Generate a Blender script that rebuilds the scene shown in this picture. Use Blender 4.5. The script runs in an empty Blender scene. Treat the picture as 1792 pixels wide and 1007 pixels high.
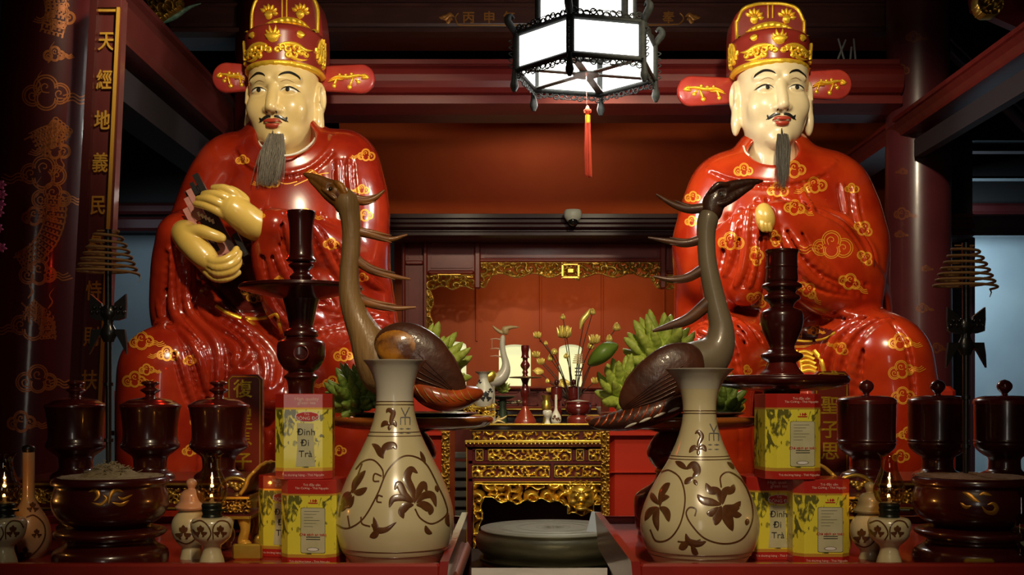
import bpy, math, random
import numpy as np
from mathutils import Vector, Matrix
from mathutils.bvhtree import BVHTree
PI = math.pi
SC = bpy.context.scene
COL = SC.collection
H = 1.45            # eye height
FPX = 1900.0        # focal length in pixels of the 1792 wide frame
CX, CY = 896.0, 700.0

# ------------------------------------------------------------------ camera, light, exposure
cd = bpy.data.cameras.new('camera'); cam = bpy.data.objects.new('camera', cd); COL.objects.link(cam)
cam.location = (0, 0, H); cam.rotation_euler = (PI/2, 0, 0)
cd.sensor_width = 36.0; cd.lens = 36.0*FPX/1792.0; cd.shift_y = (CY-503.5)/1792.0
cd.clip_start = 0.05; cd.clip_end = 60
SC.camera = cam
SC.view_settings.view_transform = 'Standard'; SC.view_settings.look = 'None'
SC.view_settings.gamma = 1.0; SC.view_settings.exposure = 0.18
SC.view_settings.use_curve_mapping = False
w = bpy.data.worlds.new('dim hall'); SC.world = w; w.use_nodes = True
w.node_tree.nodes['Background'].inputs[0].default_value = (0.9, 0.75, 0.6, 1)
w.node_tree.nodes['Background'].inputs[1].default_value = 0.02

def lamp(name, kind, loc, target, energy, color, size=0.2, size_y=None, spot=60, blend=0.6):
    l = bpy.data.lights.new(name, kind); o = bpy.data.objects.new(name, l); COL.objects.link(o)
    o.location = loc; l.energy = energy; l.color = color
    d = Vector(target)-Vector(loc); o.rotation_euler = d.to_track_quat('-Z', 'Y').to_euler()
    if kind == 'AREA':
        l.size = size
        if size_y: l.shape = 'RECTANGLE'; l.size_y = size_y
    if kind == 'SPOT': l.spot_size = math.radians(spot); l.spot_blend = blend; l.shadow_soft_size = size
    if kind == 'POINT': l.shadow_soft_size = size
    return o
WARM = (1.0, 0.80, 0.52)
lamp('statue_spotlight', 'SPOT', (-0.45, 2.3, 3.15), (-0.9, 4.3, 2.05), 125, (1.0, 0.84, 0.58), .07, spot=62)
lamp('statue_spotlight', 'SPOT', (0.75, 2.3, 3.15), (1.05, 4.3, 2.05), 135, (1.0, 0.84, 0.58), .07, spot=62)
lamp('foreground_fill_light', 'SPOT', (0.1, -0.2, 3.2), (0.02, 2.1, 1.25), 170, (1.0, 0.79, 0.50), .16, spot=38, blend=1.0)  # added unseen fill spot that brightens the foreground offerings
lamp('front_fill_light', 'AREA', (-0.3, -2.6, 1.9), (0.0, 3.0, 1.5), 7, (1.0, 0.90, 0.76), 0.5, 1.6)  # added unseen front fill that lifts the flared vase necks and foreground
lamp('altar_light', 'SPOT', (0.35, 4.4, 3.3), (0.35, 5.75, 1.3), 55, (1.0, 0.84, 0.52), .06, spot=44)
lamp('niche_lamp', 'AREA', (0.42, 6.75, 2.35), (0.42, 7.05, 1.2), 3.2, (1.0, 0.66, 0.30), 1.2, .10)
lamp('wall_fill_light', 'AREA', (2.9, 7.2, 2.7), (3.2, 7.98, 1.2), 26, (0.66, 0.86, 1.0), .6)  # added cool light that brightens this half of the back wall
lamp('wall_fill_light', 'AREA', (-2.6, 7.2, 2.7), (-2.5, 7.98, 1.3), 3, (0.70, 0.86, 1.0), .6)  # added weaker cool light for the other half of the back wall
lamp('red_altar_light', 'POINT', (-0.75, 2.6, 1.9), (0, 4, 1), 0.7, (1.0, 0.03, 0.01), .02)

# ------------------------------------------------------------------ small maths
def P(px, py, Y):
    return Vector(((px-CX)/FPX*Y, Y, H+(CY-py)/FPX*Y))
def U(px, Y): return px*Y/FPX
def cr(pts, n=8, closed=False):
    """catmull-rom through points"""
    p = [np.array(q, float) for q in pts]
    if len(p) < 3 and not closed:
        return [p[0]*(1-t)+p[-1]*t for t in np.linspace(0, 1, n+1)]
    out = []; m = len(p)
    rng = range(m if closed else m-1)
    for i in rng:
        if closed: a, b, c, d = p[(i-1) % m], p[i], p[(i+1) % m], p[(i+2) % m]
        else:
            b, c = p[i], p[i+1]
            a = p[i-1] if i > 0 else 2*b-c
            d = p[i+2] if i+2 < m else 2*c-b
        for k in range(n):
            t = k/n
            out.append(.5*((2*b)+(c-a)*t+(2*a-5*b+4*c-d)*t*t+(3*b-a-3*c+d)*t**3))
    if not closed: out.append(p[-1])
    return out

# ------------------------------------------------------------------ materials
MATS = {}
def rgb(r, g, b):
    f = lambda c: (c/255/12.92) if c <= 10 else ((c/255+.055)/1.055)**2.4
    return (f(r), f(g), f(b))
def mat(name, c, rough=.4, metal=0., coat=0., c2=None, nscale=8., ndetail=4., bump=0., bscale=60., spec=.5, stretch=None, sss=0, ramp=(.35, .7), croughn=.05, wave=None):
    if name in MATS: return MATS[name]
    m = bpy.data.materials.new(name); m.use_nodes = True; nt = m.node_tree; N = nt.nodes; L = nt.links
    b = N['Principled BSDF']
    b.inputs['Base Color'].default_value = (*c, 1); b.inputs['Roughness'].default_value = rough
    b.inputs['Metallic'].default_value = metal; b.inputs['Coat Weight'].default_value = coat
    b.inputs['Coat Roughness'].default_value = croughn; b.inputs['Specular IOR Level'].default_value = spec
    if sss: b.inputs['Subsurface Weight'].default_value = sss; b.inputs['Subsurface Scale'].default_value = .01
    tc = N.new('ShaderNodeTexCoord'); src = tc.outputs['Object']
    if stretch:
        mp = N.new('ShaderNodeMapping'); mp.inputs['Scale'].default_value = stretch
        L.new(src, mp.inputs[0]); src = mp.outputs[0]
    if c2 is not None:
        n = N.new('ShaderNodeTexNoise'); n.inputs['Scale'].default_value = nscale; n.inputs['Detail'].default_value = ndetail
        L.new(src, n.inputs['Vector']); r = N.new('ShaderNodeValToRGB')
        r.color_ramp.elements[0].position = ramp[0]; r.color_ramp.elements[1].position = ramp[1]
        r.color_ramp.elements[0].color = (*c, 1); r.color_ramp.elements[1].color = (*c2, 1)
        L.new(n.outputs['Fac'], r.inputs[0]); L.new(r.outputs[0], b.inputs['Base Color'])
    if bump:
        n = N.new('ShaderNodeTexNoise'); n.inputs['Scale'].default_value = bscale; n.inputs['Detail'].default_value = 3
        L.new(src, n.inputs['Vector'])
        bp = N.new('ShaderNodeBump'); bp.inputs['Strength'].default_value = bump; bp.inputs['Distance'].default_value = .004
        L.new(n.outputs['Fac'], bp.inputs['Height']); L.new(bp.outputs[0], b.inputs['Normal'])
        if coat: L.new(bp.outputs[0], b.inputs['Coat Normal'])
    MATS[name] = m
    return m
def glow(name, c, s):
    if name in MATS: return MATS[name]
    m = mat(name, c); b = m.node_tree.nodes['Principled BSDF']
    b.inputs['Emission Color'].default_value = (*c, 1); b.inputs['Emission Strength'].default_value = s
    return m
def glass(name, c, rough=.02, alpha=.3):
    m = bpy.data.materials.new(name); m.use_nodes = True; nt = m.node_tree; N = nt.nodes; L = nt.links
    for n in list(N):
        if n.type != 'OUTPUT_MATERIAL': N.remove(n)
    out = [n for n in N if n.type == 'OUTPUT_MATERIAL'][0]
    t = N.new('ShaderNodeBsdfTransparent'); t.inputs[0].default_value = (*c, 1)
    g = N.new('ShaderNodeBsdfGlossy'); g.inputs['Roughness'].default_value = rough
    f = N.new('ShaderNodeLayerWeight'); f.inputs[0].default_value = .35; f0 = N.new('ShaderNodeMath'); f0.operation = 'MULTIPLY'; f0.inputs[1].default_value = .45
    a = N.new('ShaderNodeMath'); a.operation = 'ADD'; a.inputs[1].default_value = .09
    x = N.new('ShaderNodeMixShader'); L.new(f.outputs[1], f0.inputs[0]); L.new(f0.outputs[0], a.inputs[0]); L.new(a.outputs[0], x.inputs[0])
    L.new(t.outputs[0], x.inputs[1]); L.new(g.outputs[0], x.inputs[2]); L.new(x.outputs[0], out.inputs[0])
    return m

ROBE = mat('red_lacquer_robe', (.24, .011, .003), .24, coat=.9, c2=(.40, .030, .007), nscale=7, ndetail=8, bump=.02, bscale=14, croughn=.05)
ROBE2 = mat('orange_red_lacquer_robe', (.35, .017, .003), .24, coat=.9, c2=(.52, .045, .007), nscale=7, ndetail=8, bump=.02, bscale=14, croughn=.05)
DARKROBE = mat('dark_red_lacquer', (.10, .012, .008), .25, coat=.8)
GOLDLINE = mat('gold_line_paint', (.85, .36, .03), .38, metal=.3)
SKIN = mat('cream_lacquer_skin', (.72, .52, .20), .32, coat=.7, c2=(.78, .60, .28), nscale=10, croughn=.1)
SKIN2 = mat('pale_cream_lacquer_skin', (.74, .60, .34), .32, coat=.7, c2=(.80, .66, .40), nscale=10, croughn=.1)
HANDS = mat('ochre_lacquer_skin', (.66, .42, .075), .28, coat=.8, c2=(.72, .50, .12), nscale=12, croughn=.08)
HATRED = mat('hat_red_lacquer', (.20, .018, .012), .3, coat=.7, c2=(.27, .03, .02), nscale=10)
WINGRED = mat('hat_wing_red_lacquer', (.36, .03, .025), .35, coat=.6, c2=(.46, .05, .03), nscale=14)
GOLD = mat('gilding', (.86, .56, .07), .30, metal=.85, c2=(.92, .68, .13), nscale=40, bump=.05, bscale=140)
GOLDY = mat('bright_yellow_gilding', (.95, .58, .04), .38, metal=.55, bump=.3, bscale=160)
DGOLD = mat('aged_gilding', (.46, .27, .045), .36, metal=.8, c2=(.72, .46, .09), nscale=30, bump=.06, bscale=120)
BLACK = mat('black_paint', (.012, .010, .009), .35, coat=.3)
HAIR = mat('grey_beard_hair', (.13, .11, .08), .6, c2=(.22, .19, .14), nscale=200)
HAIRD = mat('dark_beard_hair', (.05, .042, .03), .6, c2=(.10, .085, .06), nscale=200)
LIP = mat('red_lip_paint', (.40, .045, .02), .35, coat=.5)
WHITEP = mat('white_paint', (.78, .74, .62), .4, coat=.4)
POT = mat('dark_red_brown_lacquer', (.040, .0040, .0035), .28, coat=.7, c2=(.055, .006, .004), nscale=6, croughn=.08)
POTL = mat('red_brown_lacquer', (.11, .010, .007), .26, coat=.9, croughn=.1)
COLM = mat('column_red_lacquer', (.070, .004, .005), .42, coat=.5, c2=(.10, .007, .007), nscale=3, bump=.10, bscale=16, croughn=.12, spec=.25)
COLR = mat('column_purple_lacquer', (.075, .013, .018), .36, coat=.6, c2=(.11, .020, .024), nscale=3, bump=.08, bscale=20, croughn=.18)
BEAM = mat('beam_red_brown_lacquer', (.12, .009, .008), .42, coat=.12, c2=(.16, .016, .012), nscale=4, stretch=(1, 6, 6), croughn=.2, spec=.35)
BEAMP = mat('beam_purple_brown_lacquer', (.11, .018, .017), .38, coat=.4, c2=(.15, .03, .027), nscale=4, croughn=.25)
BEAMD = mat('beam_dark_lacquer', (.030, .004, .004), .45, coat=.05, c2=(.035, .008, .008), nscale=5, croughn=.18, spec=.15)
DARKW = mat('dark_timber', (.012, .008, .007), .6)
PANEL = mat('glossy_red_panel', (.42, .055, .008), .36, metal=.55, c2=(.50, .085, .010), nscale=2.2, spec=.3)
NICHE = mat('niche_orange_red_board', (.34, .055, .010), .6, coat=.08, c2=(.42, .08, .014), nscale=3, stretch=(1, 1, .3), croughn=.3, spec=.2)
NFRAME = mat('niche_frame_red_wood', (.20, .024, .013), .45, coat=.12, c2=(.26, .036, .020), nscale=6, croughn=.2, spec=.35)
THRONE = mat('bright_red_cloth_board', (.44, .022, .005), .55, spec=.3)
TRAYR = mat('red_tray_lacquer', (.24, .012, .007), .35, coat=.5, c2=(.30, .02, .012), nscale=8, bump=.05, bscale=40)
ALTAR = mat('altar_maroon_lacquer', (.085, .008, .008), .32, coat=.6)
BRONZE = mat('drum_bronze', (.075, .072, .042), .45, metal=.5, c2=(.12, .11, .06), nscale=9, bump=.2, bscale=50, stretch=(1, 1, 3))
BRONZET = mat('drum_head_bronze', (.30, .31, .24), .6, metal=.2, c2=(.36, .36, .29), nscale=14)
STONE = mat('beige_stone', (.50, .43, .32), .7, c2=(.58, .50, .38), nscale=10)
CERAM = mat('cream_ceramic_glaze', (.54, .46, .26), .26, coat=.5, c2=(.60, .52, .32), nscale=12, croughn=.1)
CERAG = mat('grey_ceramic_glaze', (.50, .46, .38), .3, coat=.5, c2=(.56, .52, .44), nscale=9)
CERAW = mat('white_ceramic_glaze', (.66, .64, .52), .3, coat=.5)
PEACH = mat('peach_ceramic_glaze', (.56, .27, .14), .35, coat=.5, c2=(.60, .40, .24), nscale=12)
BROWNP = mat('brown_underglaze_paint', (.085, .030, .010), .3, coat=.6, c2=(.13, .05, .016), nscale=60)
WOODC = mat('carved_brown_wood', (.17, .060, .013), .38, coat=.45, c2=(.34, .14, .022), nscale=22, bump=.35, bscale=70, stretch=(1, 1, .35), croughn=.15)
WOODN = mat('neck_olive_brown_wood', (.22, .125, .045), .5, coat=.15, c2=(.34, .20, .075), nscale=30, bump=.7, bscale=80, stretch=(1, 1, .22), croughn=.2)
WOODG = mat('neck_grey_brown_wood', (.16, .125, .08), .42, coat=.4, c2=(.24, .19, .12), nscale=14, bump=.12, bscale=60, stretch=(1, 1, .3), croughn=.12)
WOODD = mat('dark_brown_lacquered_wood', (.05, .016, .009), .42, coat=.35, c2=(.10, .030, .014), nscale=22, bump=.3, bscale=80)
WOODR = mat('red_amber_wood', (.58, .090, .014), .3, coat=.8, c2=(.16, .03, .012), nscale=20, bump=.1, bscale=60)
AMBER = mat('amber_wood', (.50, .20, .02), .38, coat=.4, c2=(.10, .03, .012), nscale=20, ndetail=8, ramp=(.46, .62), bump=.3, bscale=60)
GREEN = mat('citron_green_rind', (.56, .66, .12), .45, coat=.1, c2=(.36, .50, .07), nscale=14, bump=.15, bscale=90)
GREEND = mat('citron_dark_green_rind', (.22, .32, .05), .45, coat=.1, c2=(.14, .22, .035), nscale=14, bump=.15, bscale=90)
LEAF = mat('leaf_green', (.13, .24, .03), .4, c2=(.20, .33, .05), nscale=30)
ASH = mat('incense_ash', (.34, .27, .15), .9, c2=(.24, .18, .10), nscale=60, bump=.6, bscale=140)
ASHR = mat('russet_incense_ash', (.30, .15, .07), .9, c2=(.20, .09, .04), nscale=60, bump=.6, bscale=140)
COIL = mat('incense_coil_brown', (.38, .19, .06), .8)
SMOKED = glass('smoky_lamp_glass', (.70, .56, .34), .06)
PLASTER_DIM = mat('dim_blue_grey_plaster', (.16, .20, .215), .8, c2=(.19, .235, .25), nscale=3)  # darker copy of the wall plaster, weaker light put into the colour
PLASTER_LIT = mat('lit_blue_grey_plaster', (.24, .30, .33), .7, c2=(.29, .36, .38), nscale=2.5)  # lighter copy of the same plaster, stronger light put into the colour
GREYB = mat('grey_slat_paint', (.17, .155, .14), .6)

# ------------------------------------------------------------------ mesh collector
class MB:
    def __init__(s): s.v = []; s.f = []; s.m = []; s.sm = []
    def add(s, V, F, mi=0, smooth=True):
        o = len(s.v); s.v += [tuple(map(float, p)) for p in V]
        for f in F: s.f.append(tuple(i+o for i in f)); s.m.append(mi); s.sm.append(smooth)
    def grid(s, rows, mi=0, cu=False, cv=False, smooth=True, flip=False):
        R = len(rows); C = len(rows[0]); V = [p for r in rows for p in r]; F = []
        for i in range(R if cu else R-1):
            for j in range(C if cv else C-1):
                a, b, c, d = i*C+j, i*C+(j+1) % C, ((i+1) % R)*C+(j+1) % C, ((i+1) % R)*C+j
                F.append((d, c, b, a) if flip else (a, b, c, d))
        s.add(V, F, mi, smooth)
    def box(s, lo, hi, mi=0, bev=0.0):
        x0, y0, z0 = lo; x1, y1, z1 = hi
        if bev <= 0:
            V = [(x0, y0, z0), (x1, y0, z0), (x1, y1, z0), (x0, y1, z0), (x0, y0, z1), (x1, y0, z1), (x1, y1, z1), (x0, y1, z1)]
            s.add(V, [(3, 2, 1, 0), (4, 5, 6, 7), (0, 1, 5, 4), (1, 2, 6, 5), (2, 3, 7, 6), (3, 0, 4, 7)], mi, False); return
        b = min(bev, (x1-x0)/2.01, (y1-y0)/2.01, (z1-z0)/2.01)
        ring = lambda i, z: [(x0+i+c, y0+i, z) if 0 else p for c in (0,) for p in
            [(x0+i+b, y0+i, z), (x1-i-b, y0+i, z), (x1-i, y0+i+b, z), (x1-i, y1-i-b, z), (x1-i-b, y1-i, z), (x0+i+b, y1-i, z), (x0+i, y1-i-b, z), (x0+i, y0+i+b, z)]]
        rows = [ring(b*.8, z0), ring(0, z0+b), ring(0, z1-b), ring(b*.8, z1)]
        s.grid(rows, mi, cv=True, smooth=False)
        o = len(s.v); s.v += rows[0]+rows[3]
        s.f.append(tuple(o+i for i in range(7, -1, -1))); s.f.append(tuple(o+8+i for i in range(8)))
        s.m += [mi, mi]; s.sm += [False, False]
    def lathe(s, prof, c=(0, 0), seg=40, mi=0, n=0, cap=True, sq=1.0, lobes=0, lobe=0.0):
        """prof: (r, z) bottom to top"""
        pr = [np.array(p) for p in prof]
        if n: pr = cr(prof, n)
        rows = []
        for r, z in pr:
            r = max(r, 1e-5)
            rows.append([(c[0]+r*(1+lobe*math.cos(lobes*2*PI*k/seg))*math.cos(2*PI*k/seg), c[1]+sq*r*(1+lobe*math.cos(lobes*2*PI*k/seg))*math.sin(2*PI*k/seg), z) for k in range(seg)])
        s.grid(rows, mi, cv=True)
        if cap:
            o = len(s.v)
            if pr[0][0] > 1e-4:
                s.v += rows[0]; s.f.append(tuple(o+i for i in range(seg-1, -1, -1))); s.m.append(mi); s.sm.append(False)
            o = len(s.v)
            if pr[-1][0] > 1e-4:
                s.v += rows[-1]; s.f.append(tuple(o+i for i in range(seg))); s.m.append(mi); s.sm.append(False)
    def tube(s, pts, r, seg=8, mi=0, n=0, flat=1.0, closed=False):
        pts = [np.array(p, float) for p in pts]
        rs = list(r) if hasattr(r, '__len__') else [r]*len(pts)
        if n:
            q = cr([np.append(p, a) for p, a in zip(pts, rs)], n, closed); pts = [x[:3] for x in q]; rs = [x[3] for x in q]
        rows = []; up = np.array((0, 1.0, 0)); L = len(pts)
        for i, p in enumerate(pts):
            a = pts[(i-1) % L] if (i > 0 or closed) else p; b = pts[(i+1) % L] if (i < L-1 or closed) else p
            t = b-a; t = t/(np.linalg.norm(t)+1e-12)
            u = up-t*np.dot(up, t)
            if np.linalg.norm(u) < 1e-3: u = np.array((1.0, 0, 0))-t*t[0]
            u /= np.linalg.norm(u); up = u; vv = np.cross(t, u)
            rr = max(rs[i], 1e-5)
            rows.append([p+rr*(math.cos(2*PI*k/seg)*u*flat+math.sin(2*PI*k/seg)*vv) for k in range(seg)])
        s.grid(rows, mi, cv=True, cu=closed)
        if not closed:
            o = len(s.v); s.v += [tuple(map(float, p)) for p in rows[0]+rows[-1]]
            s.f.append(tuple(o+i for i in range(seg-1, -1, -1))); s.f.append(tuple(o+seg+i for i in range(seg))); s.m += [mi, mi]; s.sm += [True, True]
    def ball(s, c, r, seg=16, mi=0, sc=(1, 1, 1)):
        rows = []
        for i in range(seg//2+1):
            a = -PI/2+PI*i/(seg//2); rr = max(math.cos(a), 1e-4)
            rows.append([(c[0]+r*sc[0]*rr*math.cos(2*PI*k/seg), c[1]+r*sc[1]*rr*math.sin(2*PI*k/seg), c[2]+r*sc[2]*math.sin(a)) for k in range(seg)])
        s.grid(rows, mi, cv=True)
    def prism(s, poly, y0, y1, mi=0, smooth=False):
        """poly in (x, z) counter-clockwise seen from -y; extruded y0..y1"""
        n = len(poly); o = len(s.v)
        s.v += [(p[0], y0, p[1]) for p in poly]+[(p[0], y1, p[1]) for p in poly]
        s.f.append(tuple(o+i for i in range(n))); s.f.append(tuple(o+n+i for i in range(n-1, -1, -1))); s.m += [mi]*2; s.sm += [False]*2
        for i in range(n):
            j = (i+1) % n; s.f.append((o+i, o+n+i, o+n+j, o+j)); s.m.append(mi); s.sm.append(smooth)
    def xform(s, M):
        s.v = [tuple(M @ Vector(p)) for p in s.v]; return s
    def build(s, name, mats, parent=None, origin=None, world=True):
        if not isinstance(mats, (list, tuple)): mats = [mats]
        me = bpy.data.meshes.new(name)
        o = bpy.data.objects.new(name, me); COL.objects.link(o)
        off = Vector((0, 0, 0))
        if parent is not None:
            o.parent = parent
            if world: off = PLOC(parent)
        elif origin is not None: off = Vector(origin); o.location = off
        V = np.array(s.v, dtype=np.float64)-np.array(off)
        me.from_pydata(V.tolist(), [], s.f)
        for m in mats: me.materials.append(m)
        me.polygons.foreach_set('material_index', s.m); me.polygons.foreach_set('use_smooth', s.sm)
        me.update()
        return o
def PLOC(o):
    v = Vector(o.location)
    while o.parent: o = o.parent; v += Vector(o.location)
    return v
def thing(name, label, cat, loc, group=None):
    o = bpy.data.objects.new(name, None); COL.objects.link(o); o.location = loc; o.empty_display_size = .05
    return tag(o, label, cat, group)
def tag(o, label=None, cat=None, group=None, kind=None):
    if label: o['label'] = label
    if cat: o['category'] = cat
    if group: o['group'] = group
    if kind: o['kind'] = kind
    return o
def struct(o): o['kind'] = 'structure'; return o
def dup(root, loc, label=None, group=None, rotz=0, scale=1.0, remat=None):
    r = root.copy(); COL.objects.link(r); r.location = loc; r.rotation_euler = (0, 0, rotz); r.scale = (scale,)*3
    if label: r['label'] = label
    if group: r['group'] = group
    def rec(src, dst):
        for ch in list(src.children):
            c = ch.copy(); COL.objects.link(c); c.parent = dst; rec(ch, c)
    rec(root, r)
    return r

# ------------------------------------------------------------------ decals: painted or carved lines laid onto a surface
class Surf:
    """surface seen from a point; lays ribbons and reliefs given as pixel paths onto it"""
    def __init__(s, V, F, eye=(0, 0, H)):
        s.b = BVHTree.FromPolygons([tuple(p) for p in V], [tuple(f) for f in F]); s.e = Vector(eye)
    def hit(s, px, py):
        d = (P(px, py, 1.0)-Vector((0, 0, H))).normalized()
        h = s.b.ray_cast(Vector((0, 0, H)), d)
        return (h[0], h[1]) if h[0] is not None else None
def lay(mb, surf, pts, w, h=0.0, mi=1, n=6, eps=.0006, prof=None, closed=False, across=None, jump=.03):
    """ribbon of half width w px along pts (px,py); h = relief height (m)"""
    q = cr(pts, n, closed) if n else [np.array(p, float) for p in pts]
    L = len(q); k = across or (5 if h > 0 else (3 if w < 4 else 5)); rows = []
    for i, p in enumerate(q):
        a = q[(i-1) % L] if (i > 0 or closed) else p; b = q[(i+1) % L] if (i < L-1 or closed) else p
        t = b-a; t = t/(np.linalg.norm(t)+1e-9); nn = np.array((-t[1], t[0]))
        ti = i/(L-1); ww = w*(prof(ti) if prof else 1.0)
        c = surf.hit(*p)
        if c is None:
            if rows: mb_flush(mb, rows, mi); rows = []
            continue
        row = []
        for j in range(k):
            u = -1+2*j/(k-1); pp = p+nn*u*ww; hh = surf.hit(*pp)
            if hh is None or abs(hh[0].y-c[0].y) > jump: hh = c
            row.append(tuple(hh[0]+hh[1]*(eps+h*math.sqrt(max(0, 1-u*u))*(min(1, ww/(w+1e-9)*1.4)))))
        if rows and (Vector(rows[-1][k//2])-Vector(row[k//2])).length > .06: mb_flush(mb, rows, mi); rows = []
        rows.append(row)
    mb_flush(mb, rows, mi, closed and len(rows) == L)
def mb_flush(mb, rows, mi, closed=False):
    if len(rows) > 1: mb.grid(rows, mi, cu=closed)
leafp = lambda t: math.sin(PI*min(1, max(0, t)))**.7+.02
tailp = lambda t: (1-t)**.6*min(1, .5+4*t)+.03
def cloud(mb, surf, x, y, s, lw=1.0, flip=1, tail=1, mi=1, seed=0, rot=0.0):
    """auspicious cloud drawn as double scalloped outline, spiral and tails"""
    rd = random.Random(seed); ca, sa = math.cos(rot), math.sin(rot)
    def T(q): return [(x+flip*(a*ca-b*sa)*s, y+(a*sa+b*ca)*s) for a, b in q]
    lob = [(-.55, .05, .36), (-.1, -.25, .42), (.38, -.02, .36), (-.08, .16, .40)] if seed % 2 else [(-.5, .1, .4), (0, -.22, .40), (.45, .08, .34), (0, .2, .34)]
    for (cx, cy, r) in lob:
        a0 = math.atan2(cy, cx+.001)
        for rr in (r, r*.78):
            lay(mb, surf, T([(cx+rr*math.cos(a), cy+rr*math.sin(a)) for a in np.linspace(a0-2.1, a0+2.1, 9)]), lw, mi=mi, n=3)
    for (cx, cy, r) in lob[:3]:
        lay(mb, surf, T([(cx+r*.55*(1-t*.75)*math.cos(5.5*t*flip+1), cy+r*.55*(1-t*.75)*math.sin(5.5*t*flip+1)) for t in np.linspace(0, 1.6, 9) if t < 1.3]), lw*.9, mi=mi, n=2)
    if tail:
        for k in range(3):
            y0 = .05+.12*k
            lay(mb, surf, T([(.5, y0), (.85, y0-.08), (1.1, y0+.05), (1.35+.1*k, y0-.06)]), lw*.9, mi=mi, n=4)

# ------------------------------------------------------------------ signed distance sculpting
class Vol:
    def __init__(s, lo, hi, h, flip=True):
        s.lo = np.array(lo, float); s.h = h; s.flip = flip
        if flip:
            s.lo = np.array((lo[0], lo[1], -hi[2]), float); hi = (hi[0], hi[1], -lo[2])
        s.n = np.ceil((np.array(hi)-s.lo)/h).astype(int)+1
        s.F = np.full(tuple(s.n), 50.0, np.float32)
    def c(s, p): return np.array((p[0], p[1], -p[2] if s.flip else p[2]), float)
    def op(s, f, lo, hi, k, sub=False, pad=None):
        pad = (k*1.2+3*s.h) if pad is None else pad
        a = np.clip(np.floor((lo-pad-s.lo)/s.h).astype(int), 0, s.n); b = np.clip(np.ceil((hi+pad-s.lo)/s.h).astype(int)+1, 0, s.n)
        if np.any(b <= a): return
        ax = [(s.lo[i]+s.h*np.arange(a[i], b[i])).astype(np.float32) for i in range(3)]
        X, Y, Z = ax[0][:, None, None], ax[1][None, :, None], ax[2][None, None, :]
        d = f(X, Y, Z).astype(np.float32); sl = (slice(a[0], b[0]), slice(a[1], b[1]), slice(a[2], b[2])); F = s.F[sl]
        if sub:
            hh = np.clip(.5-.5*(F+d)/k, 0, 1); s.F[sl] = F*(1-hh)+(-d)*hh+k*hh*(1-hh)
        else:
            hh = np.clip(.5+.5*(d-F)/k, 0, 1); s.F[sl] = d*(1-hh)+F*hh-k*hh*(1-hh)
    def ell(s, c, r, k=4, sub=False, rot=None):
        c = s.c(c); r = np.array(r, float); R = r.max()
        if rot is not None:
            M = np.array(Matrix.Rotation(rot[1], 3, rot[0])).T
        def f(X, Y, Z):
            x, y, z = X-c[0], Y-c[1], Z-c[2]
            if rot is not None: x, y, z = (M[i][0]*x+M[i][1]*y+M[i][2]*z for i in range(3))
            k0 = np.sqrt((x/r[0])**2+(y/r[1])**2+(z/r[2])**2); k1 = np.sqrt((x/r[0]**2)**2+(y/r[1]**2)**2+(z/r[2]**2)**2)
            return k0*(k0-1)/(k1+1e-9)
        s.op(f, c-(R if rot is not None else r), c+(R if rot is not None else r), k, sub)
    def cap(s, a, b, ra, rb, k=4, sub=False, flat=None):
        a = s.c(a); b = s.c(b); ba = b-a; L2 = float(ba@ba)+1e-9; sc = np.array(flat if flat is not None else (1, 1, 1), float)
        ba_s = ba/sc; L2 = float(ba_s@ba_s)+1e-9
        def f(X, Y, Z):
            x, y, z = (X-a[0])/sc[0], (Y-a[1])/sc[1], (Z-a[2])/sc[2]
            t = np.clip((x*ba_s[0]+y*ba_s[1]+z*ba_s[2])/L2, 0, 1)
            return (np.sqrt((x-t*ba_s[0])**2+(y-t*ba_s[1])**2+(z-t*ba_s[2])**2)-(ra+(rb-ra)*t))*min(1, sc.min())
        R = max(ra, rb)*sc.max(); s.op(f, np.minimum(a, b)-R, np.maximum(a, b)+R, k, sub)
    def chain(s, pts, rs, k=3, n=3, sub=False, flat=None):
        q = cr([tuple(p)+(r,) for p, r in zip(pts, rs)], n)
        for u, v in zip(q[:-1], q[1:]): Vol.cap(s, u[:3], v[:3], u[3], v[3], k, sub, flat)
    def box(s, c, hs, rd=4, k=4, sub=False):
        c = s.c(c); hs = np.array(hs, float)
        def f(X, Y, Z):
            x, y, z = abs(X-c[0])-hs[0]+rd, abs(Y-c[1])-hs[1]+rd, abs(Z-c[2])-hs[2]+rd
            return np.sqrt(np.maximum(x, 0)**2+np.maximum(y, 0)**2+np.maximum(z, 0)**2)+np.minimum(np.maximum(np.maximum(x, y), z), 0)-rd
        s.op(f, c-hs, c+hs, k, sub)
    def front(s, x, y):
        """depth of the first surface at (x, height) looking along +depth, or None"""
        z = -y if s.flip else y
        i = int(round((x-s.lo[0])/s.h)); k = int(round((z-s.lo[2])/s.h))
        if not (0 <= i < s.n[0] and 0 <= k < s.n[2]): return None
        col = s.F[i, :, k] < 0; j = int(col.argmax())
        return s.lo[1]+s.h*j if col[j] else None
    def ridge(s, pts, rs, k=6, out=.35, sub=False, n=4):
        """fold following the surface; pts (x, y)"""
        if not hasattr(rs, '__len__'): rs = [rs]*len(pts)
        q = cr([tuple(p)+(r,) for p, r in zip(pts, rs)], n); P3 = []; last = None
        for a in q:
            d = s.front(a[0], a[1])
            if d is None: d = last
            if d is None: continue
            last = d; P3.append([a[0], d, a[1], a[2]])
        if len(P3) < 2: return
        A = np.array(P3)
        for _ in range(2): A[1:-1, 1] = (A[:-2, 1]+A[1:-1, 1]*2+A[2:, 1])/4
        for u, v in zip(A[:-1], A[1:]):
            o = (1-2*out) if not sub else -.25
            s.cap((u[0], u[1]+u[3]*o, u[2]), (v[0], v[1]+v[3]*o, v[2]), u[3], v[3], k, sub)
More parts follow.
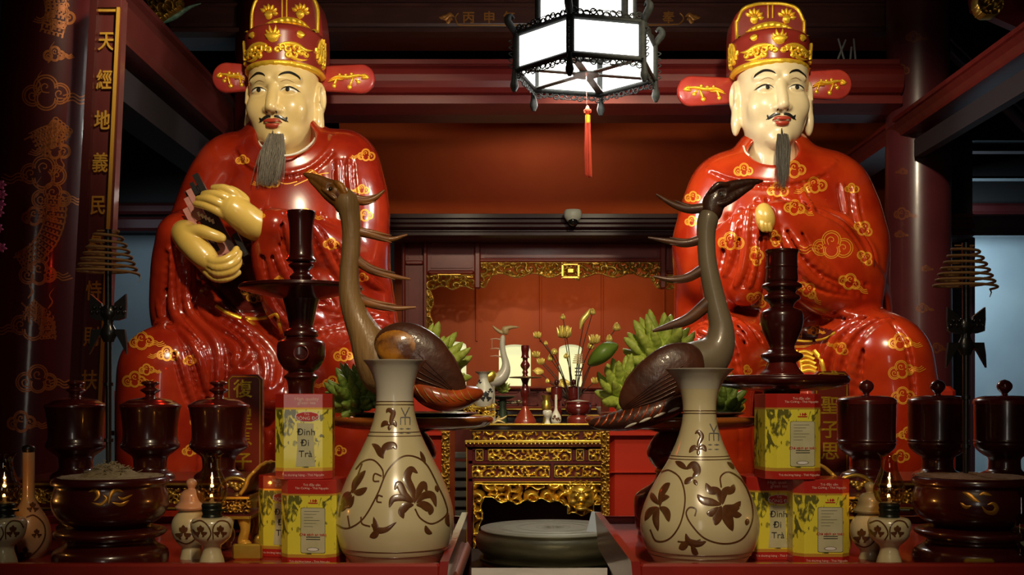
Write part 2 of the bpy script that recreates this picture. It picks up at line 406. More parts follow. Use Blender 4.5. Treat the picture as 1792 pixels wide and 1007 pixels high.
    def mesh(s, smooth=1):
        F = s.F; neg = F < 0; nx, ny, nz = F.shape
        cnt = np.zeros((nx-1, ny-1, nz-1), np.int8)
        for dx in (0, 1):
            for dy in (0, 1):
                for dz in (0, 1): cnt += neg[dx:nx-1+dx, dy:ny-1+dy, dz:nz-1+dz]
        act = np.argwhere((cnt > 0) & (cnt < 8)); idx = np.full(cnt.shape, -1, np.int32)
        idx[act[:, 0], act[:, 1], act[:, 2]] = np.arange(len(act))
        cs = np.array([(i, j, k) for i in (0, 1) for j in (0, 1) for k in (0, 1)])
        val = np.stack([F[act[:, 0]+c[0], act[:, 1]+c[1], act[:, 2]+c[2]] for c in cs], 1)
        acc = np.zeros((len(act), 3)); num = np.zeros(len(act))
        for a in range(8):
            for b in range(a+1, 8):
                if abs(cs[a]-cs[b]).sum() != 1: continue
                fa, fb = val[:, a], val[:, b]; m = (fa < 0) != (fb < 0)
                t = np.where(m, fa/(np.where(m, fa-fb, 1)), 0)
                acc += m[:, None]*(cs[a]+t[:, None]*(cs[b]-cs[a])); num += m
        V = (act+acc/np.maximum(num, 1)[:, None])*s.h+s.lo
        Q = []
        for ax in range(3):
            o1, o2 = (ax+1) % 3, (ax+2) % 3
            a = [slice(None)]*3; b = [slice(None)]*3; a[ax] = slice(0, -1); b[ax] = slice(1, None)
            A = neg[tuple(a)]; B = neg[tuple(b)]; e = np.argwhere(A != B)
            e = e[(e[:, o1] > 0) & (e[:, o2] > 0) & (e[:, o1] < F.shape[o1]-1) & (e[:, o2] < F.shape[o2]-1)]
            def g(d1, d2):
                q = e.copy(); q[:, o1] += d1; q[:, o2] += d2; return idx[q[:, 0], q[:, 1], q[:, 2]]
            quad = np.stack([g(-1, -1), g(0, -1), g(0, 0), g(-1, 0)], 1)
            ins = A[e[:, 0], e[:, 1], e[:, 2]]
            quad[~ins] = quad[~ins][:, ::-1]; Q.append(quad)
        Q = np.concatenate(Q); Q = Q[(Q >= 0).all(1)]
        for it in range(smooth*2):
            E = np.concatenate([Q[:, [0, 1]], Q[:, [1, 2]], Q[:, [2, 3]], Q[:, [3, 0]]]); E = np.concatenate([E, E[:, ::-1]])
            c = np.bincount(E[:, 0], minlength=len(V)).astype(float)
            av = np.stack([np.bincount(E[:, 0], V[E[:, 1], i], len(V)) for i in range(3)], 1)/np.maximum(c, 1)[:, None]
            V = V+(av-V)*(.55 if it % 2 == 0 else -.5)
        return V, Q
def text_mesh(s, size=1.0, bold=0.0, align='CENTER', sp=1.0):
    cu = bpy.data.curves.new('lettering', 'FONT'); cu.body = s; cu.size = size; cu.align_x = align; cu.align_y = 'CENTER'
    cu.offset = bold; cu.space_character = sp; cu.resolution_u = 3
    o = bpy.data.objects.new('lettering', cu); COL.objects.link(o)
    dg = bpy.context.evaluated_depsgraph_get(); me = bpy.data.meshes.new_from_object(o.evaluated_get(dg))
    V = [tuple(v.co) for v in me.vertices]; F = [tuple(p.vertices) for p in me.polygons]
    bpy.data.objects.remove(o); bpy.data.curves.remove(cu); bpy.data.meshes.remove(me)
    return V, F
def put_text(mb, s, c, size, mi=1, bold=0.0, thick=0.0, ux=(1, 0, 0), uz=(0, 0, 1), align='CENTER', sp=1.0):
    V, F = text_mesh(s, size, bold, align, sp)
    ux = Vector(ux); uz = Vector(uz); nn = ux.cross(uz)      # points to the camera for x, z
    c = Vector(c); W = [tuple(c+ux*v[0]+uz*v[1]+nn*(.0004+thick)) for v in V]
    mb.add(W, F, mi, False)
    if thick:
        cnt = {}
        for f in F:
            for a, b in zip(f, f[1:]+f[:1]): cnt[(a, b)] = 1
        B = [(a, b) for (a, b) in cnt if (b, a) not in cnt]; o = len(mb.v)
        mb.v += [tuple(c+ux*v[0]+uz*v[1]) for v in V]; o2 = o-len(V)
        for a, b in B: mb.f.append((o2+b, o2+a, o+a, o+b)); mb.m.append(mi); mb.sm.append(False)
# ================================================================== the hall
def pbox(mb, x0, y0, x1, y1, Y, th, mi=0, bev=0.0):
    a = P(x0, y1, Y); b = P(x1, y0, Y); mb.box((a.x, Y, a.z), (b.x, Y+th, b.z), mi, bev)
def wallbox(name, lo, hi, m):
    mb = MB(); mb.box(lo, hi); o = mb.build(name, m); return struct(o)
wallbox('floor', (-4.2, -3, -.1), (4.4, 8.2, 0), mat('dark_tile_floor', (.10, .045, .03), .4, c2=(.13, .06, .04), nscale=5))
wallbox('ceiling', (-4.2, -3, 4.4), (4.4, 8.2, 4.5), DARKW)
wallbox('wall_left', (-4.2, -3, 0), (-4.05, 8.2, 4.4), DARKW)
wallbox('wall_right', (4.25, -3, 0), (4.4, 8.2, 4.4), DARKW)
wallbox('wall_front', (-4.05, -3.1, 0), (4.25, -2.95, 4.4), DARKW)
zt = P(0, 412, 8.0).z
wallbox('wall_back', (-4.05, 8.0, 0), (0.3, 8.2, zt), PLASTER_DIM)
wallbox('wall_back', (0.3, 8.0, 0), (4.25, 8.2, zt), PLASTER_LIT)
wallbox('trim_1', (-4.05, 7.9, zt), (4.25, 8.2, 4.4), mat('black_timber', (.003, .002, .002), .8))  # one even near-black tone over the whole upper wall
mb = MB()
for (a, b) in ((zt-.0, zt+.10), (zt+.12, zt+.20)): mb.box((-4.0, 7.78, a), (4.2, 7.9, b), bev=.02)
tag(mb.build('wall_plate_beam', BEAMD, origin=(0, 7.8, zt)), 'dark lacquered wall beam along the top of the pale back wall', 'beam')

# ---- columns
def column(px, py_ref, Y, r, label, m, taper=.12, z1=4.4, lean=0.0):
    x = P(px, 0, Y).x; mb = MB(); rows = []
    prof = [(r*1.04, 0), (r*1.05, .6), (r*1.03, 1.4), (r*(1.0-.3*taper), 2.2), (r*(1-taper), 3.2), (r*(1-1.3*taper), z1)]
    mb.lathe(prof, (x, Y), 64, n=6)
    if lean: mb.v = [(a+lean*(c-1.45), b, c) for a, b, c in mb.v]
    return mb, x
mb, cxl = column(58, 0, 3.3, .155, '', COLM, .10, lean=.055)
sf = Surf(mb.v, mb.f); rd = random.Random(3)
lw = 1.1
# dragon winding in the clouds, gold lines on the lacquer
for (x, y, s, f, sd) in ((85, 165, 50, 1, 1), (96, 262, 30, -1, 2), (72, 305, 48, -1, 3), (92, 345, 40, 1, 4), (62, 380, 26, 1, 5), (68, 478, 38, 1, 6), (54, 570, 46, -1, 7), (66, 665, 42, 1, 8), (104, 30, 30, -1, 9), (96, 95, 22, 1, 10), (40, 740, 30, 1, 11)):
    cloud(mb, sf, x, y, s, 1.25, f, seed=sd)
def scales(mb, sf, path, wid, mi=1):
    q = cr(path, 8); step = 0
    for i, p in enumerate(q[:-1]):
        t = q[i+1]-p; L = np.linalg.norm(t); t = t/L; n_ = np.array((-t[1], t[0]))
        for j in range(-2, 3):
            c = p+n_*wid*j/2.6+t*(wid*.22 if i % 2 else 0); r = wid*.26
            lay(mb, sf, [tuple(c+r*(math.cos(a)*n_+math.sin(a)*t)) for a in np.linspace(-.2, PI+.2, 6)], 1.0, mi=mi, n=2)
    for s_ in (-1, 1):
        lay(mb, sf, [tuple(a+s_*wid*np.array((0.9, 0.35))) for a in q[::4]], 1.4, mi=mi, n=3)
scales(mb, sf, [(60, 252), (78, 243), (96, 236), (108, 222)], 20)
scales(mb, sf, [(100, 345), (96, 385), (82, 420), (60, 445), (40, 458)], 18)
scales(mb, sf, [(50, 535), (64, 548), (80, 560), (84, 590)], 14)
scales(mb, sf, [(90, 60), (100, 20), (96, -10)], 20)
for k in range(12):
    x = 78+rd.uniform(-30, 26); y = rd.uniform(20, 620)
    lay(mb, sf, [(x, y), (x+8, y-12), (x+3, y-24), (x+12, y-38)], 1.6, mi=1, prof=tailp)
tag(mb.build('column', [COLM, mat('column_gold_paint', (.42, .12, .02), .35, metal=.3)], origin=(cxl, 3.3, 0)), 'thick dark red lacquered column painted with a gold dragon in clouds', 'column')
mb, x = column(1606, 0, 5.02, .148, '', COLR, .06)
sf = Surf(mb.v, mb.f)
for (x_, y_, s, f, sd) in ((1600, 65, 16, 1, 1), (1578, 122, 15, -1, 2), (1580, 375, 17, 1, 3), (1575, 410, 10, 1, 4), (1615, 540, 13, 1, 5), (1580, 300, 9, -1, 6), (1640, 610, 14, 1, 7), (1620, 470, 9, 1, 8)):
    cloud(mb, sf, x_, y_, s, .8, f, seed=sd)
tag(mb.build('column', [COLR, mat('column_gold_paint_dim', (.20, .055, .022), .45, metal=.2)], origin=(x, 5.02, 0)), 'purple red lacquered column with faint gold clouds, beside the statue with folded sleeves', 'column')
mb, x = column(470, 0, 5.35, .17, '', COLM, .05)
tag(mb.build('column', COLM, origin=(x, 5.35, 0)), 'dark red column standing behind the hat of the statue with bare hands', 'column')

# ---- couplet board on the column
def couplet():
    Y = 3.12; a0, a1 = P(165, -40, Y), P(217, -40, Y); b0, b1 = P(122, 760, Y), P(180, 760, Y)
    o = thing('couplet_board', 'tall maroon board with raised gold characters and gold edging on the dragon column', 'couplet board', tuple(b0+(b1-b0)/2))
    def q(u, v, d=0):   # u 0..1 across, v 0..1 up
        lo = b0.lerp(b1, u); hi = a0.lerp(a1, u); p = lo.lerp(hi, v); p.y += d; return p   # noqa
    def slab(mb, u0, u1, v0, v1, d0, d1, mi=0):
        V = [q(u0, v0, d0), q(u1, v0, d0), q(u1, v1, d0), q(u0, v1, d0), q(u0, v0, d1), q(u1, v0, d1), q(u1, v1, d1), q(u0, v1, d1)]
        mb.add(V, [(0, 1, 2, 3), (7, 6, 5, 4), (0, 4, 5, 1), (1, 5, 6, 2), (2, 6, 7, 3), (3, 7, 4, 0)], mi, False)
    mb = MB(); slab(mb, .1, .95, 0, .93, 0, .02)
    slab(mb, 0.0, .24, -.01, .97, -.022, .025); slab(mb, .985, 1.06, -.01, .95, -.012, .025); slab(mb, .2, 1.0, .93, .985, -.015, .025)
    for k in range(3): slab(mb, .3+.12*k, .96-.1*k, .98+.008*k, .992+.008*k, -.012, .02)
    mb.build('board', mat('plaque_maroon', (.10, .018, .016), .42, coat=.35), o)
    mb = MB(); slab(mb, .87, .975, 0, .93, -.016, .0); slab(mb, .24, .975, .922, .932, -.01, .004)
    mb.build('gold_edging', mat('gilded_letters', (.75, .42, .06), .35, metal=.35), o)
    ux = (q(1, .5)-q(0, .5)).normalized(); uz = (q(.5, 1)-q(.5, 0)).normalized()
    for ch, py in (('天', 75), ('經', 143), ('地', 214), ('義', 288), ('民', 362), ('彝', 432), ('恃', 512), ('則', 592), ('扶', 668)):
        v = (760-py)/800; c = q(.53, v, -.001); mb = MB()
        put_text(mb, ch, c, .060, 0, bold=.0007, thick=.006, ux=ux*.78, uz=uz)
        mb.build('character', MATS['gilded_letters'], o)
couplet()

# ---- beams
def depth_beam(x, th, zt_, zb_, y0, y1, label, m, mgrey, side):
    mb = MB(); rows = []; w = .17; s = side
    pr = [(0, zt_), (-.018*s, zt_-.012), (-.018*s, zt_-.030), (0, zt_-.042), (-.030*s, (zt_+zb_)/2), (-.012*s, zb_+.03), (0, zb_+.012), (0.005*s, zb_), (w*s, zb_), (w*s, zt_)]
    rows = [[(x+a, y0, H+b) for a, b in pr], [(x+a, y1, H+b) for a, b in pr]]
    mb.grid(rows, 0, cv=True, smooth=False, flip=(s > 0))
    o = len(mb.v); n = len(pr)
    mb.v += rows[0]+rows[1]; mb.f += [tuple(range(o, o+n)), tuple(range(o+2*n-1, o+n-1, -1))]; mb.m += [0, 0]; mb.sm += [False]*2
    return mb
mb = depth_beam(-1.40, .17, 1.51, 1.295, 3.25, 6.4, '', BEAMP, None, -1)
tag(mb.build('tie_beam', BEAMP, origin=(-1.4, 4.8, H+1.3)), 'purple brown moulded tie beam running back from the dragon column', 'beam')
mb = depth_beam(1.76, .17, 1.30, 1.20, 2.9, 7.2, '', BEAM, None, 1)
tag(mb.build('tie_beam', BEAM, origin=(1.7, 5, H+1.15)), 'red brown moulded tie beam meeting the purple red column', 'beam')
GREYS = mat('grey_blue_timber', (.030, .026, .034), .6)
mb = MB(); mb.box((-1.62, 3.4, H+1.13), (-1.47, 6.4, H+1.26)); tag(mb.build('lower_tie_beam', GREYS, origin=(-1.5, 4.8, H+1.14)), 'grey timber just below the purple brown tie beam', 'beam')
mb = MB(); mb.box((1.80, 2.9, H+1.085), (1.84, 4.86, H+1.165)); tag(mb.build('lower_tie_beam', GREYS, origin=(1.8, 5, H+1.04)), 'grey timber just below the red brown tie beam', 'beam')

def cross_beam(x0, x1, Y, pts, m, label, name='cross_beam', seg=1):
    """pts: list of (py, forward px-ish metres) profile"""
    mb = MB(); a = P(x0, 0, Y).x; b = P(x1, 0, Y).x
    pr = [(Y-f, P(0, py, Y).z) for py, f in pts]+[(Y+.2, P(0, pts[-1][0], Y).z), (Y+.2, P(0, pts[0][0], Y).z)]
    rows = [[(xx, yy, zz) for yy, zz in pr] for xx in (a, b)]
    mb.grid(rows, 0, cv=True, smooth=False)
    n = len(pr); o = len(mb.v); mb.v += rows[0]+rows[1]; mb.f += [tuple(range(o+n-1, o-1, -1)), tuple(range(o+n, o+2*n))]; mb.m += [0, 0]; mb.sm += [False]*2
    return mb
rnd = lambda y0, y1, f0, f1, n=8: [(y0+(y1-y0)*(1-math.cos(PI*t))/2, f0+f1*math.sin(PI*t)) for t in np.linspace(0, 1, n)]
mb = cross_beam(462, 1572, 4.95, [(105, 0), (106, .02), (114, .02), (117, .035)]+rnd(119, 170, .03, .05)+[(171, .03), (174, .055), (187, .055), (189, .03), (196, -.05)], BEAM, '')
tag(mb.build('cross_beam', BEAM, origin=(0, 4.95, P(0, 190, 4.95).z)), 'wide moulded red brown beam spanning behind the hexagonal lantern', 'beam')
mb = cross_beam(300, 1600, 5.3, [(-70, 0), (-20, .02), (8, .03), (12, .05), (16, .05), (18, .035), (45, .035), (50, .03), (56, .06), (63, .06), (66, 0)], BEAMD, '')
uppermat = mat('upper_beam_brown', (.06, .020, .014), .38, coat=.4, c2=(.09, .03, .02), nscale=6, stretch=(1, 5, 5), croughn=.2)
ub = tag(mb.build('upper_beam', uppermat, origin=(0, 5.3, P(0, 66, 5.3).z)), 'high dark beam with a gold inscribed cartouche near the top edge', 'beam')
mb = MB(); Yi = 5.263; PG = mat('dull_gold_paint', (.42, .17, .03), .45, metal=.4)
sfp = None
def flat_line(mb, pts, w, Y, mi=0, n=6, closed=False, prof=None, h=.004):
    q = cr(pts, n, closed) if n else [np.array(p, float) for p in pts]; rows = []; L = len(q)
    for i, p in enumerate(q):
        a = q[(i-1) % L] if (i > 0 or closed) else p; b = q[(i+1) % L] if (i < L-1 or closed) else p
        t = b-a; t = t/(np.linalg.norm(t)+1e-9); nn = np.array((-t[1], t[0])); ww = w*(prof(i/(L-1)) if prof else 1)
        rows.append([tuple(P(*(p+nn*ww*u), Y)+Vector((0, -h*hh-.0006, 0))) for u, hh in ((-1, 0), (-.6, .8), (0, 1), (.6, .8), (1, 0))])
    mb.grid(rows, mi, cu=closed)
flat_line(mb, [(802, 23), (798, 28), (797, 33), (800, 40), (806, 44), (850, 44), (900, 44), (935, 44)], 1.4, Yi, n=4)
flat_line(mb, [(1120, 44), (1180, 43), (1190, 41), (1196, 34), (1195, 28), (1190, 23)], 1.4, Yi, n=4)
for x0, f in ((796, -1), (1198, 1)):
    for k, (dx, dy, L_) in enumerate(((0, 30, 24), (4, 26, 12), (4, 36, 12), (12, 30, 16))):
        flat_line(mb, [(x0+f*dx, dy), (x0+f*(dx+L_*.35), dy-4+3*(k % 2)), (x0+f*(dx+L_*.7), dy+3-2*(k % 2)), (x0+f*(dx+L_), dy)], 3.5, Yi, prof=leafp)
for ch, px in (('丙', 820), ('申', 856), ('年', 891), ('奉', 1170)):
    put_text(mb, ch, P(px, 32, Yi-.003), .062, 0, bold=.0012)
mb.build('gold_inscription', PG, ub)

# sloping glossy panel under the beams, dark beam C with camera
Yc = 6.3
mb = MB(); a = P(600, 382, Yc); b = P(1640, 382, Yc); th = math.radians(15); L_ = .72
V = [(a.x, Yc, a.z), (b.x, Yc, a.z), (b.x, Yc-L_*math.sin(th), a.z+L_*math.cos(th)), (a.x, Yc-L_*math.sin(th), a.z+L_*math.cos(th))]
V += [(x, y+.03, z) for x, y, z in V]
mb.add(V, [(0, 1, 2, 3), (7, 6, 5, 4), (0, 4, 5, 1), (2, 6, 7, 3), (1, 5, 6, 2), (3, 7, 4, 0)], 0, False)
tag(mb.build('sloping_panel', PANEL, origin=(.3, Yc, a.z)), 'glossy dark red sloping board between the wide beam and the niche', 'panel')
mb = cross_beam(560, 1700, 6.25, [(374, .0), (376, .03), (383, .03), (385, .015), (390, .015)]+rnd(391, 404, .02, .03, 6)+[(406, .02), (409, .045), (414, .045), (416, 0)], BEAMD, '')
tag(mb.build('niche_lintel', BEAMD, origin=(.2, 6.25, P(0, 416, 6.25).z)), 'dark lacquered lintel beam above the red niche', 'beam')
c = P(1003, 378, 6.1); t = thing('dome_camera', 'small white security dome camera on the dark lintel above the niche', 'security camera', (c.x, 6.17, c.z-.03))
k = 6.1/1900
mb = MB(); mb.lathe([(13.5*k, 12*k), (15.5*k, 9*k), (16*k, 3*k), (15*k, -1*k), (9.5*k, -9*k), (8.8*k, -9*k)], (0, 0), 28); mb.v = [(c.x+x, 6.13+y*.8, c.z+z) for x, y, z in mb.v]
mb.build('housing', mat('white_plastic', (.62, .64, .52), .45), t)
mb = MB(); mb.ball((c.x, 6.13-.004, c.z-7*k), 9.2*k, 20, 0, (1, .95, 1)); mb.build('lens_dome', mat('black_glass', (.01, .012, .01), .05, coat=1), t)

# ---- carved panel generator
def carve(x0, x1, y0, y1, Y, mi_h=.02, cell=1.2, seed=0, lam=9.0, thr=.30, outline=None, n=None):
    """openwork scroll carving; px rectangle on plane Y; returns MB (relief towards the camera, real thickness)"""
    rd = random.Random(seed); nx = int((x1-x0)/cell)+1; ny = int((y1-y0)/cell)+1
    xs = np.linspace(x0, x1, nx); ys = np.linspace(y0, y1, ny); X, Yg = np.meshgrid(xs, ys, indexing='ij')
    best = np.zeros_like(X); h = np.zeros_like(X); R0 = lam*1.25
    cx = np.arange(x0, x1+R0, R0*1.15); cyv = np.arange(y0, y1+R0, R0*1.05)
    for i, a in enumerate(cx):
        for j, b in enumerate(cyv):
            ax = a+rd.uniform(-.3, .3)*R0+(j % 2)*R0*.5; by = b+rd.uniform(-.25, .25)*R0; R = R0*rd.uniform(.8, 1.25); sg = rd.choice((-1, 1)); ph = rd.uniform(0, 6.28); typ = rd.random()
            dx, dy = X-ax, Yg-by; r = np.hypot(dx, dy); th = np.arctan2(dy, dx)
            wgt = np.clip(1-(r/R)**2, 0, 1)
            if typ < .55: v = .5+.5*np.cos(2*PI*r/lam*1.1-sg*th*1.0+ph)
            elif typ < .8: v = .5+.5*np.cos(5*th+ph)*np.clip(r/R*2, 0, 1)+.3*(r < R*.25)
            else: v = .5+.5*np.cos(th*3+sg*r/lam*5+ph)
            v = np.clip(v, 0, 1)**.8*np.sqrt(wgt)+.12*wgt
            m = wgt > best; h = np.where(m, v, h); best = np.maximum(best, wgt)
    keep = (h > thr)
    if outline is not None:
        om = outline(X, Yg); er = om.copy()
        for sx, sy in ((2, 0), (-2, 0), (0, 2), (0, -2)):
            sh_ = np.roll(om, (sx, sy), (0, 1)); er &= sh_
        rim = om & ~er; h = np.where(rim, .9, h); keep = (keep | rim) & om
    mb = MB(); s = Y/FPX; idx = -np.ones(X.shape, int); V = []
    kc = keep[:-1, :-1]*1+keep[1:, :-1]+keep[:-1, 1:]+keep[1:, 1:] >= 3
    F = []; N2 = X.size
    dep = Y-mi_h*np.clip(h, 0, 1.1)
    Vf = np.stack([(X-CX)*s, dep, H+(CY-Yg)*s], -1).reshape(-1, 3); Vb = Vf.copy(); Vb[:, 1] = Y+.008
    A = np.arange(X.size).reshape(X.shape)
    for i, j in np.argwhere(kc):
        a, b, c, d = A[i, j], A[i+1, j], A[i+1, j+1], A[i, j+1]
        F.append((a, d, c, b)); 
        for (p, q, ii, jj) in ((a, b, i, j-1), (b, c, i+1, j), (c, d, i, j+1), (d, a, i-1, j)):
            if not (0 <= ii < kc.shape[0] and 0 <= jj < kc.shape[1]) or not kc[ii, jj]: F.append((p, q, q+N2, p+N2))
    used = np.unique(np.array(sum((list(f) for f in F), []))) if F else np.array([], int)
    mp = -np.ones(N2*2, int); mp[used] = np.arange(len(used)); VV = np.concatenate([Vf, Vb])[used]
    mb.add(VV.tolist(), [tuple(int(mp[i]) for i in f) for f in F], 0, True)
    return mb

# ---- niche
Yn = 6.55
nz = thing('niche_surround', 'carved red wooden niche surround with gold scrollwork valances', 'niche', (P(998, 0, Yn).x, Yn, 0))
mb = MB()
for (x0, x1) in ((703, 709), (740, 748), (830, 841), (1155, 1166), (1248, 1256), (1287, 1293)):
    y1 = 505 if x0 in (830, 1155) else 900
    pbox(mb, x0, 417, x1, y1, Yn-.03, .07, 0, .008)
pbox(mb, 700, 415, 1296, 421, Yn-.035, .08, 0, .006)
pbox(mb, 841, 424, 1155, 456, Yn, .03); pbox(mb, 748, 421, 830, 476, Yn, .03); pbox(mb, 1166, 421, 1248, 476, Yn, .03)
for (x0, y0, x1, y1) in ((848, 428, 1149, 449), (753, 425, 826, 468), (1170, 425, 1243, 468)):
    pbox(mb, x0, y0, x1, y0+1.5, Yn-.01, .02); pbox(mb, x0, y1, x1, y1+1.5, Yn-.01, .02); pbox(mb, x0, y0, x0+1.5, y1, Yn-.01, .02); pbox(mb, x1, y0, x1+1.5, y1, Yn-.01, .02)
pbox(mb, 838, 452, 1160, 459, Yn-.03, .05, 0, .01); pbox(mb, 748, 473, 830, 480, Yn-.02, .04, 0, .01); pbox(mb, 1166, 473, 1248, 480, Yn-.02, .04, 0, .01)
for (x0, x1) in ((709, 740), (1256, 1287)):
    pbox(mb, x0, 421, x1, 900, Yn+.01, .03); pbox(mb, x0, 456, x1, 463, Yn-.015, .05, 0, .006)
    pbox(mb, x0+4, 427, x0+5.5, 452, Yn, .02); pbox(mb, x1-5.5, 427, x1-4, 452, Yn, .02); pbox(mb, x0+4, 468, x0+5.5, 900, Yn, .02); pbox(mb, x1-5.5, 468, x1-4, 900, Yn, .02)
mb.build('frame', NFRAME, nz)
mb = MB(); pbox(mb, 847, 459, 1149, 460.8, Yn-.034, .01); pbox(mb, 766, 480, 806, 481.5, Yn-.025, .01); pbox(mb, 750, 483, 766, 484.4, Yn-.025, .01); pbox(mb, 806, 484, 828, 485.4, Yn-.025, .01)
mb.build('gold_bead', DGOLD, nz)
def val_main(X, Y): 
    c = np.abs(X-998); low = 484+3.5*np.cos(X/9.0)+np.where(c < 17, 5, 0); low = np.where(c > 138, 505-(c-157)**2*.05+2*np.cos(X/3), low)
    return (Y < low) & (Y > 460)
mb = carve(841, 1155, 459, 508, Yn-.02, .035, 1.1, 5, 13, .22, val_main); pbox(mb, 983, 462, 1014, 464, Yn-.06, .03); pbox(mb, 983, 484, 1014, 487, Yn-.06, .03); pbox(mb, 983, 462, 986, 486, Yn-.06, .03); pbox(mb, 1011, 462, 1014, 486, Yn-.06, .03); pbox(mb, 991, 468, 1006, 480, Yn-.06, .03, 0, .01)
tag(mb.build('main_valance', [DGOLD], nz), 'aged gold openwork carving')
def val_side(X, Y):
    return ((Y < 505+3*np.cos(X/6.0)) & (Y > 481)) | ((X < 757+3*np.cos(Y/7.0)) & (Y > 481))
mb = carve(747, 830, 481, 600, Yn-.01, .035, 1.1, 6, 13, .2, val_side); mb.build('side_valance', [DGOLD], nz)
mb = carve(1166, 1248, 481, 600, Yn-.01, .035, 1.1, 7, 13, .2, lambda X, Y: ((Y < 505+3*np.cos(X/6.0)) & (Y > 481)) | ((X > 1238-3*np.cos(Y/7.0)) & (Y > 481))); mb.build('side_valance', [DGOLD], nz)
# boards with three round-topped openings to a lit space behind
Yb = 7.15
OP = [(776, 816, 598, 690), (873, 929, 603, 676), (978, 1019, 603, 690)]
OPR = [(a-6*0, b, c, d) for a, b, c, d in OP]
mb = MB()
def boardwall():
    xs = sorted(set([690, 1300]+[v for a, b, _, _ in OP for v in (a, b)]))
    for x0, x1 in zip(xs[:-1], xs[1:]):
        o = [q for q in OP if q[0] == x0 and q[1] == x1]
        if not o: pbox(mb, x0, 380, x1, 760, Yb, .03); continue
        a, b, yt, yb = o[0]; cx = (a+b)/2; r = (b-a)/2
        pbox(mb, a, 380, b, yt-1, Yb, .03); pbox(mb, a, yb, b, 760, Yb, .03)
        N = 14; arc = [(cx-r*math.cos(PI*t/N), yt+r*.45-r*.45*math.sin(PI*t/N)**.8) for t in range(N+1)]
        for (p, q) in zip(arc[:-1], arc[1:]):
            V = [P(p[0], p[1], Yb), P(q[0], q[1], Yb), P(q[0], yt-1, Yb), P(p[0], yt-1, Yb)]; V += [v+Vector((0, .03, 0)) for v in V]
            mb.add(V, [(0, 1, 2, 3), (4, 5, 1, 0), (7, 6, 5, 4)], 0, False)
boardwall()
for x0 in (832, 944, 1052, 1160, 780-50): 
    pbox(mb, x0, 380, x0+4, 598, Yb-.012, .02, 0, .004)
o = mb.build('wall_niche', NICHE); struct(o)
GL = glow('lit_pale_plaster', (.80, .86, .48), .62)
for i, (a, b, yt, yb) in enumerate(OP):
    mb = MB(); pbox(mb, a-8, yt-8, b+8, yb+8, Yb+.05, .02); struct(mb.build('window_%d' % (i+1), GL))
# stepped red shelf altar at the niche foot
t = thing('stepped_shelf', 'dark red stepped shelf with panelled front at the niche foot', 'shelf', (P(998, 0, 6.7).x, 6.7, 0))
mb = MB()
pbox(mb, 772, 677, 1230, 682, 6.64, .45, 0, .01); pbox(mb, 776, 682, 1226, 1060, 6.68, .4); pbox(mb, 772, 712, 1230, 716, 6.62, .3, 0, .008)
for x0 in range(780, 1200, 34): pbox(mb, x0, 686, x0+2, 710, 6.67, .02); pbox(mb, x0+24, 686, x0+26, 710, 6.67, .02); pbox(mb, x0, 686, x0+26, 688, 6.67, .02); pbox(mb, x0, 708, x0+26, 710, 6.67, .02)
mb.build('body', NFRAME, t)
Ys = 6.08
mb = MB(); pbox(mb, 820, 716, 1210, 720, Ys, .38, 0, .01); pbox(mb, 826, 720, 1200, 1100, Ys+.04, .3); pbox(mb, 820, 727, 1210, 731, Ys-.06, .2, 0, .01)
sh = thing('long_shelf_table', 'maroon shelf table with thin gold edge behind the gilded altar', 'table', (P(1000, 0, Ys).x, Ys, 0))
mb.build('body', ALTAR, sh)
mb = MB(); pbox(mb, 822, 715.5, 1208, 717.5, Ys-.006, .006); pbox(mb, 822, 726.5, 1208, 728, Ys-.066, .006); mb.build('gold_edge', GOLD, sh)

# ---- louvred slats glimpsed beside the altar
t = thing('louvred_bench', 'grey slatted panel seen in the gap beside the gilded altar', 'slatted panel', (P(802, 0, 6.45).x, 6.45, 0))
for i in range(7):
    mb = MB(); pbox(mb, 770, 792+i*17, 832, 803+i*17, 6.45, .06, 0, .006); mb.build('slat', GREYB, t)
mb = MB(); pbox(mb, 766, 785, 772, 1127, 6.45, .07); pbox(mb, 830, 785, 836, 1127, 6.45, .07); mb.build('frame', DARKW, t)

# ---- posts and the things near the pale wall
mb = MB(); pbox(mb, 1664, 235, 1703, 1100, 6.6, .12, 0, .01); pbox(mb, 1650, 232, 1792+200, 246, 6.6, .1)
tag(mb.build('window_post', mat('near_black_timber', (.015, .011, .014), .5, coat=.2), origin=(P(1684, 0, 6.6).x, 6.6, 0)), 'near black timber post against the pale blue wall', 'post')
mb = MB(); pbox(mb, 1699, 415, 1707, 1100, 6.5, .05, 0, .006); tag(mb.build('window_jamb', mat('purple_timber', (.06, .025, .05), .5), origin=(P(1703, 0, 6.5).x, 6.5, 0)), 'thin purple timber jamb edging the near black post', 'post')
mb = MB()
for (a, b) in ((258, 264), (308, 312), (378, 412)): pbox(mb, 1700, a, 2000, b, 6.7, .1, 0, .01)
tag(mb.build('wall_rail', mat('dark_purple_timber', (.022, .012, .018), .35, coat=.5), origin=(P(1750, 0, 6.7).x, 6.7, H)), 'dark purple rails above the pale blue wall', 'rail')
a = P(1600, 5, 5.6); b = P(2325, 730, 5.6)
mb = MB(); mb.tube([tuple(a), tuple(b)], .010, 6); mb.tube([tuple(a+Vector((0, .02, -.05))), tuple(b+Vector((0, .02, -.05)))], .03, 4)
tag(mb.build('rafter', mat('blue_grey_edge', (.10, .11, .20), .35, coat=.5), origin=tuple(a)), 'slim blue grey slanting rafter crossing behind the red brown tie beam', 'rafter')

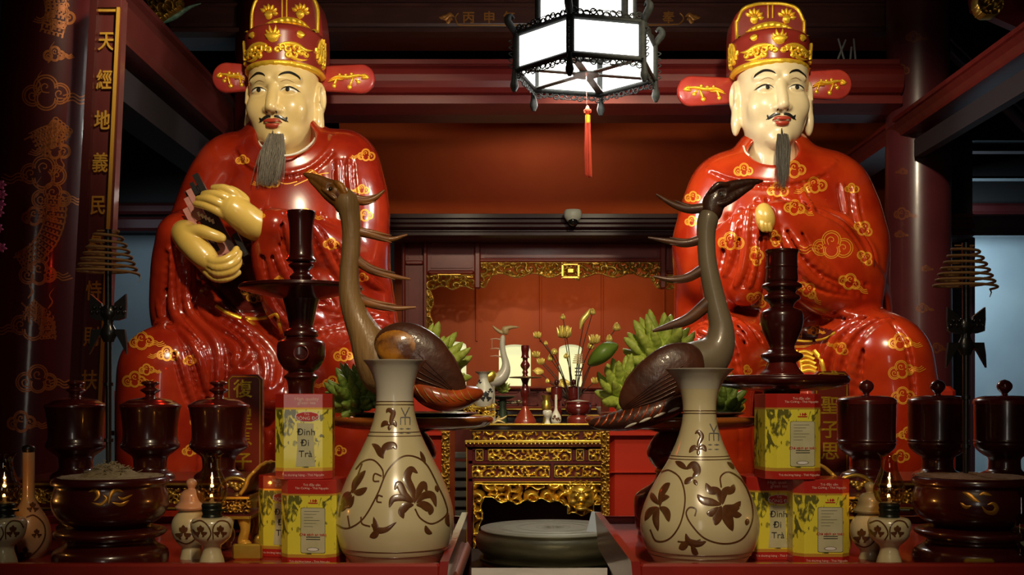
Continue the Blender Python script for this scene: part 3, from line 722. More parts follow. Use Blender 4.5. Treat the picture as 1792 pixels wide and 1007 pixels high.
# carved gilt ends at the top corners
for i, (x0, x1, y0, y1, Y, lab) in enumerate(((262, 322, -30, 46, 4.6, 'gilt carved bracket with a green ledge above the purple brown tie beam'), (1696, 1748, -20, 34, 4.4, 'gilt carved bracket above the red brown tie beam'))):
    t = thing('carved_bracket', lab, 'bracket', tuple(P((x0+x1)/2, y1, Y)))
    if i == 0: mk = lambda X, Yg: (Yg < 44-.62*(X-280)) & (np.hypot((X-290)/42, (Yg-2)/46) < 1)
    else: mk = lambda X, Yg: np.hypot((X-1724)/24, (Yg-10)/26) < 1
    carve(x0, x1, y0, y1, Y, .06, 1.2, 3+i, 12, .25, mk).build('scrollwork', [DGOLD], t)
    mb = MB()
    if i == 0:
        mb.tube([tuple(P(276, 44, Y)), tuple(P(305, 30, Y)), tuple(P(330, 14, Y)), tuple(P(352, 6, Y))], [.003, .012, .008, .002], 8, n=4)
        mb.build('green_ledge', mat('verdigris_paint', (.06, .20, .15), .5, c2=(.25, .42, .33), nscale=80), t)
        mb = MB(); V = [P(240, -40, Y+.1), P(400, -40, Y+.1), P(278, 42, Y+.1)]; mb.prism([(v.x, v.z) for v in (V[2], V[1], V[0])], Y+.05, Y+.12); mb.build('back_board', BEAM, t)
    else:
        V = [P(1690, -60, Y+.1), P(1800, -60, Y+.1), P(1792, 60, Y+.1), P(1700, 20, Y+.1)]; mb.prism([(v.x, v.z) for v in reversed(V)], Y+.07, Y+.12); mb.build('back_board', BEAM, t)
# pale sticks on the wide beam
t = thing('stick_bundle', 'few pale grey sticks standing on the wide beam near its end', 'sticks', tuple(P(1480, 105, 5.05)))
for (x0, y0, x1, y1) in ((1466, 104, 1480, 70), (1477, 104, 1467, 68), (1497, 104, 1494, 68), (1488, 104, 1490, 82)):
    mb = MB(); mb.tube([tuple(P(x0, y0, 5.05)), tuple(P(x1, y1, 5.05))], .005, 6); mb.build('stick', mat('pale_grey_stick', (.20, .20, .20), .7), t)
# ================================================================== the two seated statues
Y0 = 4.4; S0 = Y0/FPX
def T(px, d, py):
    m = 1+d/FPX; return (CX+(px-CX)*m, d, CY+(py-CY)*m)
def to_world(V, s=S0, y0=Y0):
    V = np.asarray(V); return np.stack([(V[:, 0]-CX)*s, y0+V[:, 1]*s, H+(CY+V[:, 2])*s], 1)
class Body(Vol):
    def front(s, x, y):
        r = s.fimg(x, y); return r[1] if r else None
    def fimg(s, px, py):
        d = -70.0; res = None
        for _ in range(4):
            a, _, b = T(px, d, py); v = Vol.front(s, a, b)
            if v is None: return res
            d = v; res = (a, v, b)
        return res
    def C(s, a, b, ra, rb, k=12, **kw):
        s.cap(T(*a), T(*b), ra*(1+a[1]/FPX), rb*(1+b[1]/FPX), k, **kw)
    def CH(s, pts, rs, k=10, n=3, **kw):
        s.chain([T(*p) for p in pts], [r*(1+p[1]/FPX) for p, r in zip(pts, rs)], k, n, **kw)
    def E(s, c, r, k=14, **kw):
        m = 1+c[1]/FPX; s.ell(T(*c), (r[0]*m, r[1]*m, r[2]*m), k, **kw)
    def fold(s, pts, r, k=7, out=.38, sub=False, n=4, drop=None):
        if not hasattr(r, '__len__'): r = [r]*len(pts)
        q = cr([tuple(p)+(a,) for p, a in zip(pts, r)], n); Q = []
        for a in q:
            f = s.fimg(a[0], a[1])
            if f: Q.append([f[0], f[1], f[2], max(1.2, a[2])*(1+f[1]/FPX)])
        if len(Q) < 3: return
        A = np.array(Q)
        # drop sudden depth jumps
        for _ in range(3): A[1:-1, :3] = (A[:-2, :3]+A[1:-1, :3]*2+A[2:, :3])/4
        for _ in range(14): A[1:-1, 1] = (A[:-2, 1]+A[1:-1, 1]*2+A[2:, 1])/4
        for u, v in zip(A[:-1], A[1:]):
            if abs(u[1]-v[1]) > 40: continue
            o = (1-2*out) if not sub else -.5
            s.cap((u[0], u[1]+u[3]*o, u[2]), (v[0], v[1]+v[3]*o, v[2]), u[3], v[3], k, sub)
def taper(n, r): return [r*(.25+.75*math.sin(PI*(.12+.80*i/(n-1)))**.6) for i in range(n)]
def folds(B, L, r, k=7, out=.38, groove=True):
    for pts in L:
        if groove:
            for s_ in (-1, 1):
                off = [(x+s_*r*1.35, y) for x, y in pts]; B.fold(off, taper(len(pts), r*.55), k, sub=True)
        B.fold(pts, taper(len(pts), r), k, out)

def robe_a():
    B = Body((185, -270, 215), (760, 120, 980), 2.25)
    B.E((500, 0, 430), (150, 95, 200), 20)
    B.E((505, 0, 290), (118, 70, 62), 25)
    B.C((418, 5, 292), (600, 5, 288), 58, 60, 25)
    B.CH([(500, 5, 240), (500, 0, 262)], [52, 70], 25)
    # arms under the sleeves
    B.CH([(402, 0, 300), (372, -10, 360), (338, -40, 430)], [58, 55, 48], 16)
    B.CH([(606, 0, 298), (622, -5, 380), (612, -20, 470)], [58, 56, 56], 16)
    B.CH([(610, -30, 460), (550, -95, 430), (482, -150, 397)], [50, 44, 33], 14)
    B.C((630, 0, 440), (640, 10, 600), 48, 62, 20)
    B.CH([(360, 0, 420), (350, 5, 500), (370, 0, 580)], [44, 46, 50], 14)
    # hanging sleeve, bare-hand side
    B.CH([(330, -60, 408), (318, -105, 410), (312, -132, 412)], [36, 34, 29], 12)
    B.CH([(308, -125, 420), (303, -105, 480), (312, -85, 560), (345, -110, 620), (385, -135, 660)], [30, 34, 42, 40, 34], 14)
    B.CH([(350, -60, 520), (400, -95, 590), (440, -125, 650), (470, -140, 700)], [30, 36, 38, 24], 14)
    # hanging sleeve below the raised forearm
    B.CH([(470, -146, 402), (480, -122, 470), (510, -100, 540), (560, -85, 580)], [28, 34, 40, 42], 12)
    B.CH([(540, -70, 440), (575, -70, 520), (620, -70, 575), (660, -60, 585)], [36, 44, 40, 36], 14)
    # lap and legs
    B.CH([(450, 10, 630), (350, -90, 640), (286, -150, 648)], [72, 76, 72], 20)
    B.CH([(550, 10, 640), (600, -80, 650), (628, -140, 655)], [78, 76, 66], 20)
    B.CH([(286, -150, 655), (285, -150, 760), (290, -140, 930)], [72, 74, 80], 18)
    B.CH([(628, -135, 660), (615, -135, 770), (605, -130, 930)], [66, 62, 66], 18)
    B.E((460, -60, 720), (130, 70, 150), 24)
    B.CH([(390, -110, 700), (400, -110, 930)], [40, 45], 24)
    B.CH([(530, -110, 700), (520, -105, 930)], [40, 45], 24)
    # belly hollow and neck opening
    B.E((428, -75, 480), (52, 34, 56), 12, sub=True)
    B.E((500, -62, 236), (50, 62, 40), 7, sub=True)
    # deep sleeve openings
    B.E((338, -158, 414), (24, 30, 27), 5, sub=True)
    B.E((438, -172, 397), (12, 30, 26), 5, sub=True)
    folds(B, [[(455, 370), (447, 397), (449, 439), (457, 488), (474, 530), (498, 562)],
              [(468, 370), (471, 401), (488, 453), (508, 500), (530, 540)],
              [(486, 374), (498, 380), (502, 402), (512, 440), (540, 490), (575, 530)],
              [(535, 385), (552, 405), (574, 450), (600, 492), (640, 530)],
              [(555, 378), (588, 420), (620, 460), (650, 495), (672, 508)]], 7, 5, .45)
    folds(B, [[(296, 437), (303, 500), (308, 555), (335, 590), (350, 625), (358, 670), (378, 705)],
              [(326, 468), (329, 541), (359, 576), (380, 604), (384, 646), (380, 690)],
              [(345, 496), (350, 538), (387, 574), (426, 592), (436, 614), (424, 636), (410, 640), (414, 622)],
              [(360, 524), (402, 560), (444, 596), (466, 640), (462, 676)],
              [(382, 540), (428, 570), (470, 604), (490, 640), (488, 672)],
              [(281, 445), (278, 500), (280, 552)]], 8.5, 5, .45)
    folds(B, [[(225, 592), (240, 572), (268, 566), (296, 580), (312, 620), (326, 668), (340, 710)],
              [(306, 572), (334, 600), (352, 640), (362, 690)],
              [(553, 534), (602, 548), (650, 560), (684, 570)],
              [(540, 596), (590, 580), (640, 574), (692, 580)],
              [(553, 572), (609, 562), (676, 552)]], 7, 5, .45)
    folds(B, [[(352, 740), (356, 800), (350, 900)], [(548, 700), (552, 780), (548, 900)], [(470, 760), (468, 900)]], 5, 10)
    folds(B, [[(592, 283), (592, 310), (596, 345)], [(611, 280), (612, 320), (618, 350)]], 4, 6)
    # broad collar band
    B.fold([(418, 262), (430, 285), (460, 300), (510, 303), (548, 290), (575, 262), (582, 240)], [3]*7, 6, .3)
    B.fold([(414, 268), (426, 292), (458, 308), (512, 311), (552, 297), (582, 268)], [2.6]*6, 5, sub=True)
    B.box((470, 62, 852), (330, 96, 176), 4, 4, sub=True)
    V, F = B.mesh(1); W = to_world(V); return W, F, B

def robe_b():
    B = Body((1150, -270, 235), (1680, 120, 980), 2.25)
    B.E((1365, 0, 440), (158, 95, 190), 20)
    B.E((1362, 0, 322), (120, 68, 60), 25)
    B.C((1275, 5, 330), (1450, 5, 330), 62, 62, 25)
    B.CH([(1352, 5, 268), (1352, 0, 292)], [46, 68], 25)
    B.CH([(1262, 0, 340), (1240, -10, 420), (1248, -30, 490)], [58, 55, 54], 16)
    B.CH([(1468, 0, 345), (1490, -5, 420), (1492, -30, 490)], [58, 56, 54], 16)
    B.CH([(1250, -40, 480), (1290, -95, 430), (1328, -125, 392)], [48, 42, 30], 14)
    B.CH([(1490, -40, 480), (1440, -95, 420), (1362, -132, 378)], [54, 44, 28], 14)
    B.CH([(1316, -125, 392), (1308, -122, 450), (1302, -115, 505)], [26, 30, 32], 9)
    B.CH([(1290, -90, 430), (1270, -90, 480), (1262, -85, 520)], [34, 36, 30], 10)
    B.CH([(1366, -132, 392), (1386, -128, 440), (1416, -124, 490), (1460, -112, 518), (1512, -92, 525)], [28, 36, 40, 38, 32], 9)
    B.CH([(1430, -100, 420), (1470, -96, 465), (1508, -78, 500)], [44, 46, 40], 10)
    B.C((1225, 10, 430), (1232, 10, 560), 44, 52, 20)
    B.C((1500, 10, 430), (1500, 10, 560), 48, 60, 20)
    # lap and legs
    B.CH([(1340, 10, 620), (1280, -90, 628), (1250, -140, 632)], [70, 70, 66], 20)
    B.CH([(1420, 10, 610), (1500, -85, 618), (1552, -150, 628)], [70, 74, 72], 20)
    B.CH([(1250, -140, 640), (1248, -140, 760), (1255, -130, 930)], [64, 62, 66], 18)
    B.CH([(1556, -145, 640), (1565, -145, 740), (1562, -140, 850)], [70, 72, 66], 18)
    B.CH([(1500, -110, 700), (1500, -110, 930)], [46, 56], 18)
    B.E((1400, -40, 720), (130, 60, 150), 24)
    B.CH([(1420, -90, 700), (1420, -95, 930)], [40, 50], 24)
    B.E((1390, -82, 588), (66, 22, 20), 9, sub=True)
    B.E((1352, -45, 268), (42, 55, 30), 8, sub=True)
    B.E((1340, -150, 385), (13, 24, 26), 6, sub=True)
    folds(B, [[(1336, 352), (1362, 395), (1386, 440), (1412, 480), (1446, 506), (1500, 518)],
              [(1352, 352), (1384, 400), (1416, 448), (1456, 484), (1506, 500)],
              [(1376, 350), (1400, 360), (1440, 372), (1482, 390), (1514, 430), (1524, 462)],
              [(1326, 365), (1317, 409), (1320, 455), (1312, 500)],
              [(1308, 370), (1304, 420), (1302, 462), (1288, 500)],
              [(1286, 380), (1282, 430), (1268, 480)],
              [(1350, 400), (1356, 440), (1374, 480), (1398, 506)]], 8, 5, .58)
    folds(B, [[(1470, 548), (1510, 556), (1560, 566), (1600, 590), (1622, 640), (1630, 700)],
              [(1556, 560), (1518, 580), (1500, 630), (1494, 700), (1494, 790), (1500, 850)],
              [(1530, 560), (1490, 584), (1468, 640), (1458, 720), (1456, 800)],
              [(1500, 562), (1462, 590), (1440, 640), (1430, 700)],
              [(1572, 566), (1596, 600), (1608, 660), (1612, 740)],
              [(1440, 566), (1480, 560), (1530, 552), (1580, 560)],
              [(1236, 566), (1276, 580), (1300, 625), (1306, 700), (1306, 800)],
              [(1240, 556), (1286, 562), (1318, 596), (1330, 660), (1330, 740)],
              [(1226, 580), (1252, 596), (1272, 640), (1280, 720)]], 8, 5, .58)
    folds(B, [[(1402, 330), (1408, 350), (1420, 372)], [(1474, 325), (1478, 350), (1482, 372)], [(1494, 330), (1500, 380), (1512, 410)]], 4, 6)
    B.fold([(1238, 296), (1275, 312), (1330, 320), (1390, 318), (1440, 302), (1462, 284)], [3]*6, 6, .3)
    B.fold([(1245, 304), (1280, 319), (1335, 327), (1392, 325), (1446, 309)], [2.6]*5, 5, sub=True)
    B.box((1400, 62, 852), (330, 96, 176), 4, 4, sub=True)
    V, F = B.mesh(1); W = to_world(V); return W, F, B

def robe_obj(fn, m, cl, parent, lines=(), extra=None, dark=None):
    W, F, B = fn(); mb = MB(); mi = np.zeros(len(F), int)
    ctr = W[F].mean(1)
    px = CX+ctr[:, 0]/ctr[:, 1]*FPX; py = CY-(ctr[:, 2]-H)/ctr[:, 1]*FPX
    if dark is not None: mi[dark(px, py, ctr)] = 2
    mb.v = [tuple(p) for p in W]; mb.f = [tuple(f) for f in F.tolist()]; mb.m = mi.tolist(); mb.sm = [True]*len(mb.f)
    sf = Surf(mb.v, mb.f)
    for i, c in enumerate(cl):
        x, y, s = c[:3]; fl = c[3] if len(c) > 3 else 1; tl = c[4] if len(c) > 4 else 1; rot = c[5] if len(c) > 5 else 0
        cloud(mb, sf, x, y, s, .75, fl, tl, 1, seed=i, rot=rot)
    for pts, w_ in lines: lay(mb, sf, pts, w_, mi=1, n=6)
    if extra: extra(mb, sf)
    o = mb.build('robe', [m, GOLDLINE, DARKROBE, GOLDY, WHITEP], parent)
    return sf, o

def head(cx, cy, d, yaw, m, parent, beard_mat, chin=0, wide=1.0, mirror=1, pitch=0.0, beard=None):
    """face carved in px units around the eye line; yaw in radians (+ turns to +x)"""
    v = Vol((-88, -110, -150), (88, 95, 100), 1.5, flip=False); W = wide
    v.ell((0, 0, 22), (61*W, 68, 78), 10); v.ell((0, -8, -36), (56*W, 58, 62), 14); v.ell((0, -30, -68), (40*W, 32, 32), 14)
    v.ell((0, -50, -89), (19, 16, 14), 10)
    for s in (-1, 1):
        v.ell((30*s, -42, -30), (22, 20, 24), 14); v.ell((27*s, -64, -4), (17, 8, 8), 8, sub=True)
        v.ell((25*s, -50.5, -4), (15, 12, 9.5), 3); v.cap((10*s, -64, 15), (42*s, -50, 16), 4.5, 3, 9)
        v.cap((12*s, -61.5, 3.5), (38*s, -52, 2), 1.6, 1.4, 2)
        v.ell((9.5*s, -66, -39), (7.5, 8, 6), 5)
    v.chain([(0, -60, 8), (0, -69, -12), (0, -78, -34)], [5, 6, 8], 7); v.ell((0, -77, -38), (8.5, 8, 6.5), 5)
    v.cap((0, -68, -46), (0, -68, -50), 2.5, 2, 3, sub=True)
    v.ell((0, -66, -58), (16, 6, 4.2), 2.5); v.ell((0, -65, -65), (12.5, 6, 4.6), 2.5); v.cap((-15, -69, -61.5), (15, -69, -61.5), 1.0, 1.0, 1.5, sub=True)
    v.cap((0, 6, -80), (0, 12, -148), 43, 46, 14)
    for s in (-1, 1):     # long ears with pendulous lobes
        v.ell((63*s*W, 8, -2), (11, 18, 29), 4); v.ell((64*s*W, 2, -46), (8.5, 11, 25), 8); v.ell((72*s*W, 0, 0), (7, 10, 19), 3, sub=True)
        v.cap((66*s*W, -6, 14), (67*s*W, -8, -10), 2, 2, 2); v.cap((66*s*W, 3, 2), (66*s*W, 4, -26), 2.2, 1.5, 2)
    V, F = v.mesh(1)
    R = Matrix.Rotation(yaw, 3, 'Z') @ Matrix.Rotation(pitch, 3, 'X'); Rn = np.array(R)
    mm = 1+d/FPX; c = T(cx, d, cy)
    def L2W(A):
        A = np.asarray(A, float) @ Rn.T*mm; A = A+np.array((c[0], c[1], -c[2])); return to_world(A)
    Wd = L2W(V); mb = MB(); mb.v = [tuple(p) for p in Wd]; mb.f = [tuple(f) for f in F.tolist()]; mb.m = [0]*len(mb.f); mb.sm = [True]*len(mb.f)
    bv = BVHTree.FromPolygons([tuple(p) for p in V], [tuple(f) for f in F.tolist()])
    def paint(pts, w, mi, prof=None, n=6, eps=.7, h=0.0):   # pts (x, z) on the face front, in head units
        q = cr(pts, n); rows = []
        for i, p in enumerate(q):
            a = q[max(0, i-1)]; b = q[min(len(q)-1, i+1)]; t = b-a; t = t/(np.linalg.norm(t)+1e-9); nn = np.array((-t[1], t[0])); ww = w*(prof(i/(len(q)-1)) if prof else 1); row = []
            for u in (-1, -.5, 0, .5, 1):
                pp = p+nn*ww*u; hh = bv.ray_cast(Vector((pp[0], -200, pp[1])), Vector((0, 1, 0)))
                if hh[0] is None: row = None; break
                row.append(tuple(hh[0]+hh[1]*(eps+h*math.sqrt(max(0, 1-u*u)))))
            if row: rows.append(row)
        if len(rows) > 1:
            R2 = L2W([p for r in rows for p in r]); k = 5; mb.grid([[tuple(x) for x in R2[i*k:(i+1)*k]] for i in range(len(rows))], mi, flip=True)
    for s in (-1, 1):
        paint([(11*s, 17), (18*s, 22.5), (29*s, 25), (40*s, 20), (45*s, 14)], 2.3, 1, leafp)                 # brows
        paint([(12*s, -6), (19*s, -2.5), (28*s, -2), (36*s, -5), (39*s, -7)], 2.5, 3, leafp)                 # white of the eye
        paint([(11*s, -5), (18*s, -.8), (28*s, .2), (37*s, -3), (43*s, -6)], 1.3, 1, leafp, eps=1.2)         # lash line
        paint([(13*s, 8), (24*s, 12), (36*s, 9)], .5, 2, leafp)
        ix = 25*s+(1.5 if yaw >= 0 else 0); paint([(ix-3.6, -3.6), (ix+3.6, -3.6)], 3.3, 1, lambda t: math.sqrt(max(.02, 1-(2*t-1)**2)), eps=1.0)
        paint([(3*s, -50), (10*s, -50), (18*s, -54), (25*s, -58)], 2.3, 1, lambda t: 1.3-.9*abs(t-.45) if t < .9 else .3, n=8, h=.6)  # moustache
        paint([(18*s, -54), (22*s, -53), (24*s, -50)], 1.8, 1, leafp, h=.4)
        paint([(7*s, -44), (10*s, -43)], 1.2, 1, leafp)
    paint([(-16, -60), (-8, -56.5), (0, -58.5), (8, -56.5), (16, -60)], 3.2, 4, leafp)
    paint([(-12, -63), (-5, -66.5), (5, -66.5), (12, -63)], 3.6, 4, leafp)
    paint([(-16, -61.5), (0, -62.2), (16, -61.5)], .55, 1, leafp, eps=1.0)
    paint([(0, -73), (0, -78), (0, -86), (0, -92)], 2.2, 1, lambda t: .3+.9*t, h=.6)
    o = mb.build('head', [m, BLACK, mat('brown_lid_paint', (.30, .17, .06), .5), mat('eye_white', (.80, .74, .55), .3, coat=.6), LIP], parent)
    return L2W

def beard(parent, top, bot, w0, w1, n, m, seed, rad=.0011, curl=0.0, flare=.25):
    """many tapering hairs; top/bot world points"""
    rd = random.Random(seed); mb = MB(); top = Vector(top); bot = Vector(bot)
    for i in range(n):
        a = rd.uniform(-1, 1); b = rd.uniform(-.6, .6); L = 1.04-.34*rd.random()**2
        e = bot+Vector((a*w1+rd.gauss(0, w1*flare), b*w1*.7, 0)); s = top+Vector((a*w0, b*w0*.8, rd.uniform(-.004, .004)))
        e = s.lerp(e, L); mid1 = s.lerp(e, .35)+Vector((a*w0*.5+curl, -.012, 0)); mid2 = s.lerp(e, .7)+Vector((a*w1*.3+curl*1.2, -.010, 0))
        pts = [s, mid1, mid2, e]; mb.tube([tuple(p) for p in pts], [rad*1.2, rad*1.3, rad, rad*.3], 4, n=3)
    return mb.build('beard', m, parent)

def hat(cx, cy_brow, d, yaw, parent, tall, wl, wr, th=72):
    """two-tiered official hat with side wings; px units, origin at head centre"""
    mm = 1+d/FPX; c = T(cx, d, cy_brow); R = np.array(Matrix.Rotation(yaw, 3, 'Z'))
    def L2W(A):
        A = np.asarray(A, float) @ R.T*mm; A = A+np.array((c[0], c[1], -c[2])); return to_world(A)
    v = Vol((-100, -100, -20), (100, 110, 170), 1.8, flip=False)
    def tier(z0, z1, a0, a1, yc, b0, b1, rd_, k=2):
        def f(X, Y, Z):
            t = np.clip((Z-z0)/(z1-z0), 0, 1); ax = a0+(a1-a0)*t; by = b0+(b1-b0)*t
            r = np.sqrt((X/ax)**2+((Y-yc)/by)**2+1e-9); dr = (r-1)*np.minimum(ax, by)+rd_; dz = np.maximum(Z-z1, z0-Z)+rd_
            return np.sqrt(np.maximum(dr, 0)**2+np.maximum(dz, 0)**2)+np.minimum(np.maximum(dr, dz), 0)-rd_
        v.op(f, np.array((-90, yc-max(b0, b1), z0)), np.array((90, yc+max(b0, b1), z1)), k)
    tier(-8, th, 65, 69, 0, 73, 75, 16)
    def back(X, Y, Z):
        rx = 66-6*np.clip((Z-60)/60, 0, 1)**2; t = np.clip((Z-(tall-40))/40, 0, 1); rr = rx*np.sqrt(np.clip(1-.72*t**2.6, 0, 1))
        dx = abs(X)-rr+10; dy = abs(Y-30)-34+10; dz = np.maximum(Z-tall, -Z)+10
        return np.sqrt(np.maximum(dx, 0)**2+np.maximum(dy, 0)**2+np.maximum(dz, 0)**2)+np.minimum(np.maximum(np.maximum(dx, dy), dz), 0)-10
    v.op(back, np.array((-80, -10, 0)), np.array((80, 75, tall)), 3)
    V, F = v.mesh(1); W = L2W(V); mb = MB(); mb.v = [tuple(p) for p in W]; mb.f = [tuple(f) for f in F.tolist()]; mb.m = [0]*len(mb.f); mb.sm = [True]*len(mb.f)
    h = mb.build('hat', [HATRED], parent)
    bv = BVHTree.FromPolygons([tuple(p) for p in V], [tuple(f) for f in F.tolist()])
    g = MB()
    def st(pts, w, hgt=3.0, prof=None, n=5, cyl=True, mb_=None, bump=0):
        """cyl: pts are (angle deg from front, z); else (x, z) straight from the front"""
        if cyl and th != 72: pts = [(a_, b_*th/72) for a_, b_ in pts]
        q = cr(pts, n); rows = []
        for i, p in enumerate(q):
            a = q[max(0, i-1)]; b = q[min(len(q)-1, i+1)]; t = (b-a)*np.array((1.2 if cyl else 1, 1)); t = t/(np.linalg.norm(t)+1e-9); nn = np.array((-t[1]/(1.2 if cyl else 1), t[0])); ww = w*(prof(i/(len(q)-1)) if prof else 1); row = []
            for u in (-1, -.6, 0, .6, 1):
                pp = p+nn*ww*u
                if cyl: an = math.radians(pp[0]); hh = bv.ray_cast(Vector((200*math.sin(an), -200*math.cos(an), pp[1])), Vector((-math.sin(an), math.cos(an), 0)))
                else: hh = bv.ray_cast(Vector((pp[0], -200, pp[1])), Vector((0, 1, 0)))
                if hh[0] is None: row = None; break
                row.append(tuple(hh[0]+hh[1]*(.4+hgt*(1+bump*math.sin(i*1.9))*math.sqrt(max(0, 1-u*u)))))
            if row: rows.append(row)
        if len(rows) > 1:
            R2 = L2W([p for r in rows for p in r]); (mb_ or g).grid([[tuple(x) for x in R2[i*5:(i+1)*5]] for i in range(len(rows))], 0, flip=True)
    def dot(a, z, r, hgt=4, cyl=True): st([(a-r, z), (a+r, z)], r*1.15, hgt, lambda t: math.sqrt(max(.01, 1-(2*t-1)**2)), 10, cyl)
    # bright beaded band
    st([(a, 1) for a in range(-120, 121, 8)], 4.5, 3.0, None, 2, bump=.25)
    # flaming pearl, suns, cloud scrolls
    dot(0, 44, 8, 5)
    for a, L_ in ((-70, 12), (-40, 15), (-15, 19), (15, 19), (40, 15), (70, 12), (-100, 9), (100, 9)):
        ca, sa = math.sin(math.radians(a)), math.cos(math.radians(a)); st([(ca*5, 44+sa*5), (ca*(L_*.6)+2*ca, 44+sa*L_*.65), (ca*L_*.85, 44+sa*L_)], 3.6, 3.5, tailp)
    dot(-33, 52, 5, 4); dot(36, 52, 5.5, 4)
    for s in (-1, 1):
        for (x, z, r) in ((12, 28, 5), (20, 24, 6), (30, 28, 6.5), (28, 17, 6), (38, 22, 5), (20, 14, 4), (6, 22, 5), (46, 20, 4)):
            st([(s*(x+r*.9*(1-t*.6)*math.cos(t*6+x)), z+r*(1-t*.6)*math.sin(t*6+x)) for t in np.linspace(0, 1, 7)], 2.6, 3.2, None, 3)
        st([(s*6, 30), (s*18, 34), (s*32, 33), (s*44, 28), (s*56, 30)], 4, 3.5, leafp); st([(s*22, 12), (s*36, 9), (s*48, 12)], 3.2, 3, tailp)
        for (x, z, dx, dz) in ((66, 20, 8, 34), (74, 18, 4, 40), (84, 16, 2, 44), (94, 18, -2, 38), (70, 14, 10, 10), (84, 10, 12, 8)):
            st([(s*x, z), (s*(x+dx*.4+3), z+dz*.45), (s*(x+dx), z+dz)], 4.5, 4, leafp)
        for (x, z, r) in ((70, 34, 6), (82, 46, 6), (90, 28, 7), (78, 22, 6), (98, 40, 6)):
            st([(s*(x+r*(1-t*.6)*math.cos(t*6+z)), z+r*(1-t*.6)*math.sin(t*6+z)) for t in np.linspace(0, 1, 7)], 2.6, 3.5, None, 3)
    # upper tier: gilt edge, ridge strip and phoenix reliefs
    ed = [(-58, th-8), (-58.5, 90), (-57, tall-34), (-47, tall-14), (-24, tall-5), (0, tall-3.5), (24, tall-5), (47, tall-14), (57, tall-34), (58.5, 90), (58, th-8)]
    st(ed, 2.6, 3.2, None, 6, False)
    for x in (-4, 4): st([(x, 96), (x, tall-8)], 1.4, 2.5, None, 6, False)
    zz = th+10; st([(-44, zz), (-26, zz+8), (0, zz+14), (26, zz+10), (46, zz-2)], 6, 4, leafp, 8, False, bump=.35)
    st([(-40, zz-4), (-20, zz+2), (4, zz+6), (24, zz+2), (44, zz-6)], 3, 4, leafp, 8, False, bump=.4)
    for s in (-1, 1):
        for k in range(6):
            a = math.radians(-60+k*30); st([(s*28+6*math.sin(a), zz+26+6*math.cos(a)), (s*28+17*math.sin(a), zz+26+min(17, tall-zz-34)*math.cos(a))], 3.6, 3.5, leafp, 5, False)
        dot(s*28, zz+24, 7, 4, False)
    g.build('gilt_relief', [GOLDY], h)
    # wings
    for s, (x0, x1, y0, y1) in ((-1, wl), (1, wr)):
        wm = MB(); Yw = Y0+.03; cxm = (x0+x1)/2; hy = (y1-y0)/2; cy_ = (y0+y1)/2; L_ = (x1-x0)
        N = 26; poly = []
        for i in range(N+1):
            a = -PI/2+PI*i/N; poly.append((x1-hy*.95+hy*.95*math.cos(a), cy_+hy*math.sin(a)) if s > 0 else (x0+hy*.95-hy*.95*math.cos(a), cy_-hy*math.sin(a)))
        if s > 0: poly += [(x0, cy_+hy*.86), (x0, cy_-hy*.86)]
        else: poly += [(x1, cy_-hy*.86), (x1, cy_+hy*.86)]
        pw = [P(a, b, Yw) for a, b in poly]; cc = P(cxm, cy_, Yw)
        pr = [(p.x, p.z) for p in pw]
        A = sum(pr[i][0]*pr[(i+1) % len(pr)][1]-pr[(i+1) % len(pr)][0]*pr[i][1] for i in range(len(pr)))
        if A < 0: pr = pr[::-1]
        inn = [(cc.x+(a-cc.x)*.93, cc.z+(b-cc.z)*.86) for a, b in pr]
        n = len(pr); o = len(wm.v)
        wm.v += [(a, Yw-.012, b) for a, b in inn]+[(a, Yw-.004, b) for a, b in pr]+[(a, Yw+.012, b) for a, b in pr]
        wm.f.append(tuple(range(o, o+n))); wm.f.append(tuple(range(o+3*n-1, o+2*n-1, -1))); wm.m += [0, 0]; wm.sm += [True, True]
        for r in (0, 1):
            for i in range(n):
                j = (i+1) % n; wm.f.append((o+r*n+j, o+r*n+i, o+(r+1)*n+i, o+(r+1)*n+j)); wm.m.append(0); wm.sm.append(True)
        wg = wm.build('hat_wing', [WINGRED], h)
        gm = MB(); Yg = Yw-.013; X = lambda u: cxm+s*(u*L_*.36); dy = cy_
        for pts, ww in (([(-.9, 2), (-.5, -4), (0, -3), (.5, -6), (.95, -5)], 3.4), ([(-1.0, 6), (-.6, 1), (-.2, 2)], 2), ([(.75, -8), (1.0, -3), (.7, 0)], 3.2), ([(-.5, -2), (-.62, 6), (-.66, 11)], 2), ([(.3, -2), (.2, 6), (.12, 13)], 2.2), ([(.4, -1), (.5, 4)], 2.4)):
            flat_line(gm, [(X(u), dy+v) for u, v in pts], ww, Yg, n=5, prof=leafp, h=.010)
        for u, v, r in ((-.68, 12, 4), (.1, 14, 4.5), (.55, 5, 4), (.85, -5, 5), (-.1, -7, 3), (.2, -9, 3), (-.4, -8, 2.5)):
            cc2 = P(X(u), dy+v, Yg); gm.ball(tuple(cc2), U(r, Yg), 8, 0, (1, .5, 1))
        gm.build('gilt_dragon', [GOLDY], wg)
    return h

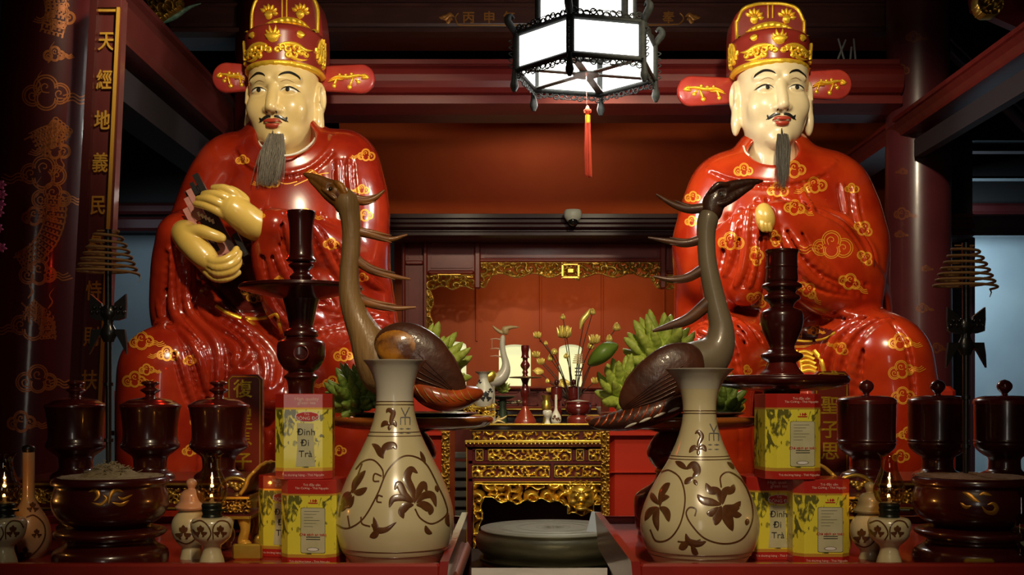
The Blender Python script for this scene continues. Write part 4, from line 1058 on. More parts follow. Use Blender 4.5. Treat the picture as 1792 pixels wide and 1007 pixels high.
# ---- statue with bare hands
pa = P(470, 930, Y0); STA = thing('seated_statue', 'seated red-robed official statue holding a dark tablet in bare ochre hands', 'statue', (pa.x, Y0, 0.75))
cl = [(438, 507, 19, 1), (443, 522, 16, -1, 0), (535, 378, 20, 1), (640, 378, 17, 1, 0), (633, 332, 14, -1), (578, 428, 17, -1, 0), (634, 486, 13, 1, 0), (489, 490, 10, 1, 0), (471, 318, 20, -1), (545, 305, 12, 1), (640, 272, 18, -1), (250, 598, 26, 1), (292, 620, 22, -1), (333, 632, 14, 1, 0), (236, 665, 24, 1), (258, 648, 16, 1), (602, 622, 20, 1), (580, 672, 20, -1), (345, 738, 14, 1, 0), (333, 790, 16, 1), (380, 775, 14, -1), (595, 790, 15, 1, 0), (560, 730, 14, 1, 0), (458, 378, 8, 1, 0), (425, 280, 14, 1, 0), (505, 355, 0.01, 1, 0)]
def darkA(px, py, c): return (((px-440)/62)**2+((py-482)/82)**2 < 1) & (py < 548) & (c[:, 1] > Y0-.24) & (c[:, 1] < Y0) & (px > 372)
def extA(mb, sf):
    lay(mb, sf, [(378, 536), (405, 551), (440, 558), (468, 556), (483, 551), (488, 566), (493, 584)], 3.0, .004, mi=3, n=6)
    lay(mb, sf, [(520, 318), (500, 322), (480, 316)], .8, mi=1); lay(mb, sf, [(515, 325), (535, 316), (560, 305), (575, 303)], .8, mi=1)
mbc = MB(); mbc.tube([tuple(to_world([(lambda q: (q[0], q[1], -q[2]))(T(*p))])[0]) for p in ((560, -8, 222), (556, -30, 234), (546, -56, 250), (528, -80, 264), (505, -92, 272), (480, -90, 270), (458, -70, 256), (446, -40, 238))], .0045, 8, n=5)
mbc.build('white_collar', [WHITEP], STA)
robe_sfA, _ = robe_obj(robe_a, ROBE, cl, STA, (), extA, darkA)
head(497, 171, -18, math.radians(-5), SKIN, STA, HAIR, wide=.98)
hat(499, 133, -12, math.radians(-4), STA, 150, (372, 440, 110, 163), (560, 656, 113, 164))
b0 = T(484, 0, 232)
beard(STA, P(484, 236, Y0-.20), P(470, 322, Y0-.22), .026, .028, 300, [HAIR], 5, .0011, flare=.5)

# ---- hands of that statue
def hand_obj(build, lo, hi, name, parent, m):
    v = Body(lo, hi, 1.1); build(v); V, F = v.mesh(1); W = to_world(V); mb = MB()
    mb.v = [tuple(p) for p in W]; mb.f = [tuple(f) for f in F.tolist()]; mb.m = [0]*len(mb.f); mb.sm = [True]*len(mb.f)
    return mb, mb.build(name, [m], parent)
def upper_hand(v):
    D = -178
    v.CH([(462, D+30, 402), (440, D+16, 391), (424, D+6, 378)], [23, 24, 23], 8)
    v.CH([(424, D+4, 378), (408, D, 366), (398, D, 362)], [22, 21, 16], 8)
    v.CH([(410, D, 350), (398, D-3, 344)], [14, 12], 6)
    for pts, r in (([(420, D, 350), (408, D-8, 338), (392, D-8, 330), (374, D+2, 329)], 7.6), ([(408, D-2, 354), (392, D-12, 345), (374, D-11, 340), (357, D, 340)], 7.8),
                   ([(402, D-2, 366), (384, D-13, 356), (366, D-12, 349), (348, D, 348)], 7.8), ([(398, D, 378), (382, D-10, 370), (362, D-9, 361), (343, D+2, 357)], 7.4)):
        v.CH(pts, [r+2, r, r-.6, r-1.8], 2.2, 4)
    v.CH([(428, D+6, 350), (412, D+4, 338), (400, D+8, 332)], [9, 8, 7], 4)
_, uh = hand_obj(upper_hand, (365, -225, 325), (540, -95, 460), 'hand', STA, HANDS)
def lower_hand(v):
    D = -176
    v.CH([(322, D+34, 408), (328, D+16, 414), (336, D+8, 424)], [22, 22, 22], 8)
    v.CH([(334, D+6, 424), (350, D+2, 442), (366, D, 458)], [21, 20, 17], 8)
    v.CH([(332, D+4, 408), (350, D-6, 404), (368, D-8, 410), (388, D-4, 417)], [13, 10, 9, 8], 4, 4)
    for pts, r in (([(352, D-2, 436), (372, D-12, 457), (392, D-14, 456), (408, D-8, 446), (414, D+2, 436)], 7.6), ([(354, D, 448), (376, D-12, 467), (398, D-12, 466), (413, D-6, 456), (419, D+4, 443)], 7.4),
                   ([(356, D+2, 458), (378, D-8, 477), (400, D-8, 476), (414, D-2, 466), (419, D+6, 456)], 7.2), ([(352, D+4, 464), (374, D, 485), (396, D-2, 487), (416, D+6, 477)], 7)):
        v.CH(pts, [r+1.5, r+.6, r, r-.8, r-2][:len(pts)], 2.0, 4)
_, lh = hand_obj(lower_hand, (320, -225, 385), (495, -95, 535), 'hand', STA, HANDS)
# held tablet
def held():
    t = thing('court_tablet', 'dark tablet with pink stepped ends held between the ochre hands', 'tablet', tuple(P(385, 400, Y0-.36)))
    a = np.array(P(341, 322, Y0-.355)); b = np.array(P(420, 470, Y0-.355)); ax = (b-a)/np.linalg.norm(b-a); sd = np.array((ax[2], 0, -ax[0])); sd = sd if sd[0] < 0 else -sd
    def slab(mb, u0, u1, v0, v1, d0, d1):
        L = np.linalg.norm(b-a); c = [a+ax*L*u+sd*v+np.array((0, d, 0)) for d in (d0, d1) for (u, v) in ((u0, v0), (u1, v0), (u1, v1), (u0, v1))]
        mb.add(c, [(0, 3, 2, 1), (4, 5, 6, 7), (0, 1, 5, 4), (1, 2, 6, 5), (2, 3, 7, 6), (3, 0, 4, 7)], 0, False)
    DB = mat('tablet_dark_brown', (.03, .012, .010), .4, coat=.4); PK = mat('tablet_dusty_pink', (.42, .17, .14), .5, c2=(.5, .22, .18), nscale=40)
    mb = MB(); slab(mb, .02, .98, -.02, .05, 0, .022); mb.build('core', [DB], t)
    for k, (u0, u1, v0, v1, d) in enumerate(((.03, .34, .018, .040, -.012), (.09, .36, .040, .062, -.008), (.18, .40, .062, .085, -.004), (.62, .80, .005, .030, -.014), (.74, .90, .028, .052, -.010), (.80, .96, -.01, .02, -.012))):
        mb = MB(); slab(mb, u0, u1, v0, v1, d, .012); mb.build('pink_step', [PK], t)
    for (u0, u1, v0, v1) in ((-.08, .16, -.030, -.008), (-.02, .12, .000, .016), (.66, .92, -.055, -.034), (.80, .88, -.02, .0)):
        mb = MB(); slab(mb, u0, u1, v0, v1, -.014, .01); mb.build('black_bar', [BLACK], t)
    mb = MB()
    for k in range(5): p = P(347+k*6, 371+k*3.2, Y0-.375); q_ = P(350+k*6, 379+k*3.2, Y0-.372); mb.tube([tuple(p), tuple(q_)], [.006, .0045], 6)
    mb.build('ivory_pegs', [WHITEP], t)
held()

# ---- statue with folded sleeves
pb = P(1380, 930, Y0); STB = thing('seated_statue', 'seated orange-red robed official statue with hands folded inside its sleeves', 'statue', (pb.x, Y0, 0.75))
cl = [(1278, 423, 22, -1, 0), (1323, 450, 17, 1, 0, 1.5), (1455, 430, 34, -1), (1512, 402, 17, 1, 0, .6), (1515, 452, 15, 1, 0, .8), (1488, 495, 19, 1, 1, .4), (1414, 508, 18, 1, 1, .7), (1322, 525, 18, -1, 0, -.4), (1302, 298, 16, 1, 0), (1392, 298, 20, 1, 0), (1425, 325, 20, -1, 1, .2), (1392, 365, 18, 1, 1, .2), (1360, 333, 18, -1, 0), (1577, 600, 20, 1), (1578, 648, 22, 1, 1, -.2), (1582, 694, 20, 1), (1588, 760, 16, -1), (1578, 800, 15, 1, 0), (1213, 345, 13, 1, 0), (1212, 388, 12, 1, 0), (1308, 650, 10, 1, 0, 1.5), (1340, 668, 12, -1), (1285, 710, 17, -1), (1470, 610, 14, -1, 1, -.5), (1357, 418, 14, 1, 0, 1.4), (1600, 850, 12, 1, 0), (1490, 330, 12, -1, 0), (1445, 350, 0.01, 1, 0)]
cl = [(c[0], c[1], c[2]*1.22)+tuple(c[3:]) for c in cl]
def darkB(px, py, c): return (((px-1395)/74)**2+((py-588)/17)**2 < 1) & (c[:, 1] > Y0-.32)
def extB(mb, sf):
    lay(mb, sf, [(1330, 566), (1350, 586), (1400, 597), (1440, 594), (1462, 582)], 2.0, .004, mi=3, n=6)
    for k in range(4): lay(mb, sf, [(1388+k*5, 574), (1387+k*5, 592)], .8, mi=1, n=2)
    for k in range(3): lay(mb, sf, [(1386, 576+k*6), (1404, 577+k*6)], .8, mi=1, n=2)
    cloud(mb, sf, 1425, 580, 13, .8, 1, 1, 1, 3); cloud(mb, sf, 1355, 578, 11, .8, -1, 0, 1, 4)
    for k in range(5): lay(mb, sf, [(1398+k*1.6, 618+k*8), (1410+k*2, 616+k*8), (1424+k*2.0, 622+k*8)], 3.4, .006, mi=3, n=4)
    lay(mb, sf, [(1424, 614), (1436, 630), (1442, 652), (1446, 680)], 4, .006, mi=3, n=5); lay(mb, sf, [(1394, 614), (1402, 640), (1404, 664), (1406, 680)], 3, .006, mi=3, n=5)
    lay(mb, sf, [(1301, 256), (1306, 268), (1318, 276), (1335, 283), (1355, 284)], 1.6, .003, mi=4, n=6, jump=.2)
robe_sfB, _ = robe_obj(robe_b, ROBE2, cl, STB, (), extB, darkB)
def wrist(v):
    v.CH([(1336, -150, 368), (1339, -154, 382), (1341, -152, 396)], [12, 13, 11], 8)
    for k in range(3): v.CH([(1333+6*k, -160, 384), (1334+6*k, -164, 394), (1336+6*k, -162, 403)], [4.2, 4.4, 4], 1.2)
hand_obj(wrist, (1250, -200, 375), (1350, -105, 460), 'hands', STB, HANDS)
head(1352, 167, -18, math.radians(0), SKIN2, STB, HAIRD, wide=1.0)
hat(1347, 130, -12, math.radians(-1), STB, 126, (1185, 1284, 133, 186), (1408, 1490, 122, 175), th=61)
beard(STB, P(1369, 236, Y0-.195), P(1368, 326, Y0-.22), .020, .012, 170, [HAIRD], 8, .0009, curl=.002, flare=.6)

# ---- throne blocks with carved gilt corner strips
def throne(x0, x1, label, inner):
    Yt = 4.36; dp = .72 if x0 < 900 else .46; a = P(x0, 676, Yt); b = P(x1, 676, Yt)
    t = thing('throne_block', label, 'pedestal', ((a.x+b.x)/2, Yt+.5, 0)); mb = MB()
    mb.box((a.x, Yt, 0), (b.x, Yt+dp, a.z), 0, .02); k = P(0, 757, Yt).z
    mb.box((a.x-.01, Yt-.02, k-.012), (b.x+.01, Yt+.01, k+.006), 0)
    mb.box((a.x-.005, Yt-.008, P(0, 826, Yt).z-.004), (b.x+.005, Yt+.01, P(0, 826, Yt).z), 0)
    mb.build('block', [THRONE], t)
    g = carve(inner-11, inner+3, 755, 912, Yt-.04, .02, 1.0, 4 if inner < 1000 else 9, 8, .05); g.v += []
    g.build('gilt_strip', [DGOLD], t)
    return t
throne(197, 780, 'red block seat under the statue with bare hands', 784)
throne(1067, 1676, 'red block seat under the statue with folded sleeves', 1063)
# ================================================================== offering tables in front
ZT = H-.285
def offering_table(x0, x1, y0, y1, label, inner):
    t = thing('offering_table', label, 'table', ((x0+x1)/2, (y0+y1)/2, 0))
    mb = MB(); mb.box((x0, y0, ZT-.03), (x1, y1, ZT), 0); mb.build('table_top', [TRAYR], t)
    mb = MB(); mb.box((x0, y0-.02, ZT-.06), (x1, y0, ZT+.020), 0, .004); mb.build('front_rim', [TRAYR], t)
    mb = MB(); mb.box((x0, y1, ZT-.06), (x1, y1+.015, ZT+.016), 0, .004); mb.build('back_rim', [TRAYR], t)
    s = 1 if inner > 0 else -1; xe = x1 if s > 0 else x0
    mb = MB(); V = []
    for y in (y0-.02, y1+.015):
        for (dx, z) in ((0, ZT-.06), (.012, ZT-.06), (.020, ZT+.024), (.006, ZT+.024)): V.append((xe+s*dx-s*.006, y, z))
    fs = [(0, 1, 2, 3), (7, 6, 5, 4), (0, 4, 5, 1), (1, 5, 6, 2), (2, 6, 7, 3), (3, 7, 4, 0)]
    mb.add(V, fs if s > 0 else [f[::-1] for f in fs], 0, False); mb.build('side_rim', [TRAYR], t)
    mb = MB(); mb.box((x0+.02, y0+.02, ZT-.14), (x1-.02, y1-.02, ZT-.03)); mb.build('apron', [TRAYR], t)
    for lx in (x0+.03, x1-.09):
        for ly in (y0+.03, y1-.09):
            mb = MB(); mb.box((lx, ly, 0), (lx+.06, ly+.06, ZT-.14), 0, .006); mb.build('leg', [TRAYR], t)
    return t
offering_table(-1.42, -.116, 1.77, 2.5, 'red lacquered offering table under the vase, coil stand and tins by the bare-handed statue', 1)
offering_table(.206, 1.42, 1.77, 2.5, 'red lacquered offering table under the vase and tins before the statue with folded sleeves', -1)

def lp(cx, Y, prof, py0=None):
    """px profile (half width, y) top to bottom -> metres, bottom to top"""
    return [(U(w_, Y), P(0, y, Y).z) for w_, y in reversed(prof)]
def lathe_px(cx, Y, prof, mi=0, seg=48, n=5, mb=None, **k):
    mb = mb or MB(); x = P(cx, 0, Y).x; mb.lathe(lp(cx, Y, prof), (x, Y), seg, mi, n, **k); return mb

# ---- tall vases
def vase(cx, Y, prof, bands, vines, leaves, label, sticker, grey_y, mouthdark):
    x = P(cx, 0, Y).x; t = thing('vase', label, 'vase', (x, Y, ZT))
    zs = [z for _, z in lp(cx, Y, prof)]; z0 = min(zs)
    pr = lp(cx, Y, prof); q = cr(pr, 6)
    mb = MB(); mb.lathe([tuple(a) for a in q], (x, Y), 72, 0)
    # inside of the mouth
    top = q[-1]; mb.lathe([(top[0]*.28, top[1]-.12), (top[0]*.38, top[1]-.06), (top[0]*.55, top[1]-.03), (top[0]*.80, top[1]-.008), (top[0], top[1])][::-1], (x, Y), 48, 4, 3, cap=False)
    zg = P(0, grey_y, Y).z
    for i, f in enumerate(mb.f):
        if mb.m[i] == 0 and mb.v[f[0]][2] > zg: mb.m[i] = 2
    sf = Surf(mb.v, mb.f)
    def ring(py, w):
        z = P(0, py, Y).z; R = np.interp(z, [a[1] for a in q], [a[0] for a in q]); mb.lathe([(R-.001, z-U(w, Y)), (R+.0007, z-U(w, Y)*.6), (R+.0007, z+U(w, Y)*.6), (R-.001, z+U(w, Y))], (x, Y), 72, 1, cap=False)
    for b in bands: ring(b, .9)
    for v in vines: lay(mb, sf, v, 1.35, mi=1, n=8)
    for pts, w_ in leaves: lay(mb, sf, pts, w_, .0006, mi=1, n=8, prof=leafp, across=7)
    sx, sy = sticker
    for pts in ([(sx-7, sy), (sx, sy+15)], [(sx+7, sy-1), (sx, sy+15), (sx, sy+30)], [(sx-8, sy+30), (sx-8, sy+19), (sx-6, sy+17), (sx+6, sy+17), (sx+8, sy+19), (sx+8, sy+30)]): lay(mb, sf, pts, .9, mi=3, n=4)
    for k in range(2):
        for j, L_ in enumerate((7, 8)): lay(mb, sf, [(sx-10+j*11+m_*L_/5, sy+37+k*8) for m_ in range(6)], (1.6, 1.1)[k], mi=3, n=1, prof=lambda t: .6+.4*math.sin(t*22))
    mb.build('body', [CERAM, BROWNP, CERAG, mat('grey_sticker_ink', (.13, .13, .14), .5), mat('vase_inside', (.06, .05, .035), .5)], t)
    return t
profL = [(55, 631), (54, 633), (47, 642), (40, 656), (35, 672), (32.5, 690), (33, 706), (36, 728), (42, 750), (53, 776), (68, 806), (84, 838), (97, 872), (103, 905), (102, 930), (94, 958), (82, 976), (76, 985)]
vase(691, 1.9, profL, [703, 708.5, 756, 762.5, 954.5, 964],
     [[(586, 918), (609, 925), (636, 908), (660, 867), (678, 825), (702, 801), (726, 800), (747, 815), (767, 853), (779, 880), (781, 901), (757, 917), (736, 908), (726, 891)], [(623, 822), (636, 808), (654, 806), (669, 822), (671, 839)], [(606, 880), (620, 850), (634, 812)], [(609, 903), (612, 922)], [(668, 834), (656, 830), (654, 842), (664, 843)], [(596, 885), (594, 905)], [(670, 870), (662, 868), (660, 878), (668, 880)], [(632, 905), (634, 917), (648, 922)]],
     [([(726, 882), (722, 860), (712, 838), (719, 822), (731, 829)], 7), ([(726, 880), (732, 862), (741, 848), (747, 862)], 6), ([(724, 878), (708, 866), (698, 848), (690, 858)], 6.5), ([(724, 880), (704, 872), (688, 874), (681, 889)], 6), ([(724, 884), (712, 886), (703, 896), (706, 908)], 7), ([(728, 884), (740, 884), (752, 892), (752, 902)], 7.5), ([(728, 881), (742, 868), (756, 868), (763, 888)], 6.5),
      ([(617, 864), (622, 848), (630, 836), (640, 824)], 6.5), ([(618, 862), (630, 862), (643, 854)], 6), ([(616, 866), (606, 880), (598, 896)], 7), ([(614, 862), (606, 868), (597, 884)], 5), ([(620, 868), (612, 884), (604, 886)], 5),
      ([(651, 777), (660, 784), (666, 795), (672, 803)], 5.5), ([(668, 802), (674, 784), (688, 780), (694, 787)], 6.5), ([(654, 905), (657, 918), (660, 928), (676, 927), (694, 914)], 5.5), ([(662, 926), (656, 936), (647, 940)], 6), ([(660, 924), (650, 918)], 4), ([(735, 790), (740, 802), (744, 813)], 3.5), ([(762, 850), (766, 862)], 3.5), ([(744, 920), (748, 930), (756, 934)], 4.5), ([(784, 898), (782, 912), (786, 922)], 4),
      ([(676, 723), (680, 718), (688, 722), (685, 734), (682, 742)], 4.5), ([(667, 748), (674, 741), (682, 744)], 4.5), ([(682, 744), (689, 740), (694, 748)], 4), ([(682, 744), (681, 754)], 3)],
     'cream bottle vase with brown flowers before the crane that has a red tail', (709, 714), 704, 640)
profR = [(59, 646), (58, 648), (50, 656), (41, 668), (34, 684), (29.5, 704), (29, 722), (31, 742), (37, 764), (46, 787), (58, 812), (74, 838), (90, 868), (101, 900), (103, 925), (97, 952), (86, 972), (78, 985)]
vase(1224, 1.9, profR, [719, 723.5, 797.5, 802.5, 960, 968],
     [[(1157, 827), (1172, 824), (1191, 839), (1199, 874), (1191, 916), (1172, 943), (1149, 947), (1138, 927)], [(1262, 854), (1261, 835), (1276, 827), (1299, 843), (1314, 877), (1316, 912), (1299, 943), (1268, 952), (1234, 943), (1211, 920), (1201, 900), (1207, 889), (1218, 892), (1216, 904)], [(1186, 948), (1210, 950), (1226, 945)]],
     [([(1155, 888), (1158, 866), (1166, 852), (1173, 846)], 6), ([(1154, 888), (1166, 896), (1171, 914)], 6.5), ([(1153, 888), (1148, 906), (1152, 930)], 6), ([(1152, 888), (1138, 896), (1129, 912)], 6), ([(1154, 884), (1144, 872), (1140, 862)], 5), ([(1156, 880), (1162, 872), (1172, 870)], 5),
      ([(1262, 884), (1256, 862), (1242, 858), (1235, 846)], 7), ([(1264, 884), (1268, 862), (1280, 858), (1284, 848)], 7), ([(1262, 884), (1246, 880), (1230, 876), (1220, 866)], 7), ([(1262, 886), (1256, 904), (1252, 920)], 8.5), ([(1266, 886), (1272, 904), (1282, 930)], 9.5), ([(1266, 886), (1284, 890), (1296, 878)], 7), ([(1268, 884), (1286, 900), (1298, 902)], 6), ([(1258, 888), (1246, 898), (1236, 898)], 6.5),
      ([(1182, 808), (1192, 814), (1202, 822)], 5), ([(1200, 822), (1214, 814), (1220, 826), (1212, 836)], 7), ([(1214, 836), (1204, 842), (1198, 848)], 5), ([(1214, 840), (1220, 850)], 3.5), ([(1272, 809), (1280, 816), (1284, 822)], 3.5), ([(1200, 934), (1206, 948), (1222, 952), (1236, 948)], 6), ([(1206, 946), (1196, 956), (1188, 960)], 6.5), ([(1210, 952), (1216, 966), (1222, 970)], 5), ([(1308, 908), (1306, 920)], 4),
      ([(1216, 760), (1222, 756), (1228, 764), (1223, 776), (1221, 786)], 4), ([(1206, 793), (1214, 784), (1222, 787)], 4.5), ([(1222, 787), (1230, 783), (1236, 791)], 4.5), ([(1222, 786), (1222, 798)], 3)],
     'cream bottle vase with brown flowers before the darker wooden crane', (1249, 742), 684, 640)

# ---- tea tins
TINRED = mat('tin_red', (.40, .018, .012), .33, coat=.5); TINYEL = mat('tin_gold_line', (.75, .42, .06), .35, metal=.5)
def art_mat(name, base, dark, sd):
    m = mat(name, base, .34, coat=.4); nt = m.node_tree; N = nt.nodes; L = nt.links; b = N['Principled BSDF']
    tc = N.new('ShaderNodeTexCoord'); mp = N.new('ShaderNodeMapping'); mp.inputs['Scale'].default_value = (1, 1, .55); mp.inputs['Location'].default_value = (sd, sd*.7, sd*.3); L.new(tc.outputs['Object'], mp.inputs[0])
    n1 = N.new('ShaderNodeTexNoise'); n1.inputs['Scale'].default_value = 75; n1.inputs['Detail'].default_value = 7; n1.inputs['Distortion'].default_value = 1.2; L.new(mp.outputs[0], n1.inputs['Vector'])
    n2 = N.new('ShaderNodeTexNoise'); n2.inputs['Scale'].default_value = 26; n2.inputs['Detail'].default_value = 3; L.new(mp.outputs[0], n2.inputs['Vector'])
    r1 = N.new('ShaderNodeValToRGB'); e = r1.color_ramp.elements; e[0].position = .435; e[0].color = (*dark, 1); e[1].position = .475; e[1].color = (*base, 1)
    x = N.new('ShaderNodeMath'); x.operation = 'ADD'; y = N.new('ShaderNodeMath'); y.operation = 'MULTIPLY'; y.inputs[1].default_value = .5
    L.new(n1.outputs[0], x.inputs[0]); L.new(n2.outputs[0], x.inputs[1]); L.new(x.outputs[0], y.inputs[0]); L.new(y.outputs[0], r1.inputs[0])
    r2 = N.new('ShaderNodeValToRGB'); e = r2.color_ramp.elements; e[0].position = .4; e[0].color = (.62, .55, .05, 1); e[1].position = .65; e[1].color = (.30, .33, .06, 1)
    L.new(n2.outputs[0], r2.inputs[0]); mx = N.new('ShaderNodeMix'); mx.data_type = 'RGBA'; mx.blend_type = 'MULTIPLY'; mx.inputs[0].default_value = 1
    mm = N.new('ShaderNodeMix'); mm.data_type = 'RGBA'; L.new(r1.outputs[0], mm.inputs[7]); L.new(r2.outputs[0], mm.inputs[6]); mm.inputs[0].default_value = .86
    L.new(mm.outputs[2], b.inputs['Base Color']); return m
ARTM = art_mat('tin_landscape_print', (.78, .68, .05), (.035, .04, .015), 1.3)
PAPER = mat('tin_paper_scroll', (.50, .47, .30), .45, c2=(.44, .42, .24), nscale=50); INK = mat('tin_black_ink', (.02, .02, .02), .5); TWH = mat('tin_white_print', (.80, .55, .48), .5); TRED = mat('tin_red_print', (.45, .02, .015), .4)
TW, TH_, CH_ = .0495, .1575, .016
def tin(name_loc, front, label, rotz=0.0, z=0.0, dim=None):
    t = thing('tea_tin', label, 'tin', (0, 0, 0), 'tea tins stacked beside the vases')
    w_ = TW; c = CH_; ring = [(-w_+c, -w_), (w_-c, -w_), (w_, -w_+c), (w_, w_-c), (w_-c, w_), (-w_+c, w_), (-w_, w_-c), (-w_, -w_+c)]
    zs = [(0, 0, .985), (.001, 0, 1), (.0155, 0, 1), (.0165, 1, 1), (.0185, 1, 1), (.0195, 0, 1), (.0205, 1, 1), (.0215, 2, 1), (.1275, 2, 1), (.1285, 1, 1), (.1295, 0, 1), (.1305, 1, 1), (.1320, 0, 1), (.1565, 0, 1), (.1575, 0, .985)]
    mb = MB(); rows = [[(a*k, b*k, z_) for a, b in ring] for z_, _, k in zs]
    for i in range(len(zs)-1): mb.grid([rows[i], rows[i+1]], zs[i+1][1] if zs[i+1][1] == zs[i][1] or zs[i][1] == 0 else zs[i][1], cv=True, smooth=False)
    o = len(mb.v); mb.v += rows[-1]+rows[0]; mb.f += [tuple(range(o, o+8)), tuple(range(o+15, o+7, -1))]; mb.m += [0, 0]; mb.sm += [False]*2
    mb.build('tin_box', [TINRED, TINYEL, ARTM], t, world=False)
    y = -w_-.0006; mb = MB()
    def tx(s, x_, z_, sz, mi, bold=0.0, y_=y): put_text(mb, s, (x_, y_, z_), sz, mi, bold)
    def quad(pts, mi, y_=y): mb.add([(a, y_, b) for a, b in pts], [tuple(range(len(pts)))], mi, False)
    if front == 'A':
        tx('High quality', .006, .1475, .0088, 2); tx('green tea', .006, .1405, .0082, 2)
        tx('Trà thượng hạng - Thái Nguyên', 0, .0085, .0056, 2)
        quad([(-.012, .110), (.0, .106), (.014, .106), (.026, .110), (.0285, .1155), (.026, .121), (.014, .1245), (.0, .1245), (-.012, .121), (-.0145, .1155)], 3); quad([(-.0105, .1105), (.0, .107), (.014, .107), (.0245, .1105), (.0268, .1155), (.0245, .1205), (.014, .1235), (.0, .1235), (-.0105, .1205), (-.0128, .1155)], 1, y-.0003)
        tx('Trà', .006, .1200, .0065, 2, y_=y-.0005); tx('ĐÔNG ĐÔ', .007, .1122, .0085, 3, 0, y-.0005)
        quad([(-.013, .024), (.021, .024), (.019, .05), (.018, .103), (-.011, .104), (-.010, .06)], 0)
        tx('Đinh', .005, .087, .0165, 4, 0, y-.0004); tx('Đi', .003, .067, .0165, 4, 0, y-.0004); tx('Trà', .004, .047, .0165, 4, 0, y-.0004)
    else:
        tx('Trà đặc sản', .010, .1485, .0062, 2); tx('Tân Cương - Thái Nguyên', .010, .1425, .0056, 2); tx('Trà thượng hạng - Thái Nguyên', .006, .0085, .0056, 2)
        for sx in (-1, 0, 1): quad([(.012+sx*.004, .117), (.0145+sx*.0055, .1195), (.012+sx*.0045, .123), (.0105+sx*.0035, .1195)], 1)
        quad([(.004, .1145), (.020, .1145), (.021, .1165), (.003, .1165)], 1)
        R_ = [(-.010, .026), (-.008, .024), (.032, .024), (.034, .026), (.034, .105), (.032, .107), (-.008, .107), (-.010, .105)]
        quad(R_, 4); quad([(.012+(a-.012)*.97, .0655+(b-.0655)*.985) for a, b in R_], 0, y-.0002)
        for k in range(6): quad([(-.004, .100-k*.0055), (.024-.006*(k % 3), .100-k*.0055), (.024-.006*(k % 3), .1006-k*.0055), (-.004, .1006-k*.0055)], 4, y-.0004)
        tx('Chè sạch an toàn', .012, .058, .0068, 1, .0001, y-.0004)
        for k in range(2): quad([(.0, .0525-k*.004), (.025, .0525-k*.004), (.025, .0540-k*.004), (.0, .0540-k*.004)], 4, y-.0004)
        quad([(.012+.011*math.cos(a), .031+.0035*math.sin(a)) for a in np.linspace(0, 2*PI, 14)[:-1]], 4, y-.0004); quad([(.012+.0098*math.cos(a), .031+.0028*math.sin(a)) for a in np.linspace(0, 2*PI, 14)[:-1]], 3, y-.0006)
    mb.build('printed_label', [PAPER, TRED, TWH, mat('tin_silver_print', (.70, .66, .62), .4), INK], t, world=False)
    t.location = name_loc; t.rotation_euler = (0, 0, rotz); t.scale = (.98, .98, .937)
    return t
xt = lambda px, Y: P(px, 0, Y).x
tin((xt(535, 1.91), 1.91, ZT+.1478), 'A', 'red and yellow printed tea tin on top of the stack beside the flared candle stand', .10)
tin((xt(550, 1.905), 1.905, ZT), 'B', 'tea tin under the stack, back panel shown, partly behind the vase', -.10)
tin((xt(509, 2.01), 2.01, ZT), 'A', 'shadowed tea tin standing lowest and farthest from the vase near the gilt stand', -.2)
tin((xt(1377, 1.91), 1.91, ZT+.1478), 'B', 'tea tin on top of two others, its paper panel toward the viewer', .06)
tin((xt(1345, 1.975), 1.975, ZT), 'A', 'lower tea tin with an oval red badge, next to the vase with the darker crane', .02)
tin((xt(1428, 1.915), 1.915, ZT), 'B', 'lower tea tin with paper panel, beside the lidded jar and oil lamp', -.02)

# ---- lidded offering pots
def pot_proto(kind):
    Y = 2.2
    if kind == 0:
        body = [(52, 712), (49.5, 722), (46.5, 745), (46, 765), (48, 773), (50, 778), (49, 784), (40, 792), (30, 800), (28, 812), (29, 822), (38, 828), (42, 833), (42, 836)]
        lid = [(9, 667), (14, 669), (15, 672), (9, 676), (8, 678), (14, 681), (17, 684), (10, 689), (8, 692), (12, 696), (34, 700), (46, 706), (52, 709), (52.5, 713)]
    else:
        body = [(50, 707), (50, 722), (49.5, 745), (49.5, 768), (51, 771), (49, 774), (50, 777), (46, 786), (36, 795), (27, 801), (26, 812), (28, 822), (40, 828), (44, 833), (44, 836)]
        lid = [(1, 665), (8, 668), (12.5, 674), (12, 681), (6, 688), (5, 690), (8, 692), (30, 693), (44, 696), (50.5, 701), (51, 708)]
    t = thing('offering_pot', 'x', 'pot', (0, 0, 0), None)
    zb = P(0, 836, Y).z
    for nm, pr, m in (('pot_body', body, POT), ('lid', lid, POTL)):
        mb = MB(); mb.lathe([(U(a, Y), P(0, b, Y).z-zb) for a, b in reversed(pr)], (0, 0), 48, 0, 4); mb.build(nm, [m], t, world=False)
    return t
ZP = P(0, 836, 2.2).z
pots = [(0, 133, 'dark red lidded offering pot farthest along, beside the dragon column', 2.2, -.004), (0, 263, 'dark red lidded offering pot, middle one behind the ash censer near the bare-handed statue', 2.2, 0), (0, 383, 'dark red lidded offering pot standing before the gold-lettered tablet with a ringed knob', 2.2, .002),
        (1, 1516, 'dark red lidded offering pot with ball knob nearest the gold-lettered tablet', 2.2, 0), (1, 1641, 'dark red lidded offering pot with ball knob, middle one behind the russet-ash censer', 2.2, 0), (1, 1758, 'dark red lidded offering pot with ball knob in front of the pale blue wall', 2.18, 0)]
pr0 = pot_proto(0); pr1 = pot_proto(1); seen = {0: pr0, 1: pr1}; first = {0: True, 1: True}
for kind, px, lab, Y, dz in pots:
    src = seen[kind]; loc = (xt(px, Y), Y, ZP)
    if first[kind]: src.location = loc; src['label'] = lab; src['group'] = 'lidded offering pots'; first[kind] = False
    else: dup(src, loc, lab, 'lidded offering pots')

